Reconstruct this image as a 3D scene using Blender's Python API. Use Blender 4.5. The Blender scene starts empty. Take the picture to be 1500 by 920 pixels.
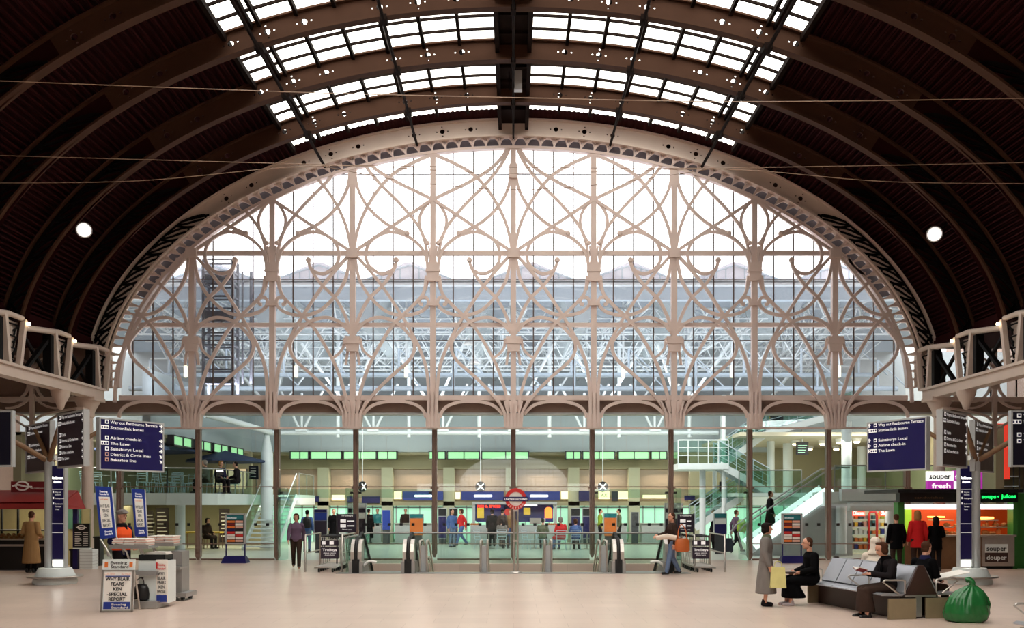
import bpy, bmesh, math, random
from mathutils import Vector, Matrix
from mathutils.geometry import delaunay_2d_cdt
R = math.radians
PI = math.pi
SC = bpy.context.scene
COL = SC.collection
random.seed(7)
F, H, CX, HZ = 1365.0, 2.0, 752.0, 738.0      # focal length in pixels, eye height, vanishing point

def P(px, py, y):                               # where a sight line meets depth y
    return Vector(((px - CX) * y / F, y, H + (HZ - py) * y / F))
def X_(px, y): return (px - CX) * y / F
def Z_(py, y): return H + (HZ - py) * y / F
def row(r): return F * H / (r - HZ)             # depth of a floor point seen at row r

# ------------------------------------------------------------------ materials
def lin(c): return tuple(((v / 255) / 12.92 if v / 255 <= .04045 else ((v / 255 + .055) / 1.055) ** 2.4) for v in c)
MATS = {}
def mat(name, rgb, rough=.55, metal=0., em=0., emc=None, var=.12, scale=6., bump=0., spec=.5):
    m = bpy.data.materials.new(name); m.use_nodes = True
    nt = m.node_tree; b = nt.nodes['Principled BSDF']
    c = lin(rgb)
    tc = nt.nodes.new('ShaderNodeTexCoord'); n = nt.nodes.new('ShaderNodeTexNoise')
    n.inputs['Scale'].default_value = scale; n.inputs['Detail'].default_value = 3
    nt.links.new(tc.outputs['Object'], n.inputs['Vector'])
    mx = nt.nodes.new('ShaderNodeMix'); mx.data_type = 'RGBA'
    mx.inputs[6].default_value = tuple(v * (1 - var) for v in c) + (1,)
    mx.inputs[7].default_value = tuple(min(1, v * (1 + var)) for v in c) + (1,)
    nt.links.new(n.outputs['Fac'], mx.inputs[0]); nt.links.new(mx.outputs[2], b.inputs['Base Color'])
    b.inputs['Roughness'].default_value = rough; b.inputs['Metallic'].default_value = metal
    b.inputs['Specular IOR Level'].default_value = spec
    if em:
        b.inputs['Emission Color'].default_value = lin(emc or rgb) + (1,); b.inputs['Emission Strength'].default_value = em
    if bump:
        bp = nt.nodes.new('ShaderNodeBump'); bp.inputs['Strength'].default_value = bump
        nt.links.new(n.outputs['Fac'], bp.inputs['Height']); nt.links.new(bp.outputs['Normal'], b.inputs['Normal'])
    MATS[name] = m
    return m
def glassmat(name, tint=(235, 245, 242), base=.04, edge=.5, rough=0., haze=None, hz=.0):
    m = bpy.data.materials.new(name); m.use_nodes = True
    nt = m.node_tree; nt.nodes.clear(); N = nt.nodes.new; L = nt.links.new
    out = N('ShaderNodeOutputMaterial'); tr = N('ShaderNodeBsdfTransparent'); gl = N('ShaderNodeBsdfGlossy')
    tc = N('ShaderNodeTexCoord'); n = N('ShaderNodeTexNoise'); n.inputs['Scale'].default_value = .8
    L(tc.outputs['Object'], n.inputs['Vector'])
    c = lin(tint); mc = N('ShaderNodeMix'); mc.data_type = 'RGBA'
    mc.inputs[6].default_value = tuple(v * .97 for v in c) + (1,); mc.inputs[7].default_value = c + (1,)
    L(n.outputs['Fac'], mc.inputs[0]); L(mc.outputs[2], tr.inputs['Color'])
    gl.inputs['Roughness'].default_value = rough
    lw = N('ShaderNodeLayerWeight'); lw.inputs['Blend'].default_value = .5
    pw = N('ShaderNodeMath'); pw.operation = 'POWER'; pw.inputs[1].default_value = 4
    L(lw.outputs['Facing'], pw.inputs[0])
    ma = N('ShaderNodeMath'); ma.operation = 'MULTIPLY_ADD'; ma.inputs[1].default_value = edge; ma.inputs[2].default_value = base
    L(pw.outputs[0], ma.inputs[0])
    ms = N('ShaderNodeMixShader'); L(ma.outputs[0], ms.inputs[0]); L(tr.outputs[0], ms.inputs[1]); L(gl.outputs[0], ms.inputs[2])
    last = ms
    if haze:
        df = N('ShaderNodeBsdfTranslucent'); df.inputs['Color'].default_value = lin(haze) + (1,)
        m2 = N('ShaderNodeMixShader'); m2.inputs[0].default_value = hz; L(ms.outputs[0], m2.inputs[1]); L(df.outputs[0], m2.inputs[2]); last = m2
    L(last.outputs[0], out.inputs['Surface'])
    MATS[name] = m
    return m

# ------------------------------------------------------------------ mesh builder
_text_cache = {}
class MB:
    def __init__(s): s.v = []; s.f = []; s.mi = []; s.sm = []; s.cur = 0
    def add(s, vs, fs, smooth=False):
        o = len(s.v); s.v += [tuple(v) for v in vs]
        for f in fs: s.f.append([i + o for i in f]); s.mi.append(s.cur); s.sm.append(smooth)
        return s
    def mm(s, x0, x1, y0, y1, z0, z1):
        vs = [(x, y, z) for x in (x0, x1) for y in (y0, y1) for z in (z0, z1)]
        return s.add(vs, [(0, 1, 3, 2), (4, 6, 7, 5), (0, 4, 5, 1), (2, 3, 7, 6), (0, 2, 6, 4), (1, 5, 7, 3)])
    def box(s, c, d, rz=0):
        cs, sn = math.cos(rz), math.sin(rz); vs = []
        for x in (-.5, .5):
            for y in (-.5, .5):
                for z in (-.5, .5):
                    a, b = x * d[0], y * d[1]; vs.append((c[0] + a * cs - b * sn, c[1] + a * sn + b * cs, c[2] + z * d[2]))
        return s.add(vs, [(0, 1, 3, 2), (4, 6, 7, 5), (0, 4, 5, 1), (2, 3, 7, 6), (0, 2, 6, 4), (1, 5, 7, 3)])
    def hexa(s, a, b):                           # two quads of 4 points each, joined
        return s.add(list(a) + list(b), [(0, 1, 2, 3), (7, 6, 5, 4), (0, 4, 5, 1), (1, 5, 6, 2), (2, 6, 7, 3), (3, 7, 4, 0)])
    def bar(s, p, q, w, h=None, up=(0, 0, 1)):
        p, q = Vector(p), Vector(q); h = h or w; d = (q - p).normalized(); u = Vector(up)
        if abs(d.dot(u)) > .98: u = Vector((1, 0, 0)) if abs(d.x) < .9 else Vector((0, 1, 0))
        a = d.cross(u).normalized(); b = a.cross(d).normalized()
        o = [a * w / 2 * i + b * h / 2 * j for i, j in ((-1, -1), (1, -1), (1, 1), (-1, 1))]
        return s.hexa([p + k for k in o], [q + k for k in o])
    def tube(s, pts, r, n=8, cap=True, smooth=True, sx=1.):
        pts = [Vector(p) for p in pts]; rs = r if isinstance(r, (list, tuple)) else [r] * len(pts)
        d0 = (pts[1] - pts[0]).normalized(); u = Vector((0, 0, 1)) if abs(d0.z) < .9 else Vector((0, 1, 0))
        a = d0.cross(u).normalized(); vs = []
        for i, p in enumerate(pts):
            d = ((pts[min(i + 1, len(pts) - 1)] - p).normalized() + (p - pts[max(i - 1, 0)]).normalized())
            d = d.normalized() if d.length > 1e-6 else d0
            a = (a - d * a.dot(d)); a = a.normalized() if a.length > 1e-6 else d.orthogonal().normalized()
            b = d.cross(a)
            for k in range(n):
                t = 2 * PI * k / n; vs.append(p + (a * math.cos(t) * sx + b * math.sin(t)) * rs[i])
        fs = [(i * n + k, i * n + (k + 1) % n, (i + 1) * n + (k + 1) % n, (i + 1) * n + k) for i in range(len(pts) - 1) for k in range(n)]
        s.add(vs, fs, smooth)
        if cap: s.add(vs[:n], [tuple(range(n - 1, -1, -1))]); s.add(vs[-n:], [tuple(range(n))])
        return s
    def lathe(s, prof, c=(0, 0, 0), n=20, sx=1., sy=1., smooth=True, axis='z', cap=True):
        vs = []
        for r, z in prof:
            for k in range(n):
                t = 2 * PI * k / n; x, y = r * math.cos(t) * sx, r * math.sin(t) * sy
                vs.append((c[0] + x, c[1] + y, c[2] + z) if axis == 'z' else ((c[0] + x, c[1] + z, c[2] + y) if axis == 'y' else (c[0] + z, c[1] + x, c[2] + y)))
        m = len(prof)
        s.add(vs, [(i * n + k, i * n + (k + 1) % n, (i + 1) * n + (k + 1) % n, (i + 1) * n + k) for i in range(m - 1) for k in range(n)], smooth)
        if cap: s.add(vs[:n], [tuple(range(n - 1, -1, -1))]); s.add(vs[-n:], [tuple(range(n))])
        return s
    def ball(s, c, r, n=12, m=8):
        r = r if isinstance(r, (tuple, list)) else (r, r, r); vs = [(c[0], c[1], c[2] - r[2])]
        for i in range(1, m):
            t = PI * i / m
            for k in range(n):
                a = 2 * PI * k / n; vs.append((c[0] + r[0] * math.sin(t) * math.cos(a), c[1] + r[1] * math.sin(t) * math.sin(a), c[2] - r[2] * math.cos(t)))
        vs.append((c[0], c[1], c[2] + r[2])); e = len(vs) - 1
        fs = [(0, 1 + (k + 1) % n, 1 + k) for k in range(n)] + [(1 + i * n + k, 1 + i * n + (k + 1) % n, 1 + (i + 1) * n + (k + 1) % n, 1 + (i + 1) * n + k) for i in range(m - 2) for k in range(n)]
        fs += [(1 + (m - 2) * n + k, 1 + (m - 2) * n + (k + 1) % n, e) for k in range(n)]
        return s.add(vs, fs, True)
    def prism(s, poly, y0, y1, axis='y'):        # polygon (u, v) pushed along an axis
        f = {'y': lambda u, v, w: (u, w, v), 'x': lambda u, v, w: (w, u, v), 'z': lambda u, v, w: (u, v, w)}[axis]
        n = len(poly); vs = [f(u, v, y0) for u, v in poly] + [f(u, v, y1) for u, v in poly]
        return s.add(vs, [tuple(range(n)), tuple(range(2 * n - 1, n - 1, -1))] + [(i, i + n, (i + 1) % n + n, (i + 1) % n) for i in range(n)])
    def ribbon(s, pts, w, y0, y1, closed=False):  # flat bar bent in the XZ plane
        n = len(pts)
        if n < 2: return s
        L_, R_ = [], []
        for i in range(n):
            p = pts[i]; a = pts[(i - 1) % n] if closed else pts[max(i - 1, 0)]; b = pts[(i + 1) % n] if closed else pts[min(i + 1, n - 1)]
            dx, dz = b[0] - a[0], b[1] - a[1]; l = math.hypot(dx, dz) or 1
            nx, nz = -dz / l * w / 2, dx / l * w / 2
            L_.append((p[0] + nx, p[1] + nz)); R_.append((p[0] - nx, p[1] - nz))
        vs = []
        for l, r in zip(L_, R_): vs += [(l[0], y0, l[1]), (r[0], y0, r[1]), (r[0], y1, r[1]), (l[0], y1, l[1])]
        fs = []
        for i in range(n if closed else n - 1):
            j = (i + 1) % n
            for k in range(4): fs.append((i * 4 + k, i * 4 + (k + 1) % 4, j * 4 + (k + 1) % 4, j * 4 + k))
        if not closed: fs += [(3, 2, 1, 0), tuple(4 * (n - 1) + k for k in range(4))]
        return s.add(vs, fs)
    def text(s, body, x, z, size, y=0., width=None, align='LEFT', depth=.004, bold=0., flip=False):
        key = (body, bold)
        if key not in _text_cache:
            cu = bpy.data.curves.new('t', 'FONT'); cu.body = body; cu.size = 1; cu.resolution_u = 2; cu.offset = bold
            o = bpy.data.objects.new('t', cu); COL.objects.link(o)
            dg = bpy.context.evaluated_depsgraph_get(); me = bpy.data.meshes.new_from_object(o.evaluated_get(dg))
            vs = [(v.co.x, v.co.y) for v in me.vertices]; fs = [tuple(p.vertices) for p in me.polygons]
            bpy.data.objects.remove(o); bpy.data.curves.remove(cu); bpy.data.meshes.remove(me)
            _text_cache[key] = (vs, fs)
        vs, fs = _text_cache[key]
        if not vs: return s
        w = max(v[0] for v in vs); kx = size if width is None else width / w
        ox = {'LEFT': 0, 'CENTER': -w * kx / 2, 'RIGHT': -w * kx}[align]
        return s.add([(x + ox + v[0] * kx, y - depth, z + v[1] * size) for v in vs], fs)
    def xf(s, mtx): s.v = [tuple(mtx @ Vector(v)) for v in s.v]; return s
    def move(s, d): s.v = [(v[0] + d[0], v[1] + d[1], v[2] + d[2]) for v in s.v]; return s
    def build(s, name, m, parent=None, label=None, cat=None, group=None, kind=None, world=False, fixn=True):
        v = s.v
        if parent is None and not kind:
            xs = [p[0] for p in v]; ys = [p[1] for p in v]; zs = [p[2] for p in v]
            loc = Vector(((min(xs) + max(xs)) / 2, (min(ys) + max(ys)) / 2, min(zs)))
        else: loc = Vector((0, 0, 0))
        off = loc if parent is None else (wloc(parent) if world else Vector((0, 0, 0)))
        me = bpy.data.meshes.new(name); me.from_pydata([(p[0] - off.x, p[1] - off.y, p[2] - off.z) for p in v], [], s.f)
        for k in (m if isinstance(m, (list, tuple)) else [m]): me.materials.append(MATS[k] if isinstance(k, str) else k)
        me.polygons.foreach_set('material_index', s.mi); me.polygons.foreach_set('use_smooth', s.sm)
        if fixn:
            bm = bmesh.new(); bm.from_mesh(me); bmesh.ops.recalc_face_normals(bm, faces=bm.faces); bm.to_mesh(me); bm.free()
        me.update()
        o = bpy.data.objects.new(name, me); COL.objects.link(o)
        if parent is None: o.location = loc
        else: o.parent = parent
        return tag(o, label, cat, group, kind)
def wloc(o):
    l = o.location.copy()
    while o.parent: o = o.parent; l = l + o.location
    return l
def tag(o, label=None, cat=None, group=None, kind=None):
    if label: o['label'] = label
    if cat: o['category'] = cat
    if group: o['group'] = group
    if kind: o['kind'] = kind
    return o
def thing(name, label=None, cat=None, loc=(0, 0, 0), rz=0, group=None, kind=None):
    o = bpy.data.objects.new(name, None); o.empty_display_size = .2; COL.objects.link(o)
    o.location = loc; o.rotation_euler = (0, 0, rz)
    return tag(o, label, cat, group, kind)
def kids(o): return [c for c in bpy.data.objects if c.parent == o]
def dup(o, loc=None, rz=None, label=None, group=None, parent=None):
    c = o.copy(); COL.objects.link(c)
    if parent is not None: c.parent = parent
    if loc is not None: c.location = loc
    if rz is not None: c.rotation_euler = (0, 0, rz)
    if label: c['label'] = label
    if group: c['group'] = group
    for k in list(o.children): dup(k, parent=c)
    return c
def spline(pts, n=6):
    out = []; m = len(pts)
    for i in range(m - 1):
        p0 = pts[max(i - 1, 0)]; p1 = pts[i]; p2 = pts[i + 1]; p3 = pts[min(i + 2, m - 1)]
        for k in range(n):
            t = k / n
            out.append(tuple(.5 * (2 * b + (c - a) * t + (2 * a - 5 * b + 4 * c - d) * t * t + (3 * b - a - 3 * c + d) * t ** 3) for a, b, c, d in zip(p0, p1, p2, p3)))
    out.append(tuple(pts[-1])); return out

# ------------------------------------------------------------------ palette
mat('iron_pink', (219, 199, 190), .5, scale=2, var=.06)
mat('iron_beige', (214, 195, 181), .5, scale=2, var=.07)
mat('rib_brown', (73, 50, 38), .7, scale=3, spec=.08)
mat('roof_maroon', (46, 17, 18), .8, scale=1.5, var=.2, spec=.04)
mat('iron_black', (16, 12, 11), .6, spec=.15)
mat('bar_dark', (30, 21, 17), .8, spec=.05)
mat('mullion_brown', (132, 106, 94), .45, scale=3)
mat('fascia_brown', (134, 110, 96), .6)
mat('steel_white', (226, 232, 234), .4, var=.04)
mat('tower_grey', (112, 112, 122), .6)
mat('bar_grey', (92, 76, 70), .5)
mat('steel_pale', (186, 200, 212), .45, var=.06)
mat('wall_bluegrey', (172, 182, 186), .5, var=.05, scale=1)
mat('wall_olive', (158, 150, 120), .6, var=.08, scale=1)
mat('pillar_olive', (184, 182, 156), .6, var=.05)
mat('niche_tan', (160, 140, 120), .4, var=.1)
mat('panel_white', (226, 232, 230), .45, var=.04)
mat('panel_grey', (176, 178, 178), .4, var=.05)
mat('stainless', (200, 192, 184), .3, metal=.75, var=.08)
mat('steel_grey', (170, 168, 166), .4, metal=.7, var=.08)
mat('chrome', (206, 200, 192), .3, metal=.45, var=.05)
mat('rubber', (24, 20, 20), .5)
mat('black', (12, 12, 14), .45)
mat('dark_grey', (58, 58, 62), .5)
mat('navy', (26, 22, 84), .35, var=.08)
mat('navy_dark', (14, 14, 34), .4)
mat('plum', (42, 30, 48), .4)
mat('plum_brown', (52, 38, 38), .4)
mat('sign_blue', (34, 56, 140), .4)
mat('white', (238, 236, 232), .5, var=.04)
mat('paper', (240, 234, 226), .7, var=.04)
mat('lettering', (240, 238, 236), .5, em=.25)
mat('lit_white', (255, 252, 240), .5, em=3.)
mat('lit_sign', (255, 252, 246), .5, em=.6)
mat('ink', (28, 24, 24), .7)
mat('red_awning', (150, 40, 36), .7, var=.12)
mat('red_dark', (120, 22, 28), .6)
mat('red', (206, 42, 40), .5)
mat('orange', (226, 120, 52), .55)
mat('pink_paper', (226, 178, 160), .8)
mat('teal', (32, 118, 124), .5)
mat('yellow', (236, 196, 60), .5)
mat('lit_teal', (176, 226, 196), .5, em=.5, emc=(176, 232, 200))
mat('lit_green', (150, 220, 150), .5, em=.4, emc=(170, 236, 176))
mat('lit_warm', (255, 226, 170), .5, em=6., emc=(255, 226, 180))
mat('lit_orange', (255, 120, 40), .5, em=1.6, emc=(255, 110, 40))
mat('lit_yellow', (255, 240, 180), .5, em=1.0)
mat('neon_green', (30, 220, 90), .5, em=1.6, emc=(20, 230, 90))
mat('neon_red', (255, 60, 40), .5, em=1.5, emc=(255, 50, 30))
mat('orange_wall', (214, 96, 40), .6)
mat('purple', (150, 50, 140), .5, em=.5, emc=(170, 50, 160))
mat('kiosk_green', (50, 120, 46), .5)
mat('food', (190, 126, 70), .7, var=.4, scale=25)
mat('wood', (126, 92, 62), .5, var=.2)
mat('cream', (226, 214, 188), .6)
mat('skin', (206, 150, 124), .55, var=.06)
mat('hair_brown', (74, 46, 32), .7, var=.25, scale=40, spec=.08)
mat('hair_dark', (30, 22, 20), .7, var=.25, scale=40, spec=.08)
mat('hair_grey', (130, 120, 112), .7, var=.2, scale=40, spec=.08)
mat('hair_blond', (160, 112, 66), .7, var=.25, scale=40, spec=.08)
mat('cloth_black', (9, 8, 10), .85, var=.2, spec=.08)
mat('cloth_dark', (30, 26, 28), .85, var=.2, spec=.08)
mat('cloth_brown', (58, 44, 38), .85, var=.25, spec=.08)
mat('cloth_tan', (160, 124, 82), .85, var=.12, spec=.08)
mat('cloth_red', (204, 38, 40), .8, var=.12, spec=.08)
mat('cloth_orange', (240, 92, 44), .7, var=.1, spec=.08)
mat('cloth_navy', (32, 30, 62), .85, var=.2, spec=.08)
mat('cloth_blue', (78, 104, 158), .85, var=.2, spec=.08)
mat('cloth_jeans', (104, 122, 152), .85, var=.2, spec=.08)
mat('cloth_purple', (104, 84, 104), .85, var=.15, spec=.08)
mat('cloth_cream', (222, 206, 190), .85, var=.1, spec=.08)
mat('cloth_grey', (122, 116, 112), .85, var=.15, spec=.08)
mat('cloth_greygreen', (98, 102, 82), .85, var=.15, spec=.08)
mat('cloth_lime', (150, 176, 60), .85, var=.15, spec=.08)
mat('cloth_lilac', (176, 164, 166), .85, var=.15, spec=.08)
mat('bag_yellow', (222, 212, 140), .6)
mat('bag_green', (34, 104, 52), .25, var=.25, scale=9, bump=.5)
mat('bag_orange', (190, 96, 40), .5)
mat('lilac_roof', (236, 232, 240), .6, var=.06)
mat('bench_metal', (176, 178, 184), .32, metal=.6, var=.06)
mat('bench_brown', (60, 38, 32), .4)
mat('bench_tan', (150, 134, 106), .35, metal=.2)
mat('wire', (150, 122, 100), .5)
mat('red_neon_panel', (220, 60, 44), .5, em=.5)
mat('leather', (20, 17, 18), .35, bump=.3, scale=14)
mat('umbrella_navy', (36, 52, 84), .7)
mat('tile_lobby', (206, 208, 196), .3, var=.04)
glassmat('glass_clear', (244, 248, 247), .025, .35)
glassmat('glass_green', (232, 246, 241), .04, .35)
glassmat('glass_gable', (244, 246, 249), .02, .3, haze=(244, 244, 250), hz=.06)
glassmat('glass_roof', (250, 248, 242), .02, .1)
def roofglass():
    m = bpy.data.materials.new('lobby_glazing'); m.use_nodes = True; nt = m.node_tree; b = nt.nodes['Principled BSDF']
    tr = nt.nodes.new('ShaderNodeBsdfTranslucent'); tr.inputs['Color'].default_value = (.30, .34, .38, 1)
    n = nt.nodes.new('ShaderNodeTexNoise'); n.inputs['Scale'].default_value = .6
    cr = nt.nodes.new('ShaderNodeValToRGB'); cr.color_ramp.elements[0].color = (.30, .34, .38, 1); cr.color_ramp.elements[1].color = (.50, .54, .58, 1)
    tc = nt.nodes.new('ShaderNodeTexCoord'); nt.links.new(tc.outputs['Object'], n.inputs['Vector'])
    nt.links.new(n.outputs['Fac'], cr.inputs[0]); nt.links.new(cr.outputs[0], tr.inputs['Color'])
    df = nt.nodes.new('ShaderNodeBsdfDiffuse'); df.inputs['Color'].default_value = (.28, .32, .36, 1); ms = nt.nodes.new('ShaderNodeMixShader'); ms.inputs[0].default_value = .6
    nt.links.new(tr.outputs[0], ms.inputs[1]); nt.links.new(df.outputs[0], ms.inputs[2])
    nt.links.new(ms.outputs[0], nt.nodes['Material Output'].inputs['Surface']); nt.nodes.remove(b)
    MATS['lobby_glazing'] = m
roofglass()
def floormat():
    m = bpy.data.materials.new('terrazzo_tiles'); m.use_nodes = True; nt = m.node_tree; b = nt.nodes['Principled BSDF']
    N = nt.nodes.new; L = nt.links.new
    tc = N('ShaderNodeTexCoord'); br = N('ShaderNodeTexBrick'); br.offset = .5
    br.inputs['Scale'].default_value = 1.; br.inputs['Mortar Size'].default_value = .006; br.inputs['Brick Width'].default_value = .9; br.inputs['Row Height'].default_value = .6
    br.inputs['Color1'].default_value = lin((216, 192, 178)) + (1,); br.inputs['Color2'].default_value = lin((209, 185, 171)) + (1,); br.inputs['Mortar'].default_value = lin((192, 168, 154)) + (1,)
    L(tc.outputs['Object'], br.inputs['Vector'])
    n = N('ShaderNodeTexNoise'); n.inputs['Scale'].default_value = .45; n.inputs['Detail'].default_value = 6; L(tc.outputs['Object'], n.inputs['Vector'])
    mx = N('ShaderNodeMix'); mx.data_type = 'RGBA'; mx.blend_type = 'MULTIPLY'; mx.inputs[0].default_value = .35
    cr = N('ShaderNodeValToRGB'); cr.color_ramp.elements[0].position = .35; cr.color_ramp.elements[0].color = (.72, .68, .66, 1); cr.color_ramp.elements[1].position = .65; cr.color_ramp.elements[1].color = (1, 1, 1, 1)
    L(n.outputs['Fac'], cr.inputs[0]); L(br.outputs['Color'], mx.inputs[6]); L(cr.outputs[0], mx.inputs[7]); L(mx.outputs[2], b.inputs['Base Color'])
    b.inputs['Roughness'].default_value = .3; b.inputs['Specular IOR Level'].default_value = .35
    MATS['terrazzo'] = m
floormat()

# ------------------------------------------------------------------ camera, sky, view
cam = bpy.data.cameras.new('camera'); cam.sensor_width = 36; cam.lens = F * 36 / 1500
cam.shift_x = (750 - CX) / 1500; cam.shift_y = (HZ - 460) / 1500; cam.clip_end = 900; cam.clip_start = .1
co = bpy.data.objects.new('camera', cam); COL.objects.link(co); co.location = (0, 0, H); co.rotation_euler = (R(90), 0, 0); SC.camera = co
w = bpy.data.worlds.new('overcast_sky'); SC.world = w; w.use_nodes = True
bg = w.node_tree.nodes['Background']; bg.inputs['Color'].default_value = (1., .985, .955, 1); bg.inputs['Strength'].default_value = 3.2
SC.view_settings.view_transform = 'Standard'; SC.view_settings.look = 'None'; SC.view_settings.exposure = .72; SC.view_settings.gamma = 1; SC.view_settings.use_curve_mapping = False
SC.cycles.max_bounces = 8; SC.cycles.transparent_max_bounces = 40; SC.cycles.use_denoising = True
SC.cycles.caustics_reflective = False; SC.cycles.caustics_refractive = False; SC.cycles.sample_clamp_indirect = 6
# ================================================================== the train shed
YG = 32.5; SG = F / YG                      # the gable plane, 42 px to the metre
OA, OB, ZC = 624 / SG, 390 / SG, H + 170 / SG   # arch: half width, rise, springing height
BAY = 117.6 / SG
RIB = 2.83
YB = -186.                                   # far end of the shed, behind the photographer
def arc(t, r=0.):                            # t = angle from the crown; r = inward offset
    x, z = OA * math.sin(t), OB * math.cos(t)
    nx, nz = math.sin(t) / OA, math.cos(t) / OB; l = math.hypot(nx, nz)
    return x - nx / l * r, ZC + z - nz / l * r
def sheet(name, fn, us, vs, m, kind, smooth=True):
    mb = MB(); n = len(vs)
    mb.add([fn(u, v) for u in us for v in vs], [(i * n + j, (i + 1) * n + j, (i + 1) * n + j + 1, i * n + j + 1) for i in range(len(us) - 1) for j in range(n - 1)], smooth)
    return mb.build(name, m, kind=kind, fixn=False)
# floor with the escalator well cut out of it
PX, PY0, PY1 = 4.72, 27.15, 31.0
fl = MB()
for a in ((-34, 34, YB, PY0), (-34, -PX, PY0, PY1), (PX, 34, PY0, PY1), (-34, 34, PY1, 33.0)): fl.mm(*a, -.25, 0)
fl.build('floor', 'terrazzo', kind='structure')
lob = MB(); lob.mm(-34, 34, 33.0, 56, -.25, 0); lob.build('floor_lobby', 'tile_lobby', kind='structure')
wl = MB(); wl.mm(-PX, PX, PY1, PY1 + .2, -4, -.25); wl.mm(-PX - .2, -PX, PY0, PY1 + .2, -4, -.25); wl.mm(PX, PX + .2, PY0, PY1 + .2, -4, -.25); wl.mm(-PX, PX, PY0 - .2, PY0, -4, -.25); wl.mm(-PX, PX, PY0, PY1, -4.2, -4)
wl.build('wall_stairwell', 'cream', kind='structure')
tr = MB(); tr.mm(-PX - .35, PX + .35, PY0 - .55, PY0, 0, .012); tr.build('trim_1', 'steel_grey', kind='structure')

# dark corrugated haunches of the roof, glazed strip along the crown
T_SKY = math.asin(8.05 * 39 / SG / OA)
TS = T_SKY
def haunch(sgn, name):
    L_ = []; n = 240; t0, t1 = TS, R(81.5)
    us = [t0 + (t1 - t0) * i / n for i in range(n + 1)]
    def fn(u, v):
        i = (u - t0) / (t1 - t0) * n; bump = (.0, .0, -.13, -.13)[int(round(i)) % 4] - .02
        x, z = arc(u, bump); return (sgn * x, v, z)
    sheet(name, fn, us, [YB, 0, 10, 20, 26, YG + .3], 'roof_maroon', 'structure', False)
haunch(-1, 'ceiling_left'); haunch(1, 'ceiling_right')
oc = MB()                                    # outer skin over the haunches so no sky leaks through
for s_ in (-1, 1):
    pts = [arc(TS + (R(81.5) - TS) * i / 24, -.35) for i in range(25)]
    vs = [(s_ * x, y, z) for x, z in pts for y in (YB, YG + .3)]
    oc.add(vs, [(2 * i, 2 * i + 2, 2 * i + 3, 2 * i + 1) for i in range(24)])
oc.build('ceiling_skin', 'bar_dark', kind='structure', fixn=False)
# strip of corrugated sheet at the gable end and the dark ridge
ce = MB(); n = 190; YS = YG - .95
for i in range(n):
    t0, t1 = -TS + 2 * TS * i / n, -TS + 2 * TS * (i + 1) / n
    (xa, za), (xb, zb) = arc(t0, .03 * (i % 2) - .06), arc(t1, .03 * ((i + 1) % 2) - .06)
    ce.add([(xa, YS, za), (xb, YS, zb), (xb, YG + .3, zb), (xa, YG + .3, za)], [(0, 1, 2, 3)])
ce.build('ceiling_gable_end', 'roof_maroon', kind='structure', fixn=False)
rd = MB(); zr = arc(0)[1]
rd.mm(-.5, .5, YB, YG, zr - .12, zr + .1); rd.mm(-.52, -.4, YB, YG, zr - .35, zr - .1); rd.mm(.4, .52, YB, YG, zr - .35, zr - .1)
for y in range(0, 32, 1): rd.mm(-.4, .4, y, y + .12, zr - .22, zr - .1)
rd.build('ceiling_ridge', 'bar_dark', kind='structure')
# rooflights: panes follow the arch, one glazed light for every bay and side
NL = 7
ribys = [YG - RIB * k for k in range(0, 7)]
cnt = 0
for s_ in (-1, 1):
    ts = [math.asin(.5 / OA) + (TS - math.asin(.5 / OA)) * i / NL for i in range(NL + 1)]
    for k in range(0, 7):
        y1, y0 = (YS if k == 0 else ribys[k]), (ribys[k + 1] if k < 6 else YB)
        cnt += 1
        wn = thing('window_%d' % (cnt + 1), kind='structure', loc=(0, y0, 0))
        if k == 6: rows = [y0, y1]
        else: rows = [y0 + (y1 - y0) * j / 4 for j in range(5)] if k else [y0 + (y1 - y0) * j / 3 for j in range(4)]
        g = MB(); b = MB()
        for i in range(NL):
            (xa, za), (xb, zb) = arc(ts[i], -.02), arc(ts[i + 1], -.02)
            g.add([(s_ * xa, y0, za), (s_ * xb, y0, zb), (s_ * xb, y1, zb), (s_ * xa, y1, za)], [(0, 1, 2, 3)])
        for t in ts: x, z = arc(t, .03); b.bar((s_ * x, y0, z), (s_ * x, y1, z), .09, .14)
        if k < 6:
            for i in range(NL): pass
            for y in rows[1:-1]:
                pts = [arc(ts[0] + (ts[-1] - ts[0]) * i / 20, .0) for i in range(21)]
                b.ribbon([(s_ * x, z) for x, z in pts], .07, y - .025, y + .025)
        else:
            y = y0
            while y < y1:
                pts = [arc(ts[0] + (ts[-1] - ts[0]) * i / 10, .0) for i in range(11)]
                b.ribbon([(s_ * x, z) for x, z in pts], .5, y - .12, y + .12); y += 2.8
        # narrow glazed margin at the outer edge
        g.build('glass', 'glass_roof', wn, world=True, fixn=False); b.build('glazing_bars', 'bar_dark', wn, world=True)
        x, z = arc(TS, .1); tb = MB(); tb.bar((s_ * x, y0, z), (s_ * x, y1, z), .12, .15); x, z = arc(TS - .055, .05); tb.bar((s_ * x, y0, z), (s_ * x, y1, z), .1, .14)
        tb.build('edge_beam', 'bar_dark', wn, world=True)

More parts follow.
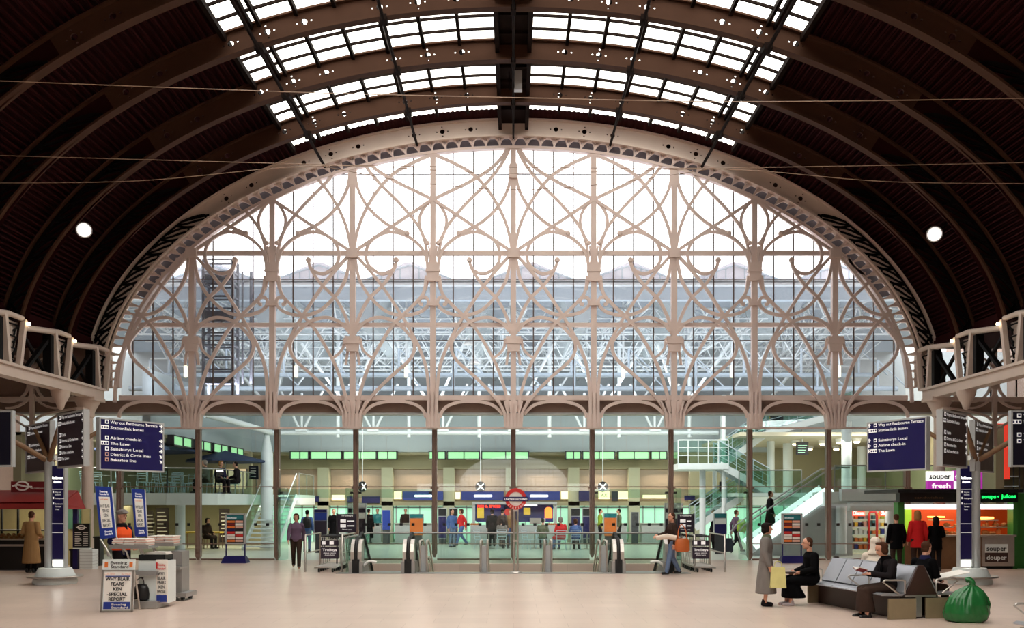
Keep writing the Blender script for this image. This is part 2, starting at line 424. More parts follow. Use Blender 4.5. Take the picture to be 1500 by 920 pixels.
# ---- arched ribs
def circ(cx, cy, r, n): return [(cx + r * math.cos(2 * PI * i / n), cy + r * math.sin(2 * PI * i / n)) for i in range(n)]
def patch(kind, L, D):
    v = []; loops = []
    nn = 6
    outer = [(L * i / nn, 0) for i in range(nn)] + [(L, 0), (L, D)] + [(L * (nn - i) / nn, D) for i in range(1, nn)] + [(0, D)]
    holes = []
    if kind:
        c = (L / 2, D / 2); holes.append(circ(*c, .085, 10))
        for d in ((.19, 0), (-.19, 0)): holes.append(circ(c[0] + d[0], c[1] + d[1], .03, 6))
        if kind == 2:
            for d in ((0, .16), (0, -.16)): holes.append(circ(c[0] + d[0], c[1] + d[1], .03, 6))
    allv = list(outer); faces = [list(range(len(outer)))]
    for h in holes: faces.append(list(range(len(allv) + len(h) - 1, len(allv) - 1, -1))); allv += h
    if not holes: return outer, [tuple(range(len(outer)))], []
    vo, e, f, *_ = delaunay_2d_cdt([Vector(p) for p in allv], [], faces, 2, 1e-5)
    # drop triangles whose centre falls in a hole
    keep = []
    for t in f:
        cx = sum(vo[i].x for i in t) / len(t); cy = sum(vo[i].y for i in t) / len(t)
        if all(math.hypot(cx - sum(p[0] for p in h) / len(h), cy - sum(p[1] for p in h) / len(h)) > math.hypot(h[0][0] - sum(p[0] for p in h) / len(h), h[0][1] - sum(p[1] for p in h) / len(h)) * .9 for h in holes): keep.append(tuple(t))
    return [(p.x, p.y) for p in vo], keep, holes
DEP = .56
arclen = [0]; NA = 400; TMAX = R(90)
for i in range(NA):
    a, b = arc(TMAX * i / NA, DEP / 2), arc(TMAX * (i + 1) / NA, DEP / 2); arclen.append(arclen[-1] + math.hypot(b[0] - a[0], b[1] - a[1]))
def t_of(s):
    sg = 1 if s >= 0 else -1; s = abs(s)
    lo = 0
    while lo < NA - 1 and arclen[lo + 1] < s: lo += 1
    return sg * TMAX * (lo + (s - arclen[lo]) / (arclen[lo + 1] - arclen[lo])) / NA
UL = .94; T_ORN = R(45)
s_orn = next(arclen[i] for i in range(NA) if TMAX * i / NA > T_ORN)
NU = int(s_orn / UL); UL2 = s_orn / NU
def web_mb(y):
    m = MB()
    pat = [0, 1, 2, 1, 0, 1, 2, 1, 0, 1, 0, 1, 0, 1, 0, 1]
    for sg in (-1, 1):
        for u in range(NU):
            vs, fs, holes = patch(pat[(u) % 8] if u < 12 else 0, UL2, DEP)
            def mp(p, yy):
                x, z = arc(t_of((u * UL2 + p[0])), p[1]); return (sg * x, yy, z)
            m.add([mp(p, y - .02) for p in vs], fs); m.add([mp(p, y + .02) for p in vs], fs)
            for h in holes:
                n = len(h); m.add([mp(p, y - .02) for p in h] + [mp(p, y + .02) for p in h], [(i, (i + 1) % n, n + (i + 1) % n, n + i) for i in range(n)])
    return m
def flange_mb(y, w=.26, t1=R(82)):
    m = MB()
    for r, th in ((0, .05), (DEP, .06)):
        pts = [arc(-t1 + 2 * t1 * i / 80, r) for i in range(81)]; m.ribbon(pts, th, y - w / 2, y + w / 2)
    return m
def flank_web(y, sg):
    m = MB(); n = 24; vs = []
    for i in range(n + 1):
        t = T_ORN - .02 + (R(82.5) - T_ORN) * i / n
        for r in (0, DEP + .02 * i / n * 8):
            x, z = arc(t, r)
            vs += [(sg * x, y + .0, z), (sg * x, y + .03, z)]
    fs = []
    for i in range(n):
        o = i * 4; fs += [(o, o + 2, o + 6, o + 4), (o + 1, o + 5, o + 7, o + 3)]
    return m.add(vs, fs)
def flank_orn(y, sg):
    m = MB(); nleaf = 9; t0 = T_ORN + .03; t1 = R(80)
    def q(a, r): x, z = arc(t0 + (t1 - t0) * a, r); return (sg * x, z)
    D = DEP
    y0, y1 = y - .06, y - .005
    m.ribbon([q(i / 30, D - .03) for i in range(31)], .07, y0, y1)
    m.ribbon([q(i / 30, .10 + (D - .2) * (1 - min(1, i / 4))) for i in range(31)], .05, y0, y1)
    for k in range(nleaf):
        a = (k + .25) / nleaf; w = 1 / nleaf
        m.ribbon(spline([q(a, D - .05), q(a + w * .3, D * .72), q(a + w * .85, D * .45), q(a + w * 1.15, .12)], 4), .055, y0, y1)
        m.ribbon(spline([q(a, D - .05), q(a - w * .1, D * .7), q(a + w * .35, D * .4), q(a + w * .85, .12)], 4), .055, y0, y1)
        m.ribbon(spline([q(a + w * .6, D - .05), q(a + w * .95, D * .62), q(a + w * 1.25, .12)], 4), .07, y0, y1)
    for j in range(5):
        m.ribbon([q(.99, D * .5), q(1.0 + .02 * (j - 2), .05 + (D - .1) * j / 4)], .06, y0, y1)
    return m
ords = ['white arched iron rib framing the glazed gable', 'first brown arched rib in front of the white gable rib', 'second brown arched rib out from the white gable rib', 'third brown arched rib out from the gable, high overhead', 'fourth brown arched rib out from the gable, seen only on the dark haunches', 'fifth dark arched rib out from the gable, nearest the photographer']
for k in range(6):
    y = YG - RIB * k - (.12 if k == 0 else 0)
    rt = thing('arched_rib', ords[k], 'roof rib', (0, y, ZC), group='arched ribs of the train shed roof')
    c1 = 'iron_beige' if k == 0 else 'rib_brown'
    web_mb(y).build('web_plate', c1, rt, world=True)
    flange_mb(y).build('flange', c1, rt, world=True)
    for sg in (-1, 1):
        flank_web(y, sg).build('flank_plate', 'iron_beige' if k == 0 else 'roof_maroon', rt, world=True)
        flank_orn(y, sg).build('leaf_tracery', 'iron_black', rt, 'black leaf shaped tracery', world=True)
# long tie bars under the ribs
for dx, w_, lb in ((-7.26, .11, 'long dark roof bar under the left edge of the rooflights'), (-3.7, .09, 'long dark roof bar midway across the left rooflights'), (0, .07, 'long dark roof bar under the ridge'), (3.72, .09, 'long dark roof bar midway across the right rooflights'), (7.26, .11, 'long dark roof bar under the right edge of the rooflights')):
    dx = dx * 39 / SG; t = math.asin(dx / OA); x, z = arc(t, DEP + .1)
    m = MB(); m.tube([(x, 10, z), (x, YG - .2, z)], w_ / 2, 6)
    for k in range(1, 6): xx, zz = arc(t, DEP); m.box((x, YG - RIB * k, z + .05), (w_ * 2, .3, .16))
    m.build('roof_bar', 'bar_dark', None, lb, 'roof bar', 'long bars under the roof ribs')
for px, py, sg, lb in ((348, 218, -1, 'left'), (0, 0, 0, '')): pass

# ---- wires across the shed
def wire(pts, r, label):
    m = MB(); m.tube(spline([tuple(p) for p in pts], 8), r, 5); m.build('cable', 'wire', None, label, 'cable', 'cables strung across the shed')
wire([P(-60, 116, 18.5), P(400, 134, 18.5), P(752, 143, 18.5), P(1100, 149, 18.5), P(1560, 143, 18.5)], .009, 'highest cable strung across the shed under the rooflights')
wire([P(-60, 226, 20.5), P(470, 241, 20.5), P(752, 245, 20.5), P(1060, 246, 20.5), P(1560, 237, 20.5)], .008, 'nearly level cable crossing just under the top of the gable')
wire([P(-60, 268, 20.9), P(200, 265, 20.9), P(470, 243, 20.9), P(752, 254, 20.9), P(1060, 248, 20.9), P(1300, 266, 20.9), P(1560, 269, 20.9)], .008, 'cable rising from both sides to the top of the gable')
wire([P(470, 243, 31.4), P(600, 266, 31.4), P(752, 278, 31.4), P(900, 268, 31.4), P(1050, 246, 31.4)], .012, 'sagging cable hung below the others in front of the gable')
# ---- shed lamps on the haunches
for px, py, lb in ((123, 337, 'round white roof lamp high on the left haunch'), (1369, 343, 'round white roof lamp high on the right haunch')):
    y = 28.2; p = P(px, py, y); sg = 1 if p.x > 0 else -1
    rt = thing('roof_lamp', lb, 'lamp', p, group='round lamps on the roof haunches')
    d = (Vector((0, 8, 2)) - p); d.y = -abs(d.y) * 1.3; q = d.normalized().to_track_quat('Z', 'Y').to_matrix().to_4x4()
    a = MB(); a.lathe([(.05, -.25), (.12, -.2), (.2, -.05), (.24, 0), (.225, 0)]); a.xf(q); a.build('reflector', 'steel_grey', rt)
    a = MB(); a.lathe([(.21, -.03), (.2, .02), (.12, .05), (.01, .06)]); a.xf(q); a.build('lens', 'lit_sign', rt)
    a = MB(); a.tube([(0, 0, 0), tuple(Vector((sg * .75, 0, .6)))], .03); a.build('stem', 'iron_black', rt)
# ridge equipment near the second rib
a = thing('ceiling_speaker', 'small grey box hanging under the ridge between two brown ribs', 'speaker', P(759, 118, 28.5))
b = MB(); b.mm(-.12, .12, -.1, .1, -.32, .32); b.build('body', 'panel_grey', a)
b = MB(); b.tube([(-.1, 0, .3), (-.1, 0, .9)], .012); b.tube([(.1, 0, .3), (.1, 0, .9)], .012); b.tube([(-.25, 0, -.3), (-.32, 0, .9)], .014); b.build('hanger', 'bar_dark', a)

# ---- far end of the shed behind the photographer, and the aisles
fe = MB()
fe.mm(-34, 34, YB - .4, YB, 0, 5.5); fe.build('wall_far_end', 'cream', kind='structure')
we = thing('window_30', kind='structure', loc=(0, YB, 0))
b = MB()
for k in range(-12, 13):
    x = k * 1.2
    if abs(x) < OA: b.mm(x - .04, x + .04, YB, YB + .1, 5.5, ZC + OB * math.sqrt(1 - (x / OA) ** 2))
for j in range(8):
    z = 5.5 + j * 1.2; hw = OA * (math.sqrt(max(0, 1 - ((z - ZC) / OB) ** 2)) if z > ZC else 1); b.mm(-hw, hw, YB, YB + .1, z - .04, z + .04)
b.build('glazing_bars', 'bar_dark', we, world=True)
for s_, nm in ((-1, 'left'), (1, 'right')):
    m = MB(); m.mm(s_ * 26, s_ * 26.4, YB, 56, 0, 12) if s_ > 0 else m.mm(-26.4, -26, YB, 56, 0, 12)
    m.build('wall_' + nm, 'fascia_brown', kind='structure')
    m = MB(); x0, x1 = sorted((s_ * (OA - .25), s_ * 26.4)); m.mm(x0, x1, YB, YG + .3, 7.45, 7.75); m.build('ceiling_aisle_' + nm, 'roof_maroon', kind='structure')

# ================================================================== side girders and columns
XG = 14.2; ZB, ZT = 5.55, 7.2
for s_, side in ((-1, 'left'), (1, 'right')):
    rt = thing('lattice_girder', 'white iron lattice girder along the %s side under the roof haunch' % side, 'girder', (s_ * XG, 24, ZB), group='side girders')
    b = MB(); b.mm(s_ * XG - .2, s_ * XG + .2, 9, 31.9, ZB, ZB + .34); b.mm(s_ * XG - .27, s_ * XG + .27, 9, 31.9, ZB + .3, ZB + .38); b.build('bottom_chord', 'iron_beige', rt, world=True)
    tp = MB(); 
    for k in range(0, 8):
        yk = YG - RIB * k
        tp.tube([(s_ * (XG - .1), yk - .1, ZT + .12), (s_ * (XG - .1), yk - .75, ZT + .12)], .08, 8)
        tp.tube([(s_ * (XG - .1), yk - .75, ZT + .12), (s_ * (XG - .1), yk - RIB + .05, ZT - .12)], .09, 8)
    tp.build('top_chord', 'iron_beige', rt, world=True)
    for k in range(0, 8):
        yk = YG - RIB * k
        fr = MB()
        for (ya, yb) in ((yk - .02, yk - .3), (yk - 1.08, yk - .86)):
            xi = s_ * (XG - .12)
            fr.hexa([(xi - .07, ya - .07, ZT + .1), (xi + .07, ya - .07, ZT + .1), (xi + .07, ya + .07, ZT + .1), (xi - .07, ya + .07, ZT + .1)], [(xi - .07, yb - .07, ZB + .35), (xi + .07, yb - .07, ZB + .35), (xi + .07, yb + .07, ZB + .35), (xi - .07, yb + .07, ZB + .35)])
        xi = s_ * (XG + .1)
        fr.add([(xi, yk - .05, ZT), (xi, yk - 1.05, ZT), (xi, yk - .84, ZB + .35), (xi, yk - .32, ZB + .35), (xi + .05, yk - .05, ZT), (xi + .05, yk - 1.05, ZT), (xi + .05, yk - .84, ZB + .35), (xi + .05, yk - .32, ZB + .35)], [(0, 1, 2, 3), (7, 6, 5, 4), (0, 4, 5, 1), (1, 5, 6, 2), (2, 6, 7, 3), (3, 7, 4, 0)])
        fr.build('bracket', 'iron_beige', rt, world=True)
        orn = MB(); xo = s_ * (XG - .0)
        for j in range(4):
            z = ZT - .1 - j * .34; wd = .42 * (1 - j * .16)
            for c in (-1, 1):
                orn.tube([(xo, yk - .55 + c * wd, z), (xo, yk - .55 + c * wd * .6, z - .14), (xo, yk - .55 + c * wd * .5, z - .3)], .03, 5)
                orn.ball((xo, yk - .55 + c * wd * .55, z - .16), .05, 6, 4)
            orn.tube([(xo, yk - .55 - wd, z), (xo, yk - .55 + wd, z)], .025, 5)
        orn.build('scroll_ornament', 'iron_black', rt, 'black scroll ornament', world=True)
        br = MB()
        br.bar((s_ * XG, yk - 1.15, ZT - .1), (s_ * XG, yk - RIB + .3, ZB + .4), .13, .1); br.bar((s_ * (XG + .1), yk - 1.15, ZB + .4), (s_ * (XG + .1), yk - RIB + .1, ZT - .1), .09, .08)
        br.mm(s_ * XG - .12, s_ * XG + .12, yk - 1.32, yk - 1.12, ZB + .35, ZT - .05)
        br.build('cross_brace', 'iron_black', rt, 'black cross brace', world=True)
        if k % 1 == 0 and k in (1, 3):
            pd = MB(); pd.lathe([(.02, -.62), (.1, -.55), (.13, -.42), (.2, -.3), (.27, -.15), (.3, 0)], (s_ * XG, yk - .45, ZB), 12); pd.build('pendant', 'iron_beige', rt, world=True)
        if k in (1, 2):
            g = MB(); g.ball((s_ * (XG - .25), yk, ZT - .02), .05, 8, 6); g.build('lamp', 'lit_warm', rt, 'small lit lamp', world=True)
    # corner column
    cl = thing('column', 'beige iron column carrying the end of the %s lattice girder' % side, 'column', (s_ * (XG + .15), 31.4, 0), group='corner columns')
    b = MB(); b.lathe([(.2, .3), (.19, 1.5), (.175, 5.0)], n=16); b.build('shaft', 'iron_beige', cl)
    b = MB(); b.lathe([(.3, 0), (.3, .2), (.24, .26), (.22, .35)], n=16); b.build('base', 'iron_beige', cl)
    b = MB(); b.lathe([(.18, 4.9), (.24, 4.95), (.22, 5.05), (.25, 5.15), (.36, 5.35), (.4, 5.45), (.4, 5.58)], n=16); b.mm(-.42, .42, -.42, .42, 5.45, 5.57); b.mm(-.12, .12, -.55, -.2, 4.55, 5.2); b.build('capital', 'iron_beige', cl)

# ================================================================== the gable screen
W1 = thing('window_1', kind='structure', loc=(0, YG, 0))
def G(px, py): return ((px - CX) / SG, H + (HZ - py) / SG)
AI, BI, CYI = 577., 350., 568.
def inside(px, py, k=1.): 
    dx = (px - CX) / (AI * k); dy = max(0, (CYI - py)) / (BI * k); return dx * dx + dy * dy < 1
def inell(px): return CYI - BI * math.sqrt(max(0, 1 - ((px - CX) / AI) ** 2))
def clipruns(pts):
    runs = []; cur = []
    for p in pts:
        if inside(p[0], p[1], 1.01): cur.append(p)
        else:
            if len(cur) > 1: runs.append(cur)
            cur = []
    if len(cur) > 1: runs.append(cur)
    return runs
def arcband(name, ra, rb, y0, y1, m, parent):  # arch-shaped flat ring between two px ellipses
    b = MB(); n = 90; vs = []
    for i in range(n + 1):
        t = -PI / 2 + PI * i / n
        for (a, bb) in (ra, rb):
            x, z = G(CX + a * math.sin(t), CYI - bb * math.cos(t)); vs += [(x, y0, z), (x, y1, z)]
    fs = []
    for i in range(n):
        o = 4 * i
        fs += [(o, o + 2, o + 6, o + 4), (o + 1, o + 5, o + 7, o + 3), (o, o + 4, o + 5, o + 1), (o + 2, o + 3, o + 7, o + 6)]
    b.add(vs, fs); return b.build(name, m, parent, world=True)
arcband('inner_arch', (AI + 3, BI + 3), (AI - 2, BI - 1), YG - .12, YG + .1, 'iron_pink', W1)
arcband('outer_arch', (602, 369), (597, 366), YG - .12, YG + .1, 'iron_pink', W1)
# lancet lattice between the two arches
lt = MB(); NLT = 92
def band(t, f): a = AI + 2 + (601 - AI - 2) * f; b_ = BI + 2 + (368 - BI - 2) * f; return G(CX + a * math.sin(t), CYI - b_ * math.cos(t))
for i in range(NLT):
    t0 = -PI / 2 + PI * i / NLT; dt = PI / NLT
    for sg in (-1, 1):
        c = t0 + dt / 2
        lt.ribbon([band(c + sg * dt * .5, 0), band(c + sg * dt * .47, .35), band(c + sg * dt * .3, .75), band(c, 1.0)], .05, YG - .1 + (.006 if sg > 0 else 0), YG + .02)
    lt.ribbon([band(t0, 0), band(t0, 1)], .045, YG - .06, YG + .02)
lt.build('lancet_band', 'iron_pink', W1, world=True)
bb = MB(); n = 60; tm = R(68)
for i in range(n):
    p = [band(-tm + 2 * tm * (i + j) / n, f) for j in (0, 1) for f in (.22, 1.)]
    bb.hexa([(p[k][0], YG + .16, p[k][1]) for k in (0, 1, 3, 2)], [(p[k][0], YG + .22, p[k][1]) for k in (0, 1, 3, 2)])
bb.build('backing_band', 'tower_grey', W1, world=True)
AX = [CX + 117.6 * k for k in (-4, -2, 0, 2, 4)]
curves = [
 [(6, 486), (18, 473), (38, 466), (62, 472), (82, 490), (91, 507), (84, 527), (60, 549), (37, 571), (20, 592), (12, 607)],
 [(108, 405), (104, 430), (90, 447), (73, 463), (57, 480), (40, 507), (23, 540), (11, 577), (7, 604)],
 [(113, 606), (109, 547), (99, 513), (86, 487), (72, 463), (47, 425), (26, 398), (3, 373)],
 [(3, 372), (8, 402), (14, 418), (27, 437), (48, 456), (73, 463), (96, 459), (107, 452), (111, 445), (109, 438), (103, 436), (98, 440), (99, 446), (103, 447)],
 [(110, 400), (109, 385), (103, 367), (87, 351), (67, 342), (47, 342), (28, 353), (20, 370), (23, 388), (39, 401), (53, 400), (61, 393), (64, 384)],
 [(64, 384), (60, 396), (45, 418), (23, 440), (8, 470), (4, 490)],
 [(0, 371), (117, 293)],
 [(117, 293), (90, 280), (67, 269), (43, 255), (25, 241), (13, 226), (6, 212)],
 [(117, 227), (85, 241), (58, 257), (37, 280), (20, 307), (8, 337), (2, 368)],
 [(4, 243), (5, 265), (11, 285), (25, 307), (50, 329), (80, 343)],
 [(4, 212), (10, 228), (22, 248), (42, 272), (70, 300), (95, 330), (105, 352), (109, 372)],
 [(117, 293), (106, 303), (98, 320), (100, 338), (110, 358)],
 [(16, 608), (20, 602), (30, 594), (45, 589.5), (62, 588.5), (80, 589.5), (96, 595), (104, 603), (107, 612)],
 [(12, 496), (14, 510), (22, 520), (30, 525)], [(5, 508), (8, 520), (10, 535)], [(111, 404), (109, 415), (107, 425)],
]
for ax in AX:
    m = MB()
    for ci, c in enumerate(curves):
        pts = spline(c, 6)
        for sg in (-1, 1):
            for r_ in clipruns([(ax + sg * u, y) for u, y in pts]):
                if ci == 12 and not (150 < r_[0][0] < 1354 and 150 < r_[-1][0] < 1354): continue
                m.ribbon([G(*p) for p in r_], .105 if ci not in (13, 14, 15) else .085, YG - .14 + ci * .0045 + (.002 if sg > 0 else 0), YG - .03 + ci * .002)
    for (u, y, r_) in ((64, 382, .1), (80, 343, .09), (110, 357, .08)):
        for sg in (-1, 1):
            if inside(ax + sg * u, y):
                x, z = G(ax + sg * u, y); m.lathe([(r_ * .7, -.15), (r_, -.12), (r_, -.06), (r_ * .7, -.03)], (x, YG, z), 10, axis='y')
    # collars and node block on the centre line
    if inside(ax, 505):
        x, z = G(ax, 501); m.hexa([(x - .2, YG - .16, z - .35), (x + .2, YG - .16, z - .35), (x + .2, YG, z - .35), (x - .2, YG, z - .35)], [(x - .27, YG - .16, z + .18), (x + .27, YG - .16, z + .18), (x + .27, YG, z + .18), (x - .27, YG, z + .18)])
        m.mm(x - .29, x + .29, YG - .18, YG, z - .08, z)
    if inside(ax, 375):
        x, z = G(ax, 372); m.mm(x - .19, x + .19, YG - .17, YG, z - .16, z + .16)
    if ax == CX:
        x, z = G(ax, 252); m.mm(x - .13, x + .13, YG - .17, YG, z - .25, z + .25)
    m.build('scrollwork', 'iron_pink', W1, world=True)
    cap = MB(); x, z0 = G(ax, 629); _, z1 = G(ax, 606)
    cap.hexa([(x - .3, YG - .22, z0), (x + .3, YG - .22, z0), (x + .3, YG + .1, z0), (x - .3, YG + .1, z0)], [(x - .36, YG - .16, z1), (x + .36, YG - .16, z1), (x + .36, YG + .1, z1), (x - .36, YG + .1, z1)])
    for u in (-13, -8, -3, 3, 8, 13):
        cap.ribbon([G(ax + u * .9, 628), G(ax + u, 606), G(ax + u * 1.6, 588)], .07, YG - .24, YG - .05)
    cap.build('fan_capital', 'iron_pink', W1, world=True)
for k in (-3, -1, 1, 3):
    bx = CX + 117.6 * k; m = MB()
    x, z = G(bx, 398); m.hexa([(x - .2, YG - .16, z - .35), (x + .2, YG - .16, z - .35), (x + .2, YG, z - .35), (x - .2, YG, z - .35)], [(x - .24, YG - .16, z + .28), (x + .24, YG - .16, z + .28), (x + .24, YG, z + .28), (x - .24, YG, z + .28)])
    m.mm(x - .25, x + .25, YG - .18, YG, z - .03, z + .04)
    for u in (-9, -5, 5, 9):
        m.ribbon([G(bx + u, 392), G(bx + u * .8, 376), G(bx + u * 1.2, 362)], .06, YG - .14, YG - .04)
    x, z = G(bx, 445); m.mm(x - .19, x + .19, YG - .17, YG, z - .09, z + .05)
    m.build('collar', 'iron_pink', W1, world=True)
    cap = MB(); x, z0 = G(bx, 629); _, z1 = G(bx, 606)
    cap.mm(x - .24, x + .24, YG - .2, YG + .1, z0, z1)
    for u in (-6, 0, 6): cap.ribbon([G(bx + u, 628), G(bx + u, 575)], .09, YG - .24, YG - .05)
    cap.build('fan_capital', 'iron_pink', W1, world=True)
for k in range(-4, 5):
    px = CX + 117.6 * k; m = MB(); x, z0 = G(px, 610); _, z1 = G(px, inell(px) - 3)
    m.mm(x - .095, x + .095, YG - .1, YG + .12, z0, z1); m.build('post', 'iron_pink', W1, world=True)
for k, py in enumerate((371, 476, 583)):
    hw = AI * math.sqrt(max(0, 1 - (max(0, CYI - py) / BI) ** 2)) / SG; m = MB(); z = G(0, py)[1]; w_ = .07 if py < 580 else .085
    m.mm(-hw, hw, YG - .06, YG + .12, z - w_, z + w_); m.build('transom', 'iron_pink', W1, world=True)
gb = MB()
for k in range(-20, 20):
    if k % 4 == 0: continue
    px = CX + 29.4 * k
    if abs(px - CX) < AI - 8:
        x, z0 = G(px, 583); z1 = G(px, inell(px) - 3)[1]; gb.mm(x - .019, x + .019, YG + .06, YG + .12, z0, z1)
for py in (254, 498, 408):
    hw = AI * math.sqrt(max(0, 1 - (max(0, CYI - py) / BI) ** 2)) / SG; z = G(0, py)[1]; gb.mm(-hw, hw, YG + .07, YG + .11, z - .012, z + .012)
gb.build('glazing_bars', 'bar_grey', W1, world=True)
for k in range(-5, 5):
    a, b_ = CX + 117.6 * k, CX + 117.6 * (k + 1)
    a = max(a, CX - AI + 1); b_ = min(b_, CX + AI - 1)
    poly = [G(a, 583), G(b_, 583)] + [G(b_ + (a - b_) * i / 8, inell(b_ + (a - b_) * i / 8)) for i in range(9)]
    m = MB(); m.prism(poly, YG + .09, YG + .1); m.build('glass', 'glass_gable', W1, world=True)
# solid wall around the arch at the gable plane
gw = MB(); n = 60
for s_ in (-1, 1):
    for i in range(n):
        t0, t1 = R(90) * i / n, R(90) * (i + 1) / n
        p0, p1 = G(CX + s_ * 603 * math.sin(t0), CYI - 369 * math.cos(t0)), G(CX + s_ * 603 * math.sin(t1), CYI - 369 * math.cos(t1))
        q0, q1 = (s_ * arc(t0, -.3)[0], arc(t0, -.3)[1]), (s_ * arc(t1, -.3)[0], arc(t1, -.3)[1])
        gw.add([(p0[0], YG + .15, p0[1]), (p1[0], YG + .15, p1[1]), (q1[0], YG + .15, q1[1]), (q0[0], YG + .15, q0[1])], [(0, 1, 2, 3)])
gw.cur = 1
for s_ in (-1, 1): gw.mm(*sorted((s_ * 14.05, s_ * 14.95)), YG + .12, YG + .18, 6.1, 8.4)
gw.build('wall_gable', ['rib_brown', 'iron_beige'], kind='structure', fixn=False)
# fascia beam, transom and the glazed wall of the lobby below it
YW = 33.1
m = MB(); m.mm(-26, 26, YG + .2, YG + .75, Z_(604, YG), Z_(586, YG)); m.build('trim_2', 'fascia_brown', kind='structure')
m = MB(); m.mm(-26, 26, YG + .15, YG + .8, Z_(606, YG), Z_(603.6, YG)); m.build('trim_3', 'panel_grey', kind='structure')
m = MB(); m.mm(-14, 14, YG - .05, YG + .08, Z_(628.6, YG), Z_(625.6, YG)); m.build('trim_4', 'iron_pink', kind='structure')
GW = thing('wall_glazed', kind='structure', loc=(0, YW, 0))
mulx = [CX + 115.3 * k for k in range(-5, 6)]
for i, px in enumerate(mulx):
    x = X_(px, YW); zb = 0 if i not in (4, 6) else .1
    m = MB(); m.mm(x - .085, x + .085, YW - .1, YW + .12, zb + .12, Z_(629, YW)); m.mm(x - .035, x + .035, YW - .2, YW - .1, zb + .3, Z_(635, YW))
    m.hexa([(x - .03, YW - .06, zb), (x + .03, YW - .06, zb), (x + .03, YW + .06, zb), (x - .03, YW + .06, zb)], [(x - .085, YW - .1, zb + .14), (x + .085, YW - .1, zb + .14), (x + .085, YW + .12, zb + .14), (x - .085, YW + .12, zb + .14)])
    m.mm(x - .14, x + .14, YW - .12, YW - .08, Z_(716.5, YW), Z_(714, YW))
    m.build('mullion', 'mullion_brown', GW, world=True)
zt = Z_(713, YW)
for i in range(10):
    x0, x1 = X_(mulx[i], YW) + .09, X_(mulx[i + 1], YW) - .09
    g = MB(); g.mm(x0, x1, YW, YW + .012, zt, Z_(606, YW)); g.build('pane', 'glass_clear', GW, world=True)
    door = i in (2, 7)
    if not door:
        g = MB(); g.mm(x0, x1, YW, YW + .012, .04, zt - .02); g.build('pane', 'glass_clear', GW, world=True)
        d = MB()
        for j in range(6): xx = x0 + (x1 - x0) * (j + .6) / 6.2; d.mm(xx - .055, xx + .055, YW - .02, YW + .0, 1.22, 1.315)
        d.build('safety_marker', 'black', GW, world=True)
    rl = MB(); rl.mm(x0, x1, YW - .03, YW + .02, zt - .02, zt + .012)
    if not door: rl.mm(x0, x1, YW - .03, YW + .03, 0, .06); rl.mm(x0, x1, YW - .04, YW + .0, .56, .59)
    rl.build('glazing_rail', 'mullion_brown', GW, world=True)
    if i in (2, 3, 6, 7):
        rl = MB(); rl.mm(x0, x1, YW - .02, YW + .02, Z_(729, YW), Z_(717, YW)); rl.build('door_header', 'glass_green', GW, world=True)
        rl = MB()
        for xx in (x0 + .06, x1 - .06): rl.mm(xx - .05, xx + .05, YW - .05, YW + .05, Z_(723, YW), Z_(720.5, YW))
        rl.build('patch_fitting', 'rubber', GW, world=True)
    if door:
        for xx in (x0 + .12, x1 - .12): rl = MB(); rl.mm(xx - .09, xx + .09, YW - .4, YW + .4, .02, zt - .05); rl.build('door_leaf', 'glass_green', GW, world=True)
# aisle screens either side of the arch, in the gable plane
for s_, nm in ((-1, 'left'), (1, 'right')):
    A = thing('window_%d' % (20 if s_ < 0 else 21), kind='structure', loc=(s_ * 16.8, YG, 0))
    m = MB(); xp = s_ * 16.75
    m.mm(xp - .07, xp + .07, YG - .12, YG, 4.0, 7.4); m.mm(xp - .16, xp + .16, YG - .14, YG, 6.0, 6.5)
    m.mm(min(s_ * 14.4, s_ * 26), max(s_ * 14.4, s_ * 26), YG - .08, YG + .1, Z_(588, YG), Z_(582, YG))
    for c in (-1, 1):
        for rr, a0, a1 in ((.72, 100, 350), (.92, 95, 275)):
            cx = xp + c * (.12 + .72)
            pts = [(cx + c * rr * math.cos(R(a)), 6.25 + rr * math.sin(R(a))) for a in range(a0, a1 + 1, 10)]
            m.ribbon(pts, .07, YG - .1, YG)
        pts = [(xp + c * (.1 + 1.6 * i / 12), 4.9 + .45 * math.sqrt(i / 12)) for i in range(13)]; m.ribbon(pts, .07, YG - .1, YG)
        m.ribbon([(xp + c * .1, 4.6), (xp + c * .9, 5.1), (xp + c * 1.6, 5.15)], .06, YG - .1, YG)
    m.build('scrollwork', 'iron_beige', A, world=True)
    bk = MB(); x0, x1 = sorted((s_ * 14.5, s_ * 26))
    if s_ < 0: bk.mm(x0, x1, YG + .12, YG + .3, 5.75, 7.5); bk.build('panel', 'fascia_brown', A, world=True)
    else:
        bk.mm(x0, x1, YG + .12, YG + .14, 5.75, 7.5); bk.build('glass', 'glass_gable', A, world=True)
        bk = MB()
        for j in range(12): bk.mm(14.9 + j * .9 - .02, 14.9 + j * .9 + .02, YG + .08, YG + .12, 5.75, 7.5)
        bk.build('glazing_bars', 'bar_dark', A, world=True)
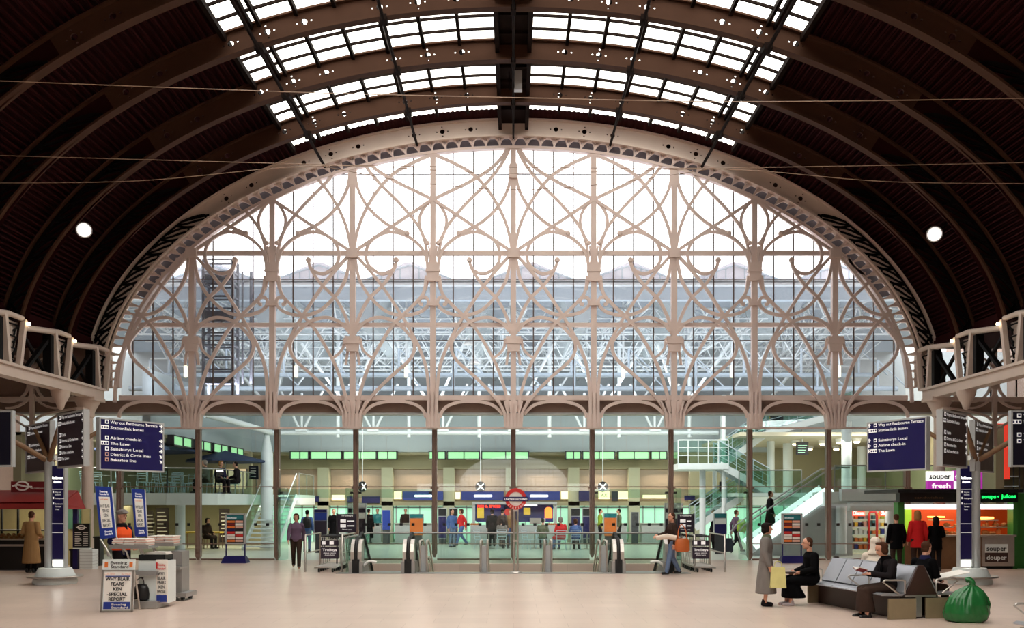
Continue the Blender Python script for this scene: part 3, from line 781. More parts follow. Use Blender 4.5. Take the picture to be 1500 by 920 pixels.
# ================================================================== the lobby behind the gable
YK = 49.0
def S(name, m, *boxes):
    b = MB()
    for q in boxes: b.mm(*q)
    return b.build(name, m, kind='structure')
S('wall_back_upper', 'wall_bluegrey', (-13.2, 13, 47, 47.3, 4.62, 6.9), (-26, 26, YK + .1, YK + .3, 4.4, 10.0))
S('wall_back', 'wall_olive', (-26, 26, YK, YK + .3, 3.83, 4.65), (-26, 26, YK - .3, YK + .2, 1.9, 2.12))
S('ceiling_lobby_soffit', 'wall_olive', (-13.2, 13, 47.3, YK + .1, 4.5, 4.62))
S('wall_back_shopfront', 'lit_teal', (-26, 26, YK + .25, YK + .4, 0, 2.0))
S('wall_back_niche', 'niche_tan', (-26, 26, YK + .35, YK + .5, 1.9, 3.9))
sl = MB()
for i in range(24): x = -13 + i * 1.1; sl.mm(x - .015, x + .015, 46.985, 47, 4.62, 6.9)
sl.mm(-13.2, 13, 46.98, 47, 5.5, 5.53); sl.build('trim_5', 'panel_grey', kind='structure')
pil = [475, 568, 658, 749, 840, 928, 1018]
for i, px in enumerate(pil):
    x = X_(px, YK); m = MB(); m.mm(x - .29, x + .29, YK - .3, YK + .3, 0, 3.9); m.mm(x - .33, x + .33, YK - .34, YK + .3, 0, .15)
    m.build('pillar', 'pillar_olive', None, ['olive square pillar farthest left along the back shopfronts', 'olive square pillar second from the left along the back shopfronts', 'olive square pillar left of the food counter at the back', 'olive square pillar behind the roundel sign', 'olive square pillar right of the food counter at the back', 'olive square pillar second from the right along the back shopfronts', 'olive square pillar farthest right along the back shopfronts'][i], 'pillar', 'pillars of the back shopfronts')
# upstand between shop windows and niche lamps
for px in (431, 522, 612, 704, 794, 884, 973): 
    x = X_(px, YK); g = bpy.data.lights.new('niche_light', 'AREA'); g.energy = 26; g.color = (1, .82, .66); g.size = 1.6; g.size_y = .2; g.shape = 'RECTANGLE'
    o = bpy.data.objects.new('niche_light', g); COL.objects.link(o); o.location = (x, YK - .1, 3.78); o.rotation_euler = (R(-25), 0, 0)
# green strip lights under the soffit
def striplight(x0, x1, label):
    t = thing('strip_light', label, 'lamp', ((x0 + x1) / 2, 46.9, 4.2), group='green lit strip lights along the lobby soffit')
    b = MB(); b.mm(x0 + .04, x1 - .04, 46.75, 46.95, 4.27, 4.6); b.build('diffuser', 'lit_green', t, world=True)
    b = MB(); b.mm(x0, x1, 46.7, 47.0, 4.22, 4.27); b.mm(x0, x1, 46.7, 47.0, 4.6, 4.64)
    for x in (x0, x1 - .05, x0 + (x1 - x0) * .5): b.mm(x, x + .05, 46.7, 47.0, 4.22, 4.64)
    b.build('frame', 'dark_grey', t, world=True)
w47 = lambda p: X_(p, 46.8)
for i, (a, b) in enumerate(((425, 453), (455, 501), (503, 552), (553, 582), (628, 653), (655, 703), (705, 775), (828, 851), (853, 901), (905, 951), (953, 977))):
    striplight(w47(a), w47(b), 'green lit strip light under the grey panels, ' + ['leftmost of the row', 'second from the left', 'third from the left', 'left of the left gap', 'right of the left gap', 'left of the roundel sign', 'above the roundel sign', 'right of the right gap', 'right of the right disc sign', 'second from the right', 'rightmost of the row'][i])
# shop signs above the back counters
def backsign(a, b, y0, y1, kind, label, txt=None):
    y = YK - .5; t = thing('shop_sign', label, 'sign', (X_((a + b) / 2, y), y, Z_(y1, y)), group='signs above the back counters')
    x0, x1, z0, z1 = X_(a, y), X_(b, y), Z_(y1, y), Z_(y0, y)
    m = MB(); m.mm(x0, x1, y, y + .15, z0, z1); t = m.build('panel', kind, t, world=True)
    m = MB()
    if txt == 'bar':
        zc = (z0 + z1) / 2; m.mm(x0 + (x1 - x0) * .3, x0 + (x1 - x0) * .72, y - .02, y, zc - .05, zc + .05); m.build('lit_stripe', 'lit_white', t, world=True)
    elif txt: m.text(txt, (x0 + x1) / 2, z0 + .12, (z1 - z0) * .6, y, align='CENTER'); m.build('lettering', 'ink' if kind == 'lit_yellow' else 'lit_sign', t, world=True)
backsign(453, 467, 727, 735, 'navy', 'small navy sign board left of the leftmost back pillar')
backsign(486, 504, 725, 733, 'lit_yellow', 'small lit yellow box sign right of the leftmost back pillar')
backsign(508, 520, 727, 736, 'navy', 'narrow navy sign beside the small lit yellow box')
backsign(530, 556, 727, 737, 'navy', 'navy sign board left of the second back pillar')
backsign(577, 588, 720, 731, 'lit_yellow', 'square lit yellow sign right of the second back pillar')
backsign(590, 649, 720, 733, 'sign_blue', 'long blue fascia sign with a lit stripe, left of the food counter', 'bar')
backsign(667, 674, 721, 731, 'lit_yellow', 'tiny lit yellow sign right of the third back pillar')
backsign(676, 738, 720, 733, 'sign_blue', 'long blue fascia sign with a lit stripe, above the left of the food counter', 'bar')
backsign(758, 820, 720, 733, 'sign_blue', 'long blue fascia sign with a lit stripe, above the right of the food counter', 'bar')
backsign(822, 832, 720, 731, 'lit_yellow', 'square lit yellow sign left of the fifth back pillar')
backsign(848, 867, 719, 734, 'navy', 'dark blue sign with faint figures right of the fifth back pillar')
backsign(877, 893, 720, 731, 'lit_yellow', 'lit yellow sign lettered AX beneath the right disc sign', 'AX')
backsign(896, 905, 720, 734, 'navy_dark', 'narrow black sign beside the lit yellow sign lettered AX')
backsign(906, 920, 720, 731, 'lit_yellow', 'lit yellow sign left of the sixth back pillar')
backsign(942, 976, 725, 730, 'lit_yellow', 'thin lit strip sign right of the sixth back pillar')
backsign(1003, 1018, 726, 733, 'navy', 'small navy sign left of the rightmost back pillar')
# glazing bars and counters of the shopfront
cb = MB()
for i in range(46): x = -13 + i * .62; cb.mm(x - .02, x + .02, YK + .1, YK + .25, 0, 1.95)
cb.mm(-13, 13, YK + .1, YK + .25, 1.78, 1.84); cb.build('trim_6', 'panel_grey', kind='structure')
for a, b, lb in ((484, 558, 'left'), (578, 648, 'middle left'), (850, 918, 'middle right'), (940, 1008, 'right')):
    m = MB(); y = YK - .9; x0, x1 = X_(a, y), X_(b, y); t = thing('ticket_counter', 'pale counter in front of the green lit back windows, %s one' % lb, 'counter', ((x0 + x1) / 2, y, 0), group='counters at the back windows')
    m.mm(x0, x1, y, y + .6, 0, .95); m.build('body', 'panel_grey', t, world=True); m = MB(); m.mm(x0 - .05, x1 + .05, y - .1, y + .65, .95, 1.0); m.build('worktop', 'stainless', t, world=True)
# free-standing boards in the lobby
def board(name, label, cat, px, y0, y1, w, Y, cols, group=None, txt=None, legs=True):
    s = F / Y; x = X_(px, Y); W = w / s; z0, z1 = max(.0, Z_(y1, Y)), Z_(y0, Y)
    t = thing(name, label, cat, (x, Y, 0), group=group)
    h = z1 - z0; 
    m = MB(); m.mm(-W / 2, W / 2, -.04, .08, z0, z1); m.build('cabinet', 'panel_grey', t)
    for c, f0, f1 in cols:
        m = MB(); m.mm(-W / 2 + .03, W / 2 - .03, -.06, -.04, z1 - h * f1, z1 - h * f0 - .01); m.build('panel', c, t)
    if legs and z0 > .02: m = MB(); m.mm(-W * .4, W * .4, -.03, .05, 0, z0); m.build('stand', 'dark_grey', t)
    if txt:
        m = MB()
        for (s_, f, sz, c) in txt: m.text(s_, 0, z1 - h * f, sz * h, -.065, width=None, align='CENTER')
        m.build('lettering', txt[0][3], t)
    return t
board('information_pillar', 'navy pillar with black screen left of the third back pillar', 'information pillar', 648, 744, 789, 13, 47, [('black', .02, .26), ('navy', .28, .98)], 'navy screen pillars')
board('information_pillar', 'navy pillar with black screen right of the third back pillar', 'information pillar', 664, 744, 789, 13, 47, [('black', .02, .26), ('navy', .28, .98)], 'navy screen pillars')
board('information_pillar', 'navy pillar with black screen right of the food counter', 'information pillar', 843, 744, 789, 14, 47, [('black', .02, .26), ('navy', .28, .98)], 'navy screen pillars')
board('information_pillar', 'navy pillar with black screen beside the mullion right of the food counter', 'information pillar', 860, 744, 789, 14, 47, [('black', .02, .26), ('navy', .28, .98)], 'navy screen pillars')
board('orange_notice_board', 'orange notice board with teal header, left of the centre', 'notice board', 610, 753, 784, 21, 40, [('teal', .0, .18), ('orange', .2, 1)], 'orange notice boards')
board('orange_notice_board', 'orange notice board with teal header, right of the centre', 'notice board', 894, 752, 785, 20, 40, [('teal', .0, .18), ('orange', .2, 1)], 'orange notice boards')
board('poster_stand', 'dark blue poster stand left of the leftmost back pillar', 'poster stand', 470, 746, 782, 20, 38, [('navy', .0, .12), ('sign_blue', .13, .45), ('plum', .46, 1)], 'poster stands')
board('poster_stand', 'blue grey poster on the second back pillar', 'poster stand', 566, 747, 776, 13, 46, [('sign_blue', 0, 1)], 'poster stands')
board('poster_stand', 'grey poster in front of the sixth back pillar', 'poster stand', 930, 750, 780, 12, 46, [('dark_grey', 0, 1)], 'poster stands')
board('poster_stand', 'blue poster stand with teal header near the lower right stair', 'poster stand', 1055, 752, 782, 19, 37, [('teal', 0, .22), ('white', .24, .5), ('navy', .52, 1)], 'poster stands')
for px, lb in ((517, 'white and plum ticket machine behind the left trolley sign'), (529, 'white and plum ticket machine, the right one behind the left trolley sign'), (993, 'white and plum ticket machine behind the right trolley sign'), (981, 'white and plum ticket machine, the left one behind the right trolley sign')):
    board('ticket_machine', lb, 'machine', px, 737, 782, 15, 36, [('white', 0, .15), ('plum', .17, .3), ('paper', .31, .5), ('plum', .52, 1)], 'ticket machines')
# centre food counter
Yf = 45.5
t = thing('food_counter', 'blue fronted food counter with red lit sign behind the roundel', 'kiosk', (X_(752, Yf), Yf, 0))
def fr(a, b, y0, y1, d0=0, d1=.1): return (X_(a, Yf), X_(b, Yf), Yf + d0, Yf + d1, max(0, Z_(y1, Yf)), Z_(y0, Yf))
m = MB(); m.mm(*fr(692, 816, 735, 739, -.1, 1.5)); m.mm(*fr(692, 696, 739, 798)); m.mm(*fr(812, 816, 739, 798)); m.build('frame', 'panel_grey', t, world=True)
m = MB(); m.mm(*fr(696, 812, 739, 765, 1.2, 1.3)); m.build('back_panel', 'sign_blue', t, world=True)
m = MB(); m.mm(*fr(696, 738, 739, 763)); m.mm(*fr(758, 770, 740, 752)); m.build('front_panel', 'navy', t, world=True)
m = MB(); m.text('PIES & SPICES', X_(699, Yf), Z_(743.5, Yf), .17, Yf - .02, width=1.15, bold=.03); m.build('red_lettering', 'neon_red', t, world=True)
m = MB(); m.mm(*fr(699, 709, 744, 759, -.05, 0)); m.mm(*fr(767, 777, 744, 754, -.05, 0)); m.build('menu_panel', 'yellow', t, world=True)
m = MB(); m.prism([(X_(798, Yf), Z_(759, Yf)), (X_(809, Yf), Z_(759, Yf)), (X_(809, Yf), Z_(746, Yf)), (X_(806, Yf), Z_(743, Yf)), (X_(801, Yf), Z_(743, Yf)), (X_(798, Yf), Z_(746, Yf))], Yf - .06, Yf); m.build('arched_panel', 'lit_orange', t, world=True)
m = MB(); m.lathe([(.17, -.08), (.17, 0)], (X_(744, Yf), Yf, Z_(750, Yf)), 16, axis='y'); m.build('round_sign', 'red', t, world=True)
m = MB(); m.mm(*fr(758, 787, 738, 741.5, -.05, 0)); m.build('lit_sign', 'lit_sign', t, world=True)
m = MB(); m.mm(*fr(690, 735, 769, 798, -.6, .2)); m.mm(*fr(758, 815, 769, 798, -.6, .2)); m.build('counter', 'panel_grey', t, world=True)
m = MB(); m.mm(*fr(776, 792, 759, 768, -.5, .1)); m.build('coffee_machine', 'stainless', t, world=True)
for i, (px, nm, mt, lb) in enumerate(((697, 'pastry_tray', 'food', 'tray of pastries at the left end of the food counter'), (716, 'cup_stack', 'white', 'stack of white cups on the left of the food counter'), (726, 'bottle', 'yellow', 'yellow bottle on the left of the food counter'), (797, 'cup_stack', 'white', 'stack of white cups right of the coffee machine'), (808, 'pastry_tray', 'food', 'tray of pastries at the right end of the food counter'))):
    m = MB(); x = X_(px, Yf); z = Z_(769, Yf)
    if nm == 'pastry_tray':
        for j in range(5): m.ball((x - .2 + j * .1, Yf - .2, z + .05), (.06, .1, .05), 8, 5)
        m.mm(x - .28, x + .28, Yf - .35, Yf - .05, z, z + .02)
    else: m.lathe([(.05, 0), (.055, .25), (.03, .3), (.03, .34)] if nm == 'bottle' else [(.05, 0), (.06, .3), (.065, .32)], (x, Yf - .2, z), 10)
    m.build(nm, mt, None, lb, nm.replace('_', ' '))
# hanging disc signs with a white cross
for px, py, lb, rz in ((704, 713, 'black disc sign with white cross left of the roundel', 0), (883, 713, 'black disc sign with white cross right of the roundel', 0), (531, 713, 'black disc sign seen edge on beside the third mullion', 1.1), (1056, 713, 'small disc sign with cross beside the stair in the right half', 1.3)):
    Y = 40; t = thing('disc_sign', lb, 'sign', P(px, py, Y), rz, 'hanging disc signs'); r = 7.6 * Y / F
    m = MB(); m.lathe([(r, -.06), (r, .06)], n=24, axis='y'); m.build('disc', 'black', t)
    m = MB()
    for a in (1, -1): m.bar((-r * .6, -.07, -a * r * .6), (r * .6, -.07, a * r * .6), .05, .02, up=(0, 1, 0))
    m.build('cross', 'lit_sign', t)
    m = MB(); m.tube([(0, 0, r), (0, 0, 3.5)], .015, 5); m.build('hanger', 'steel_white', t)

# ---- white tubular structure and glazed roof
m = MB(); m.mm(-20, 20, 33.7, 50, 10.0, 10.08); m.build('ceiling_lobby', 'lobby_glazing', kind='structure')
ridge = [(310, 0), (467, 1), (600, 2), (777, 3), (925, 4), (1077, 5), (1230, 6)]
for px, i in ridge:
    Y = 34.4; x = X_(px, Y); m = MB(); w_ = 1.75; zt_, zb_ = Z_(384, Y), Z_(411, Y)
    m.prism([(x - w_, zb_ - .1), (x + w_, zb_ - .1), (x + w_, zb_), (x + .12, zt_), (x - .12, zt_), (x - w_, zb_)], Y, Y + 1.9)
    t = thing('roof_lantern', 'pale pitched roof ridge beyond the gable glass, ' + ['leftmost', 'second from the left', 'third from the left', 'the one above the roundel', 'third from the right', 'second from the right', 'rightmost'][i], 'roof', (x, Y, zb_ - .1), group='pale pitched roofs beyond the gable')
    m.build('roof_slope', 'lilac_roof', t, world=True)
    m = MB()
    for s_ in (-1, 1):
        for j in range(1, 5):
            xx = x + s_ * w_ * j / 5; zz = zt_ + (zb_ - zt_) * j / 5; m.mm(xx - .02, xx + .02, Y - .03, Y, zb_, zz)
        m.bar((x, Y - .03, zt_ - .12), (x + s_ * w_, Y - .03, zb_ - .0), .05)
    m.build('glazing_bars', 'steel_pale', t, world=True)
S('ceiling_edge_beam', 'steel_white', (-20, 20, 33.7, 34.0, Z_(418, 33.8), Z_(410, 33.8)))
S('ceiling_edge_grey', 'steel_pale', (-20, 20, 34.1, 34.4, Z_(440, 34.2), Z_(421, 34.2)))
rnd = random.Random(3)
vx = [X_(p, 42) for p in (442, 547, 649, 752, 856, 959)]; px_ = [X_(p, 42) for p in (391, 495, 599, 702, 805, 907, 1010)]
tb = MB(); tb.tube([(X_(386, 42), 42, 5.2), (X_(1052, 42), 42, 5.2)], .1, 10); tb.build('ceiling_tube_beam', 'steel_white', kind='structure')
for i, x in enumerate(px_):
    b = MB(); b.tube([(x, 42, 5.0), (x, 42, 9.9)], .085, 8); b.build('ceiling_post', 'steel_white', kind='structure')
for i, x in enumerate(vx):
    b = MB()
    b.tube([(x, 42, 5.3), (x, 42, 7.0)], .06, 6)
    for c in (-1, 1): b.tube([(x + c * .08, 42, 5.32), (x + c * 1.1, 42, 7.4)], .06, 6)
    b.mm(x - .25, x + .25, 41.8, 42.2, 5.25, 5.36); b.build('ceiling_strut', 'steel_white', kind='structure')
for z, Y in ((6.5, 36.4), (7.3, 38.4)):
    b = MB(); b.tube([(-15, Y, z), (15, Y, z)], .1, 8)
    for i in range(13): x = -14.2 + i * 2.37; b.tube([(x, Y, z), (x, Y, z + 1.1)], .05, 6); b.tube([(x, Y, z + 1.1), (x + 1.18, Y, z)], .03, 5)
    b.build('ceiling_rail', 'steel_pale', kind='structure')
def truss(p, q, d, n, r, name):
    p, q = Vector(p), Vector(q); b = MB(); dz = Vector((0, 0, d)); b.tube([p, q], r, 6); b.tube([p - dz, q - dz], r, 6); side = (q - p).normalized().cross(Vector((0, 0, 1))) * .5
    b.tube([p - dz * .5 + side, q - dz * .5 + side], r * .8, 5)
    for i in range(n):
        a, c = p + (q - p) * i / n, p + (q - p) * (i + 1) / n; mid = (a + c) / 2 - dz
        b.tube([a, mid], r * .65, 5); b.tube([mid, c], r * .65, 5); b.tube([a, mid + dz * .5 + side], r * .6, 5); b.tube([mid, c - dz * .5 + side], r * .5, 5)
    b.build(name, 'steel_white', kind='structure')
for i, x in enumerate([-13.5, -11.2, -9, -6.7, -4.5, -2.2, 0, 2.2, 4.5, 6.7, 9, 11.2, 13.5]):
    truss((x, 34.5, 9.7), (x + (1.2 if i % 2 else -1.2), 49, 9.7), .9 + .3 * (i % 2), 9, .05, 'ceiling_truss')
for j, Y in enumerate((36, 38.5, 41, 43.5, 46)):
    truss((-15, Y, 9.55 - .3 * (j % 2)), (15, Y, 9.55 - .3 * (j % 2)), 1.0 + .25 * (j % 3), 22, .04, 'ceiling_truss')
for x in (-11, -7.4, -3.6, 0.2, 4.0, 7.6, 11.2):   # raking struts from the floor level up to the roof
    b = MB(); b.tube([(x, 42.5, 6.2), (x + 2.1, 38, 9.7)], .07, 6); b.tube([(x, 42.5, 6.2), (x - 2.1, 38, 9.7)], .07, 6); b.tube([(x, 42.5, 6.2), (x, 46, 9.6)], .06, 6)
    b.tube([(x + 1.2, 39, 6.0), (x + 2.6, 40, 8.2)], .04, 5); b.build('ceiling_strut', 'steel_white', kind='structure')
for px in (388, 533, 689, 851, 1001, 1153):     # deep valley gutters between the roof ridges
    x = X_(px, 34.4); m = MB(); m.hexa([(x - .25, 34.4, 8.7), (x + .25, 34.4, 8.7), (x + .25, 49, 8.7), (x - .25, 49, 8.7)], [(x - .8, 34.4, 9.9), (x + .8, 34.4, 9.9), (x + .8, 49, 9.9), (x - .8, 49, 9.9)]); m.build('ceiling_gutter', 'wall_bluegrey', kind='structure')
# dark lift tower of open framing behind the left of the gable
Y = 32.8; t = thing('lift_tower', 'dark open frame lift tower behind the left of the gable glass', 'tower', (X_(320, Y), Y, 5.62))
b = MB(); x0, x1 = X_(298, Y), X_(341, Y)
for x in (x0, x1):
    for y in (Y, Y + .6): b.mm(x - .045, x + .045, y - .045, y + .045, 5.62, 10.6)
b.build('mast', 'tower_grey', t, world=True)
b = MB()
for i in range(11):
    z = 6.3 + i * .43
    for y in (Y, Y + .6): b.mm(x0, x1, y - .03, y + .03, z - .03, z + .03)
    for x in (x0, x1): b.mm(x - .03, x + .03, Y, Y + .6, z - .03, z + .03)
b.mm(x0, x1, Y, Y + .6, 8.5, 8.8); b.mm(x0, x1, Y, Y + .6, 9.9, 10.1); b.mm(x0, x1, Y, Y + .6, 6.25, 6.45)
b.build('crosspiece', 'tower_grey', t, world=True)
b = MB(); b.bar((x0, Y, 7.9), (x1, Y, 8.7), .05); b.bar((x1 + .5, Y + .5, 6.3), (x1 + .5, Y + .5, 10.3), .08); b.bar((x1 + .2, Y + .5, 6.3), (x1 + .2, Y + .5, 10.3), .06); b.build('ladder', 'tower_grey', t, world=True)
# lantern lights and pendants inside the glass
for px, lb in ((272, 'white tube lantern behind the gable glass, leftmost'), (434, 'white tube lantern behind the gable glass, second from the left'), (595, 'white tube lantern behind the gable glass, left of the centre'), (913, 'white tube lantern behind the gable glass, right of the centre'), (1072, 'white tube lantern behind the gable glass, second from the right'), (1229, 'white tube lantern behind the gable glass, rightmost')):
    Y = 36; t = thing('pendant_lantern', lb, 'lamp', P(px, 553, Y), group='tube lanterns behind the gable glass')
    m = MB(); m.lathe([(.04, 0), (.075, .04), (.075, .42), (.05, .46)], n=12); m.build('shade', 'lit_yellow', t); m = MB(); m.tube([(0, 0, .46), (0, 0, 3.1)], .04, 6); m.build('stem', 'steel_white', t)
for px, py, lb in ((687, 505, 'upper white dome pendant behind the gable glass'), (695, 533, 'lower white dome pendant behind the gable glass')):
    t = thing('dome_pendant', lb, 'lamp', P(px, py, 36), group='dome pendants behind the gable glass')
    m = MB(); m.lathe([(.21, 0), (.2, .06), (.12, .12), (.04, .17), (.03, .26)], n=16); m.build('shade', 'white', t); m = MB(); m.tube([(0, 0, .25), (0, 0, 2.2)], .012, 5); m.build('cord', 'steel_white', t)

# ---- left wing: grey band, soffit lights, mezzanine café
S('wall_left_wing', 'wall_bluegrey', (-13.5, -13.2, 33.9, 47, 4.62, 6.9))
S('ceiling_left_wing', 'wall_olive', (-22, -13.2, 33.9, 49, 4.5, 4.62))
S('wall_left_inner', 'wall_olive', (-18.2, -17.9, 33.9, 49, 0, 4.6))
b = MB(); b.tube([P(300, 607, 36.5), P(340, 617, 38.5), P(396, 633, 42)], .13, 8); b.build('ceiling_raker', 'steel_white', kind='structure')
for k, y in enumerate((36.6, 39.0, 41.4, 43.8)):
    t = thing('strip_light', 'green lit strip light over the left café balcony, ' + ['nearest the gable', 'second from the gable', 'third from the gable', 'farthest from the gable'][k], 'lamp', (-13.1, y, 4.2), group='green lit strip lights along the lobby soffit')
    m = MB(); m.mm(-13.2, -13.0, y - 1.0, y + 1.0, 4.27, 4.6); m.build('diffuser', 'lit_green', t, world=True)
    m = MB(); m.mm(-13.25, -12.95, y - 1.05, y + 1.05, 4.22, 4.27); m.mm(-13.25, -12.95, y - 1.05, y + 1.05, 4.6, 4.64)
    for yy in (y - 1.05, y, y + 1.0): m.mm(-13.25, -12.95, yy, yy + .05, 4.22, 4.64)
    m.build('frame', 'dark_grey', t, world=True)
mez = [(-26, 36.5), (-13.6, 36.5), (-12.5, 36.9), (-12.0, 37.8), (-11.85, 39), (-11.85, 43.6), (-10.0, 43.6), (-10.0, 47), (-26, 48.9)]
m = MB(); m.prism(mez, 1.95, 2.42, 'z'); m.build('floor_mezzanine_left', 'panel_white', kind='structure')
def glassrail(name, label, pts, z, h=1.0, group='glass balustrades', posts=True, gm='glass_green'):
    t = thing(name, label, 'railing', (pts[0][0], pts[0][1], z), group=group)
    g = MB(); r_ = MB(); p_ = MB()
    for a, b in zip(pts, pts[1:]):
        a3, b3 = Vector((*a, z)), Vector((*b, z))
        d = (b3 - a3); nrm = Vector((-d.y, d.x, 0)).normalized() * .008
        g.hexa([a3 + nrm, b3 + nrm, b3 - nrm, a3 - nrm], [v + Vector((0, 0, h - .03)) for v in (a3 + nrm, b3 + nrm, b3 - nrm, a3 - nrm)])
        r_.tube([a3 + Vector((0, 0, h)), b3 + Vector((0, 0, h))], .03, 6)
        if posts:
            n = max(1, int(d.length / 1.5))
            for i in range(n + 1): q = a3 + d * i / n; p_.mm(q.x - .02, q.x + .02, q.y - .02, q.y + .02, z, z + h)
    g.build('glass_panel', gm, t, world=True); r_.build('handrail', 'steel_grey', t, world=True)
    if posts: p_.build('post', 'steel_grey', t, world=True)
    return t
glassrail('glass_balustrade', 'glass balustrade along the left café balcony', [(-18, 36.6), (-13.6, 36.6), (-12.55, 37.0), (-12.1, 37.85), (-11.95, 39), (-11.95, 43.4)], 2.42, 1.0)
glassrail('glass_balustrade', 'glass balustrade at the head of the left stair', [(-10.05, 43.7), (-10.05, 46.9)], 2.42, 1.0)
def table(label, x, y, z, g):
    t = thing('cafe_table', label, 'table', (x, y, z), group=g)
    m = MB(); m.lathe([(.38, .7), (.38, .73)], n=18); m.build('tabletop', 'stainless', t)
    m = MB(); m.tube([(0, 0, .02), (0, 0, .7)], .03, 6); m.build('pedestal', 'stainless', t)
    m = MB(); m.lathe([(.26, 0), (.22, .02), (.04, .05)], n=14); m.build('base', 'stainless', t); return t
def chair(label, x, y, z, rz, g, mt='steel_pale'):
    t = thing('cafe_chair', label, 'chair', (x, y, z), rz, g)
    m = MB(); m.mm(-.2, .2, -.2, .2, .43, .46); m.build('seat', mt, t)
    m = MB(); m.tube([(-.2, .2, .45), (-.2, .26, .86), (.2, .26, .86), (.2, .2, .45)], .018, 6)
    for i in range(3): m.tube([(-.2, .22 + .012 * i, .58 + .1 * i), (.2, .22 + .012 * i, .58 + .1 * i)], .014, 5)
    m.build('backrest', mt, t)
    for sx in (-1, 1):
        for sy in (-1, 1): m = MB(); m.tube([(sx * .17, sy * .17, .44), (sx * .22, sy * .22, 0)], .016, 5); m.build('leg', mt, t)
    return t
tabs = [(-16.6, 37.4, 'left end, nearest the news stand'), (-15.1, 37.5, 'beside the second mullion'), (-13.5, 37.8, 'right of the second mullion'), (-14.4, 39.6, 'behind the front row'), (-12.8, 40.6, 'close to the left stair')]
for i, (x, y, w_) in enumerate(tabs):
    table('round steel café table on the left balcony, ' + w_, x, y, 2.42, 'café tables on the left balcony')
    for j in range(3):
        a = 2.1 * j + i; chair('metal café chair ' + ['left of', 'behind', 'right of'][j] + ' the balcony table ' + w_, x + .6 * math.cos(a), y + .45 * math.sin(a) + .05, 2.42, a - PI / 2, 'café chairs on the left balcony')
for i, (px, py, Y, r, lb) in enumerate(((215, 652, 38.2, 2.1, 'navy parasol over the left end of the café balcony'), (330, 668, 41, 1.75, 'navy parasol over the right end of the café balcony'))):
    p = P(px, py, Y); t = thing('parasol', lb, 'parasol', (p.x, p.y, 2.42), group='navy parasols on the café balcony'); h = p.z - 2.42
    m = MB(); m.lathe([(r, h - .28), (r, h - .2), (.05, h + .22), (.02, h + .25)], n=8, smooth=False); m.build('canopy', 'umbrella_navy', t)
    m = MB(); m.tube([(0, 0, .05), (0, 0, h + .2)], .03, 8); m.build('pole', 'steel_white', t)
    m = MB(); m.lathe([(.3, 0), (.28, .06), (.05, .09)], n=14); m.build('base', 'dark_grey', t)
    for k in range(8): m = MB(); a = 2 * PI * k / 8; m.tube([(0, 0, h - .1), (r * .9 * math.cos(a), r * .9 * math.sin(a), h - .22)], .012, 4); m.build('rib', 'dark_grey', t)
# café back wall windows and menu board
for a, b, y0, y1, mt, lb in ((311, 362, 687, 716, 'lit_shop', 'lit cream shop window at the back of the left balcony'), (400, 466, 687, 720, 'niche_tan', '')):
    if mt == 'lit_shop':
        Y = 46.5; t = thing('shop_window', lb, 'window', P((a + b) / 2, y1, Y)); m = MB(); m.mm(X_(a, Y), X_(b, Y), Y, Y + .1, Z_(y1, Y), Z_(y0, Y)); m.build('pane', mat('lit_shop', (230, 200, 160), em=.45), t, world=True)
        m = MB()
        for k in range(4): x = X_(a, Y) + (X_(b, Y) - X_(a, Y)) * k / 3; m.mm(x - .03, x + .03, Y - .04, Y, Z_(y1, Y), Z_(y0, Y))
        m.build('frame', 'dark_grey', t, world=True)
S('wall_cafe_back', 'wall_olive', (-18, -13.1, 46.6, 46.8, 2.4, 4.6))
t = thing('menu_board', 'dark menu board hanging beside the tapered white column', 'board', P(372, 702, 43)); m = MB(); m.mm(-.22, .22, -.03, .03, 0, .62); m.build('panel', 'navy_dark', t); m = MB()
for k in range(4): m.mm(-.15, .1, -.04, -.03, .1 + k * .13, .14 + k * .13)
m.build('lettering', 'paper', t)
# tapered white column
def wcol(px, Y, r, z0, z1, label, taper=True):
    t = thing('round_column', label, 'column', (X_(px, Y), Y, z0), group='round white columns of the lobby')
    m = MB(); m.lathe([(r, .1), (r, z1 - z0 - (.9 if taper else .15))] + ([(r * .35, z1 - z0)] if taper else [(r, z1 - z0)]), n=18); m.build('shaft', 'steel_white', t); m = MB(); m.lathe([(r * 1.15, 0), (r * 1.15, .1)], n=18); m.build('base', 'panel_grey', t)
wcol(391, 42.0, .27, 0, 5.15, 'white column with tapered head left of the second mullion pair')
wcol(264, 38.5, .2, 0, 1.95, 'short white column under the left balcony behind the news stand', False)
wcol(165, 38.5, .2, 0, 1.95, 'short white column under the left balcony hidden behind the blue poster', False)
# under the left balcony
S('wall_under_left', 'wall_olive', (-26, -11.8, 45.6, 45.8, 0, 1.95))
for a, b, y0, y1, lb in ((228, 247, 744, 792, 'tall dark poster with white writing under the left balcony'), (321, 336, 745, 792, 'tall plum poster under the balcony behind the information stand'), (213, 224, 748, 790, 'narrow black and white poster beside the flat cap seller')):
    Y = 44.5; t = thing('wall_poster', lb, 'poster', (X_((a + b) / 2, Y), Y, .15), group='dark posters under the left balcony')
    m = MB(); m.mm(X_(a, Y), X_(b, Y), Y, Y + .05, .15, Z_(y0, Y)); m.build('panel', 'plum_brown', t, world=True); m = MB()
    for k in range(7): z = Z_(y0, Y) - .25 - k * .18; m.mm(X_(a, Y) + .08, X_(a, Y) + .2 + .05 * (k % 3) + (X_(b, Y) - X_(a, Y)) * .4, Y - .01, Y, z, z + .05)
    m.build('lettering', 'paper', t, world=True)
for k, px in enumerate((205, 300, 345, 380)):
    Y = 44; g = bpy.data.lights.new('under_balcony_light', 'AREA'); g.energy = 16; g.color = (1, .86, .6); g.size = 1.2
    o = bpy.data.objects.new('under_balcony_light', g); COL.objects.link(o); o.location = (X_(px, Y), Y - 1, 1.9)
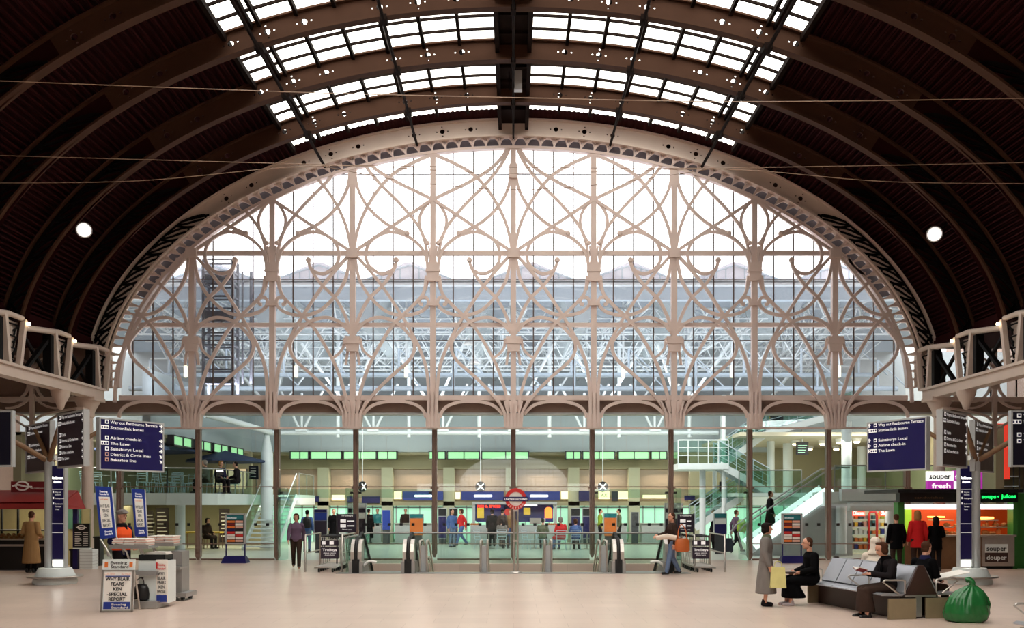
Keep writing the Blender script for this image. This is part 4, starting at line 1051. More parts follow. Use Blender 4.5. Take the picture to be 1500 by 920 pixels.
for k, (px, lb) in enumerate(((283, 'low yellow café table under the left balcony'), (312, 'yellow café table beside the seated figure under the balcony'))):
    Y = 42; t = thing('side_table', lb, 'table', (X_(px, Y), Y, 0), group='yellow tables under the balcony'); m = MB(); m.mm(-.4, .4, -.3, .3, .68, .74); m.build('tabletop', 'yellow', t)
    for sx in (-1, 1):
        for sy in (-1, 1): m = MB(); m.tube([(sx * .35, sy * .25, 0), (sx * .35, sy * .25, .68)], .02, 5); m.build('leg', 'wood', t)
# left stair
def stair(name, label, x0, x1, y0, y1, z0, z1, n, mt='steel_white'):
    t = thing(name, label, 'stairs', ((x0 + x1) / 2, y0, z0))
    m = MB()
    for i in range(n):
        y = y0 + (y1 - y0) * i / n; z = z0 + (z1 - z0) * (i + 1) / n; m.mm(x0, x1, y, y + (y1 - y0) / n * 1.1, z - .06, z)
    m.build('treads', mt, t, world=True)
    for x in (x0, x1): m = MB(); m.bar((x, y0, z0 + .02), (x, y1, z1 - .08), .06, .25); m.build('stringer', mt, t, world=True)
    for x in (x0, x1):
        m = MB(); m.hexa([(x - .008, y0, z0 + .1), (x + .008, y0, z0 + .1), (x + .008, y1, z1), (x - .008, y1, z1)], [(x - .008, y0, z0 + 1.0), (x + .008, y0, z0 + 1.0), (x + .008, y1, z1 + .95), (x - .008, y1, z1 + .95)]); m.build('glass_panel', 'glass_green', t, world=True)
        m = MB(); m.tube([(x, y0 - .1, z0 + 1.0), (x, y1, z1 + .98)], .03, 6); m.build('handrail', 'steel_white', t, world=True)
    return t
stair('staircase', 'white stair with glass sides rising to the left balcony', -11.6, -10.15, 39.9, 43.6, 0, 2.42, 13)

# ---- right wing: stairs, landing, escalator, mezzanine and shop
def flight(name, label, a, b, wd, rail=.95, side='glass_green'):
    a, b = Vector(a), Vector(b); t = thing(name, label, 'stairs', a, group='white flights of the right stair tower')
    d = b - a; n = max(3, int(abs(d.z) / .17)); m = MB()
    for i in range(n):
        p = a + d * (i + .5) / n; m.box((p.x, p.y + wd / 2, p.z + .05), (abs(d.x) / n * 1.05, wd, .05))
    m.build('treads', 'steel_pale', t, world=True)
    for o in (0, wd):
        m = MB(); m.bar(a + Vector((0, o, -.05)), b + Vector((0, o, -.05)), .08, .28); m.build('stringer', 'steel_white', t, world=True)
        m = MB(); e = .008
        m.hexa([a + Vector((0, o - e, .1)), b + Vector((0, o - e, .1)), b + Vector((0, o + e, .1)), a + Vector((0, o + e, .1))], [a + Vector((0, o - e, rail)), b + Vector((0, o - e, rail)), b + Vector((0, o + e, rail)), a + Vector((0, o + e, rail))]); m.build('glass_panel', side, t, world=True)
        m = MB()
        for h in (rail, rail * .66, rail * .33): m.tube([a + Vector((0, o, h)), b + Vector((0, o, h))], .025 if h == rail else .012, 5)
        for i in range(n // 2 + 1): p = a + d * i / max(1, n // 2) + Vector((0, o, 0)); m.tube([p, p + Vector((0, 0, rail))], .016, 5)
        m.build('handrail', 'steel_pale', t, world=True)
    return t
Y = 40.5
flight('stair_flight', 'upper white stair flight climbing right from the glass landing', P(1056, 681, Y), P(1122, 634, Y), 1.2)
flight('stair_flight', 'lower white stair flight descending right from the glass landing', P(1054, 679, Y - 1.4), P(1128, 720, Y - 1.4), 1.2)
flight('stair_flight', 'lowest stair flight rising right from the lobby floor behind the trolleys', P(1018, 772, Y - .5), P(1088, 726, Y - .5), 1.2)
flight('stair_flight', 'topmost white ramp flight running up behind the right signs', P(1122, 634, Y), P(1262, 596, Y - 1), 1.2, .8)
lx0, lx1, lz = X_(985, Y), X_(1056, Y), Z_(681, Y)
t = thing('stair_landing', 'curved white stair landing with glass rail right of the sixth mullion', 'landing', ((lx0 + lx1) / 2, Y, lz - .2))
m = MB(); m.prism([(lx0, Y - 1.4), (lx1, Y - 1.5), (lx1, Y + 1.2), (lx0, Y + 1.2)], lz - .24, lz, 'z'); m.build('slab', 'steel_white', t, world=True)
m = MB(); m.mm(lx0, lx1, Y - 1.4, Y - 1.385, lz, lz + .95); m.mm(lx0, lx0 + .015, Y - 1.4, Y + 1.2, lz, lz + .95); m.build('glass_panel', 'glass_green', t, world=True)
m = MB()
for h in (.98, .66, .33): m.tube([(lx0, Y - 1.4, lz + h), (lx1, Y - 1.4, lz + h)], .03 if h > .9 else .014, 6)
for k in range(6): x = lx0 + (lx1 - lx0) * k / 5; m.tube([(x, Y - 1.4, lz), (x, Y - 1.4, lz + .98)], .02, 5)
m.build('handrail', 'steel_white', t, world=True)
for px, Yc, r, z0, z1, lb, tp in ((1060, 39.4, .09, 0, 6.6, 'thin white post carrying the right stair tower', False), (1029, 40, .13, 0, 3.6, 'white post under the glass landing', False), (1047, 42, .1, 0, 3.6, 'slimmer white post behind the one under the landing', False), (1129, 42.5, .17, 2.45, 5.1, 'white column left of the pair on the right balcony', False), (1154, 44, .22, 2.45, 5.0, 'white column between stair and hanging screen on the right balcony', False), (1240, 38.5, .2, 2.45, 5.4, 'stout white column on the right balcony left of the blue sign', False), (1262, 44, .2, 2.45, 4.7, 'cream column on the right balcony just left of the blue sign', False), (1232, 35.8, .2, 0, 1.92, 'short white column at the left corner of the lit gift shop', False), (1305, 35.6, .2, 0, 1.92, 'short white column between lit shop and black coated customer', False)): wcol(px, Yc, r, z0, z1, lb, tp)
t = thing('hanging_screen', 'dark departure screen hanging over the right balcony', 'screen', P(1175, 666, 41)); m = MB(); m.mm(-.26, .26, -.06, .06, 0, .55); m.build('case', 'navy_dark', t); m = MB()
for k in range(4): m.mm(-.2, .1 + .03 * k, -.07, -.06, .08 + .1 * k, .11 + .1 * k)
m.build('display_text', 'lit_teal', t); m = MB(); m.tube([(0, 0, .55), (0, 0, 1.2)], .03, 6); m.build('hanger', 'steel_white', t)
t = thing('dark_screen', 'large black screen with yellow edging high on the right stair tower', 'screen', P(1137, 626, 41.2)); m = MB(); m.mm(-.3, .3, -.06, .06, 0, .62); m.build('panel', 'navy_dark', t); m = MB()
for k in range(6): m.mm(-.3 + .1 * k, -.25 + .1 * k, -.08, -.06, .56, .6); m.mm(-.32, -.29, -.08, -.06, .05 + .09 * k, .1 + .09 * k)
m.build('edging', 'yellow', t)
S('floor_mezzanine_right', 'panel_white', (11.9, 26, 35.2, 48.9, 1.92, 2.45))
S('trim_7', 'panel_white', (12.3, 26, 34.9, 35.2, 2.1, 2.55), (12.6, 26, 34.9, 35.2, 1.72, 2.06))
glassrail('glass_balustrade', 'glass balustrade along the right balcony above the gift shop', [(12.2, 35.4), (18, 35.4)], 2.5, .95)
glassrail('glass_balustrade', 'glass balustrade at the head of the escalator', [(9.4, 38.8), (12, 38.8)], 2.45, .95)
S('floor_mezzanine_stairhead', 'panel_white', (9.2, 12, 38.8, 42, 2.3, 2.45))
S('ceiling_right_wing', 'cream', (9.5, 26, 39, 49, 4.85, 5.0))
S('wall_right_inner', 'wall_olive', (9.0, 26, 47.5, 47.7, 2.45, 4.9), (17.6, 17.9, 34, 49, 0, 4.9))
S('ceiling_right_slab', 'panel_white', (12.6, 26, 34.2, 36.4, 5.45, 5.75))
for k, (px, py, Y) in enumerate(((1165, 652, 42), (1205, 654, 42), (1230, 653, 41), (1255, 653, 40.5), (1186, 668, 46), (1225, 665, 46), (1296, 652, 42))):
    p = P(px, py, Y); t = thing('downlight', 'bright warm downlight in the right balcony ceiling, ' + ['above the stair head', 'right of the hanging screen', 'left of the stout white column', 'right of the stout white column', 'far back behind the hanging screen', 'far back left of the stout column', 'behind the right blue sign'][k], 'lamp', (p.x, p.y, 4.7), group='warm downlights over the right balcony')
    m = MB(); m.lathe([(.16, .0), (.2, .15)], n=14); m.build('housing', 'white', t); m = MB(); m.ball((0, 0, -.02), (.14, .14, .06), 12, 6); m.build('bulb', 'lit_warm', t)
# escalator up to the right balcony
ex0, ez0, ex1, ez1, ey, ew = X_(1100, 36.3), .35, 12.3, 2.5, 36.0, 1.2
t = thing('escalator', 'bright white escalator rising right to the balcony beside the eighth mullion', 'escalator', (ex0, ey, 0))
a, b = Vector((ex0, ey, ez0)), Vector((ex1, ey, ez1))
m = MB(); m.add([(ex0 - .2, ey, 0), (ex1 + .8, ey, 0), (ex1 + .8, ey, ez1 - .3), (ex1, ey, ez1 - .3), (ex0, ey, ez0 - .25), (ex0 - .2, ey, ez0 - .3)] + [(x, ey + ew, z) for x, z in ((ex0 - .2, 0), (ex1 + .8, 0), (ex1 + .8, ez1 - .3), (ex1, ez1 - .3), (ex0, ez0 - .25), (ex0 - .2, ez0 - .3))], [(0, 1, 2, 3, 4, 5), (11, 10, 9, 8, 7, 6)] + [(i, i + 6, (i + 1) % 6 + 6, (i + 1) % 6) for i in range(6)]); m.build('side_cladding', 'panel_grey', t, world=True)
for o in (0, ew):
    m = MB(); m.bar(a + Vector((0, o - .05, .05)), b + Vector((0, o - .05, .05)), .1, .42); m.build('skirt', mat('lit_skirt', (236, 248, 244), em=.9) if o == 0 else 'lit_skirt', t, world=True)
    m = MB(); e = .01; m.hexa([a + Vector((0, o - e, .05)), b + Vector((0, o - e, .05)), b + Vector((0, o + e, .05)), a + Vector((0, o + e, .05))], [a + Vector((-.2, o - e, .8)), b + Vector((0, o - e, .85)), b + Vector((0, o + e, .85)), a + Vector((-.2, o + e, .8))]); m.build('glass_panel', 'glass_green', t, world=True)
    m = MB(); m.tube([a + Vector((-.45, o, .1)), a + Vector((-.6, o, .5)), a + Vector((-.35, o, .82)), b + Vector((0, o, .9)), b + Vector((.7, o, .9))], .03, 6); m.build('handrail', 'steel_grey', t, world=True)
m = MB(); n = 12
for i in range(n): p = a + (b - a) * (i + .5) / n; m.box((p.x, p.y + ew / 2, p.z), ((ex1 - ex0) / n, ew - .2, .12))
m.build('steps', 'steel_grey', t, world=True)
# lit shop beneath the right balcony
Y = 36.2; t = thing('gift_shop', 'brightly lit shop with red lettered signs under the right balcony', 'shop', (X_(1278, Y), Y, 0))
m = MB(); m.mm(X_(1240, Y), X_(1310, Y), Y + 1.0, Y + 1.1, 0, 1.9); m.build('back_wall', mat('lit_interior', (214, 206, 176), em=.35), t, world=True)
m = MB(); m.mm(X_(1243, Y), X_(1312, Y), Y, Y + .02, .1, 1.9); m.build('shop_glass', 'glass_clear', t, world=True)
m = MB(); m.mm(X_(1248, Y), X_(1266, Y), Y - .06, Y, Z_(756, Y), Z_(747, Y)); m.mm(X_(1288, Y), X_(1303, Y), Y - .06, Y, Z_(756, Y), Z_(747, Y)); m.build('sign_panel', 'neon_red', t, world=True)
m = MB(); m.text('Dixons', X_(1249, Y), Z_(754.5, Y), .22, Y - .07, width=.43, bold=.02); m.text('Dixons', X_(1289, Y), Z_(754.5, Y), .22, Y - .07, width=.36, bold=.02); m.build('lettering', 'lit_sign', t, world=True)
gate = MB(); gy = Y + .3
for c in (0, 1): gate.tube([(X_(1277 + c * 12, Y), gy, 0), (X_(1277 + c * 12, Y), gy, 1.55)], .05, 6)
gate.tube([(X_(1277, Y), gy, 1.55), (X_(1279, Y), gy, 1.68), (X_(1287, Y), gy, 1.68), (X_(1289, Y), gy, 1.55)], .05, 6); gate.build('red_arch', 'red', t, world=True)
rnd = random.Random(5); cols = ['panel_white', 'sign_blue', 'teal', 'orange', 'pink_paper', 'yellow', 'panel_grey', 'cloth_lime']
for k in range(5):
    u = thing('display_shelf', 'shelf of small boxed goods in the lit shop, ' + ['bottom shelf', 'second shelf up', 'middle shelf', 'fourth shelf up', 'top shelf'][k], 'shelf', (X_(1275, Y), Y + .6, .2 + .3 * k), group='shelves in the lit shop')
    m = MB(); m.mm(X_(1246, Y), X_(1306, Y), Y + .55, Y + .95, .17 + .3 * k, .2 + .3 * k); m.build('board', 'panel_white', u, world=True)
    for j in range(9):
        x = X_(1247 + j * 6.6, Y); m = MB(); h = .12 + rnd.random() * .13; m.mm(x, x + .12, Y + .58, Y + .8, .2 + .3 * k, .2 + .3 * k + h)
        m.mm(x + .02, x + .1, Y + .57, Y + .58, .22 + .3 * k, .2 + .3 * k + h * .6); m.build('boxed_goods', rnd.choice(cols), None, 'small %s box on the lit shop shelves' % rnd.choice(['coloured']) , 'box', 'boxes on the lit shop shelves')
S('wall_lit_shop_side', 'wood', (X_(1216, 36), X_(1226, 36), 36.6, 36.8, 0, 1.75))
S('wall_right_shops', 'cream', (13.6, 26, 37.6, 37.8, 0, 1.92))
# unseen area lights added to brighten the lobby
for k, (x, y) in enumerate(((-9, 33.1), (0, 33.1), (9, 33.1), (-5, 41), (5, 41))):  # added fill aimed up at the roof trusses, no fixture modelled
    g = bpy.data.lights.new('truss_fill', 'AREA'); g.shape = 'RECTANGLE'; g.size = 8; g.size_y = .5 if k < 3 else 2; g.energy = 170 if k < 3 else 150; g.color = (.95, .98, 1)
    o = bpy.data.objects.new('truss_fill', g); COL.objects.link(o); o.location = (x, y, 6.1); o.rotation_euler = (R(138) if k < 3 else PI, 0, 0)
for (x, y, z, e, sx, sy, c, tl) in ((0, 37.5, 5.6, 330, 18, 1.5, (1, .97, .88), 45), (-7, 43, 4.3, 130, 6, 1, (1, .98, .86), 40), (7, 43, 4.3, 130, 6, 1, (1, .98, .86), 40), (-15.8, 36.4, 4.4, 110, 4, .8, (1, .97, .84), 40), (14.5, 38.4, 4.6, 80, 6, 1, (1, .92, .78), 40), (14.8, 35.9, 1.85, 30, 3, .8, (1, .95, .85), 0), (0, 39, 9.0, 260, 24, 6, (.97, .98, 1), 30)):  # added fill, mostly tilted to brighten faces turned to the concourse
    g = bpy.data.lights.new('lobby_fill', 'AREA'); g.shape = 'RECTANGLE'; g.size = sx; g.size_y = sy; g.energy = e; g.color = c
    o = bpy.data.objects.new('lobby_fill', g); COL.objects.link(o); o.location = (x, y, z); o.rotation_euler = (R(tl), 0, 0)
# ================================================================== concourse furniture
def frame_sign(name, label, L_, R_, z0, z1, face, lines, group, arrows=None):
    """double sided hanging board between two plan points, lettering on the side that faces the photographer"""
    a, b = Vector((*L_, 0)), Vector((*R_, 0)); d = b - a; w = d.length; rz = math.atan2(d.y, d.x)
    t = thing(name, label, 'sign', ((a.x + b.x) / 2, (a.y + b.y) / 2, z0), rz, group); h = z1 - z0
    m = MB(); m.mm(-w / 2 + .03, w / 2 - .03, -.05, .05, .03, h - .03); pn = m.build('panel', face, t)
    m = MB()
    for q in ((-w / 2, w / 2, 0, .04), (-w / 2, w / 2, h - .04, h)): m.mm(q[0], q[1], -.065, .065, q[2], q[3])
    for q in (-w / 2, w / 2 - .04): m.mm(q, q + .04, -.065, .065, .04, h - .04)
    m.build('frame', 'panel_grey', t)
    y = -.056
    for (f, txt, icon, ar, xo, wd) in lines:
        z = h - f * h; s = h * .075
        m = MB(); m.text(txt, -w / 2 + xo * w, z, s * 1.05, y, width=wd * w, bold=.008); m.build('lettering', 'lettering', pn)
        if icon:
            iw = s * (1.0 if icon != 'wide' else 2.2); x1 = -w / 2 + xo * w - s * .5; q = MB(); q.mm(x1 - iw, x1, y - .004, y, z - s * .1, z + s * .85); q = q.build('pictogram', 'pink_paper' if icon == 'red' else 'lettering', t)
            n = 3 if icon == 'wide' else 1
            for j in range(n):
                k = MB(); u0 = x1 - iw + iw * (j + .22) / n; u1 = x1 - iw + iw * (j + .78) / n; k.mm(u0, u1, y - .006, y - .004, z + s * .12, z + s * .6); k.build('symbol', 'navy', q)
        if ar:
            ax, dr = ar; cx = -w / 2 + ax * w; cz = z + s * .4; m = MB()
            dx, dz = {'r': (1, 0), 'l': (-1, 0), 'u': (0, 1), 'd': (.7, -.7)}[dr]; k = s * .55; g = s * .16
            px_, pz_ = -dz, dx
            pl = [(-k, -g), (k * .2, -g), (-k * .15, -k * .85), (k * .25, -k * .95), (k * 1.1, 0), (k * .25, k * .95), (-k * .15, k * .85), (k * .2, g), (-k, g)]
            m.prism([(cx + u * dx + v * px_, cz + u * dz + v * pz_) for u, v in pl], y - .004, y); m.build('arrow', 'lettering', pn)
    return t
LL = [(.10, 'Way out Eastbourne Terrace', 'sq', (.95, 'r'), .16, .73), (.205, 'Stationlink buses', 'wide', (.95, 'r'), .16, .51),
      (.40, 'Airline check-in', 'sq', (.95, 'r'), .16, .47), (.505, 'The Lawn', 'wide', (.95, 'r'), .16, .30), (.61, 'Sainsburys Local', 'sq', (.95, 'r'), .16, .50), (.715, 'District & Circle lines', 'red', (.95, 'd'), .16, .62), (.82, 'Bakerloo line', 'red', (.95, 'd'), .16, .39)]
LR = [(.10, 'Way out Eastbourne Terrace', 'sq', (.04, 'u'), .20, .75), (.205, 'Stationlink buses', 'wide', (.04, 'u'), .20, .50), (.40, 'Sainsburys Local', 'sq', (.04, 'u'), .20, .49), (.505, 'Airline check-in', 'sq', (.04, 'l'), .20, .46), (.61, 'The Lawn', 'wide', (.04, 'l'), .20, .28)]
LB = [(.10, 'Way out Eastbourne Terrace', 'sq', (.95, 'r'), .17, .72), (.21, 'Stationlink buses', 'wide', (.95, 'r'), .17, .5), (.42, 'Taxis', 'sq', (.95, 'r'), .17, .16), (.53, 'District & Circle lines', 'sq', (.95, 'r'), .17, .62), (.64, 'Bakerloo line', 'sq', (.95, 'r'), .17, .38), (.75, 'Airline check-in', 'sq', (.95, 'r'), .17, .46), (.86, 'The Lawn', 'wide', (.95, 'r'), .17, .28)]
LC = [(.10, 'Way out Eastbourne Terrace', 'sq', None, .2, .7), (.21, 'Stationlink buses', 'wide', None, .2, .5), (.46, 'Sainsburys Local', 'sq', None, .2, .5), (.57, 'Airline check-in', 'sq', None, .2, .45), (.70, 'The Lawn', 'wide', None, .2, .28)]
def bd(px, y): return (X_(px, y), y)
TY = row(855.)
zs0, zs1 = 2.84, 4.12
frame_sign('direction_sign', 'navy direction sign pointing right with seven lines, beside the left totem', bd(143, 22.5), bd(238, 24.2), zs0 - .03, zs1 - .03, 'navy', LL, 'hanging direction signs')
frame_sign('direction_sign', 'plum direction sign seen at a slant just left of the beige column', bd(87.5, 21.6), bd(127, 20.3), zs0 - .02, zs1 - .06, 'plum', LB, 'hanging direction signs')
frame_sign('direction_sign', 'plum direction sign partly behind the left totem pole', bd(41, 25.0), bd(77, 23.4), zs0 - .03, zs1 - .03, 'plum', LC, 'hanging direction signs')
frame_sign('direction_sign', 'dark back of a direction sign cut by the left picture edge', bd(-60, 21.2), bd(20.5, 21.2), zs0, zs1, 'navy_dark', [], 'hanging direction signs')
frame_sign('direction_sign', 'navy direction sign with up arrows and five lines, beside the right totem', bd(1272.5, 24.0), bd(1360, 22.3), zs0 - .03, zs1 - .03, 'navy', LR, 'hanging direction signs')
frame_sign('direction_sign', 'brown direction sign seen at a slant left of the right totem', bd(1376, 20.3), bd(1413, 21.6), zs0 - .02, zs1 - .06, 'plum_brown', LB[:6], 'hanging direction signs')
frame_sign('direction_sign', 'grey brown direction sign behind the right totem pole', bd(1424, 23.2), bd(1452, 24.6), zs0 - .03, zs1 - .03, 'cloth_grey', LC, 'hanging direction signs')
frame_sign('direction_sign', 'black direction sign cut by the right picture edge', bd(1479, 21.2), bd(1570, 21.2), zs0, zs1, 'navy_dark', [(.12, 'Way out', 'sq', None, .2, .3), (.23, 'Stationlink', 'wide', None, .2, .4), (.46, 'The Lawn', 'sq', None, .2, .3), (.57, 'Taxis', 'sq', None, .2, .2)], 'hanging direction signs')
def totem(side, label):
    pole = X_(72 if side < 0 else 1429.5, TY); t = thing('sign_totem', label, 'sign totem', (pole, TY, 0), group='sign totems of the concourse'); bx = -side * .15
    k = TY / F; hp = 3.15
    m = MB(); m.lathe([(.5, .0), (.52, .05), (.5, .14), (.42, .32), (.38, .4)], (bx, 0, 0), n=24); m.build('base', 'panel_white', t)
    m = MB(); m.lathe([(.5, .16), (.64, .17), (.66, .19), (.64, .21), (.5, .2)], (bx, 0, 0), n=28); m.build('bumper_rail', 'stainless', t)
    m = MB(); m.lathe([(.105, .38), (.105, hp)], n=16); m.build('pole', 'panel_grey', t)
    d = -side * (16.5 * k); x0, x1 = (d - .17, d + .15) if side < 0 else (d - .16, d + .16)
    z0, z1 = .42, Z_(682, TY)
    m = MB(); m.mm(x0, x1, -.09, .09, z0, z1); m.build('cabinet', 'panel_grey', t)
    m = MB(); m.mm(x0 + .012, x1 - .03, -.1, -.09, z0 + .2, z1 - .02); m.build('blue_panel', 'navy', t)
    m = MB(); xc = (x0 + x1) / 2 - .01
    m.text('Paddington', xc, Z_(702, TY), .075, -.1, width=.27, align='CENTER', bold=.03); m.text('Station', xc, Z_(707.5, TY), .075, -.1, width=.19, align='CENTER', bold=.03); m.build('lit_name', 'lit_white', t)
    for py, s_ in ((722, 'Way out'), (725.5, 'Station'), (731, 'Underground'), (739, 'Eastbourne'), (743, 'Terrace'), (747, 'Taxis')): m = MB(); m.text(s_, x0 + .09, Z_(py, TY), .045, -.1, width=.02 * len(s_), bold=.01); m.build('lettering', 'lettering', t)
    for py in (722, 731, 739): m = MB(); m.mm(x0 + .03, x0 + .06, -.104, -.1, Z_(py, TY), Z_(py - 3, TY)); m.build('pictogram', 'lettering', t)
    for py in (717, 767, 780): m = MB(); m.mm(x0 + .012, x1 - .03, -.104, -.1, Z_(py + .4, TY), Z_(py - .4, TY)); m.build('divider', 'lettering', t)
    m = MB(); m.mm(x0 + .03, x1 - .05, -.11, -.09, z0 + .03, z0 + .17); m.build('lit_box', 'lit_white', t)
    for q, (dx, dy) in enumerate(((-1.1, -.9), (.75, -1.0), (-.8, .9), (.95, .75))):
        m = MB(); dx *= 1 if side < 0 else -1; m.tube([(0, 0, hp - .1), (dx * .4, dy * .4, hp + .25), (dx, dy, hp + .75)], [.07, .065, .05], 8); m.build('branch', 'wood', t, 'brown branching sign arm')
    m = MB(); cx = .18 * (1 if side < 0 else -1); m.tube([(cx, -.1, hp - .0), (cx * 1.9, -.32, hp - .02)], .06, 10); m.build('camera_head', 'panel_white', t)
totem(-1, 'grey and blue sign totem with round base near the left kiosk')
totem(1, 'grey and blue sign totem in front of the orange lit food kiosk')
for s_, px in ((-1, 137), (1, 1363)):
    pass

# ---- information board stands
def infostand(px, label):
    Y = row(824.5); s = F / Y; x = X_(px, Y); t = thing('information_stand', label, 'information stand', (x, Y, 0), group='information board stands')
    w = 27.5 / s; z0, z1 = Z_(796, Y), Z_(753, Y)
    m = MB(); m.mm(-w / 2, w / 2, -.03, .05, z0, z1); pn = m.build('panel', 'black', t)
    m = MB()
    for q in ((-w / 2 - .02, w / 2 + .02, z1 - .03, z1 + .02), (-w / 2 - .02, w / 2 + .02, z0 - .02, z0 + .02), (-w / 2 - .03, -w / 2 + .03, z0, z1), (w / 2 - .03, w / 2 + .03, z0, z1)): m.mm(q[0], q[1], -.05, .06, q[2], q[3])
    m.build('frame', 'panel_grey', t)
    m = MB(); m.mm(-w / 2 + .04, w / 2 - .04, -.045, -.03, z1 - .2, z1 - .05); m.build('header', 'teal', pn)
    m = MB(); m.text('Information', -w / 2 + .06, z1 - .16, .09, -.046, width=.3); m.build('lettering', 'lettering', t)
    cc = [['orange', 'pink_paper'], ['red_dark', 'paper'], ['orange', 'pink_paper'], ['navy', 'ink'], ['red', 'paper'], ['paper', 'red'], ['paper', 'paper'], ['orange', 'pink_paper']]
    hh = (z1 - .22 - z0 - .03) / 8
    for r_, rowc in enumerate(cc):
        for c, col in enumerate(rowc):
            m = MB(); xx = -w / 2 + .045 + c * (w - .08) / 2; zz = z1 - .22 - hh * r_; m.mm(xx, xx + (w - .08) / 2 - .02, -.042, -.03, zz - hh + .02, zz); m.build('leaflet_card', col, pn)
    for c in (-1, 1): m = MB(); m.tube([(c * (w / 2 + .0), 0, .18), (c * w / 2, 0, z0)], .025, 6); m.build('leg', 'navy', t)
    m = MB(); m.hexa([(-w / 2 - .11, -.26, .0), (w / 2 + .11, -.26, .0), (w / 2 + .11, .26, .0), (-w / 2 - .11, .26, .0)], [(-w / 2 - .03, -.1, .24), (w / 2 + .03, -.1, .24), (w / 2 + .03, .1, .24), (-w / 2 - .03, .1, .24)]); m.build('base', 'navy', t)
infostand(345, 'information stand of red and white cards on a navy foot, left of the left stair')
infostand(1160, 'information stand of red and white cards on a navy foot, before the bright escalator')

# ---- roundel sign on its post
Y = 27.0; t = thing('roundel_sign', 'red roundel sign with a navy bar on a twin post before the central mullion', 'sign', (X_(755.5, Y), Y, 0))
m = MB(); z = Z_(731, Y); rr = [(.31, -.05), (.31, .05), (.205, .05), (.205, -.05), (.31, -.05)]; m.lathe(rr, (0, 0, z), 32, axis='y', cap=False, smooth=False); rg = m.build('ring', 'red', t)
m = MB(); m.lathe([(.205, -.03), (.205, .03)], (0, 0, z), 28, axis='y'); m.build('disc', 'paper', t)
m = MB(); m.mm(-.37, .37, -.075, .075, z - .065, z + .065); pn = m.build('bar', 'navy', t)
m = MB(); m.text('UNDERGROUND', 0, z - .035, .085, -.08, width=.66, align='CENTER', bold=.01); m.build('lettering', 'lettering', pn)
m = MB()
for k, ch in enumerate('STATION'):
    a = R(-90 + (k - 3) * 17); q = MB(); q.text(ch, 0, -.03, .075, 0, align='CENTER', bold=.02); q.xf(Matrix.Translation((.257 * math.cos(a), -.053, z + .257 * math.sin(a))) @ Matrix.Rotation(-(a + PI / 2), 4, 'Y')); m.add(q.v, q.f)
m.build('rim_lettering', 'paper', rg)
m = MB()
for c in (-1, 1): m.tube([(c * .055, 0, .02), (c * .055, 0, z - .28)], .028, 8)
m.mm(-.07, .07, -.03, .03, z - .36, z - .28); m.mm(-.07, .07, -.03, .03, .9, .95); m.build('post', 'stainless', t)
m = MB(); m.lathe([(.19, 0), (.19, .02), (.1, .05)], n=20); m.build('base', 'stainless', t)

# ---- escalators going down, stair rails and well balustrade
def escal(xc, label):
    t = thing('escalator', label, 'escalator', (xc, PY0, 0), group='escalators going down from the concourse')
    for c in (-1, 1):
        x = xc + c * .75
        prof = [(-.25, 0), (-.3, .2), (-.3, .62), (-.22, .82), (-.05, .93), (.2, .95), (1.2, .92), (3.8, -1.0), (3.8, -2.0), (1.0, -.1), (.3, 0)]
        m = MB(); m.prism([(PY0 + a, b) for a, b in prof], x - .015, x + .015, 'x'); m.build('glass_panel', 'glass_green', t, world=True)
        m = MB(); m.prism([(PY0 + a, b) for a, b in [(-.25, .1), (-.33, .25), (-.33, .62), (-.24, .84), (-.05, .96), (.12, .98), (.12, .1)]], x - .16, x + .16, 'x'); m.build('newel_casing', 'stainless', t, world=True)
        m = MB(); m.prism([(PY0 + a, b) for a, b in [(-.38, .0), (-.38, .34), (.3, .34), (.9, 0)]], x - .2, x + .2, 'x'); m.build('skirt_box', 'steel_grey', t, world=True)
        m = MB(); m.tube(spline([(x, PY0 - .25, .0), (x, PY0 - .36, .28), (x, PY0 - .37, .62), (x, PY0 - .26, .88), (x, PY0 - .05, 1.0), (x, PY0 + .3, 1.01), (x, PY0 + 1.1, .98), (x, PY0 + 3.8, -.9)], 4), .05, 8); m.build('handrail', 'rubber', t, world=True)
        m = MB(); m.mm(x - .1, x + .1, PY0 - .41, PY0 - .3, .0, .4); m.build('inlet_box', 'black', t, world=True)
    m = MB()
    for i in range(12): y = PY0 + .15 + i * .3; z = -.0 if i < 2 else -.17 * (i - 1); m.mm(xc - .5, xc + .5, y, y + .3, z - .25, z - .02)
    m.build('steps', 'steel_grey', t, world=True)
    m = MB(); m.mm(xc - .55, xc + .55, PY0 - .5, PY0 + .14, .013, .03); m.build('comb_plate', 'steel_grey', t, world=True)
escal(-3.78, 'escalator going down between two steel newels left of the stairwell')
escal(3.78, 'escalator going down beside the right trolleys, half hidden by the blurred traveller')
def rail(px, label, px2=None):
    Y = PY0; x = X_(px, Y); t = thing('stair_handrail', label, 'handrail', (x, Y, 0), group='steel handrails of the descending stair')
    for c in (-.1, .1):
        m = MB(); m.tube(spline([(x + c, Y + .02, .0), (x + c, Y - .0, .8), (x + c, Y + .06, .9), (x + c, Y + .2, .9), (x + c * .8, Y + 1.2, .75), (x + c * .8, Y + 3.6, -.9)], 3), .03, 8); m.build('rail', 'stainless', t, world=True)
        m = MB(); m.tube([(x + c, Y + .03, .45), (x + c, Y + .8, .42), (x + c, Y + 3.6, -1.3)], .02, 6); m.build('lower_rail', 'stainless', t, world=True)
    m = MB(); m.mm(x - .08, x + .08, Y + .02, Y + .05, 0, .78); m.build('infill', 'panel_grey', t, world=True)
rail(620, 'steel stair handrail just right of the second newel')
rail(709, 'twin steel stair handrail left of the roundel post')
rail(803, 'twin steel stair handrail right of the roundel post')
rail(884, 'steel stair handrail just left of the third newel')
m = MB()
for i in range(12): y = PY0 + .15 + i * .3; m.mm(-2.7, 2.7, y, y + .32, -.17 * (i + 1) - .2, -.17 * i - .02)
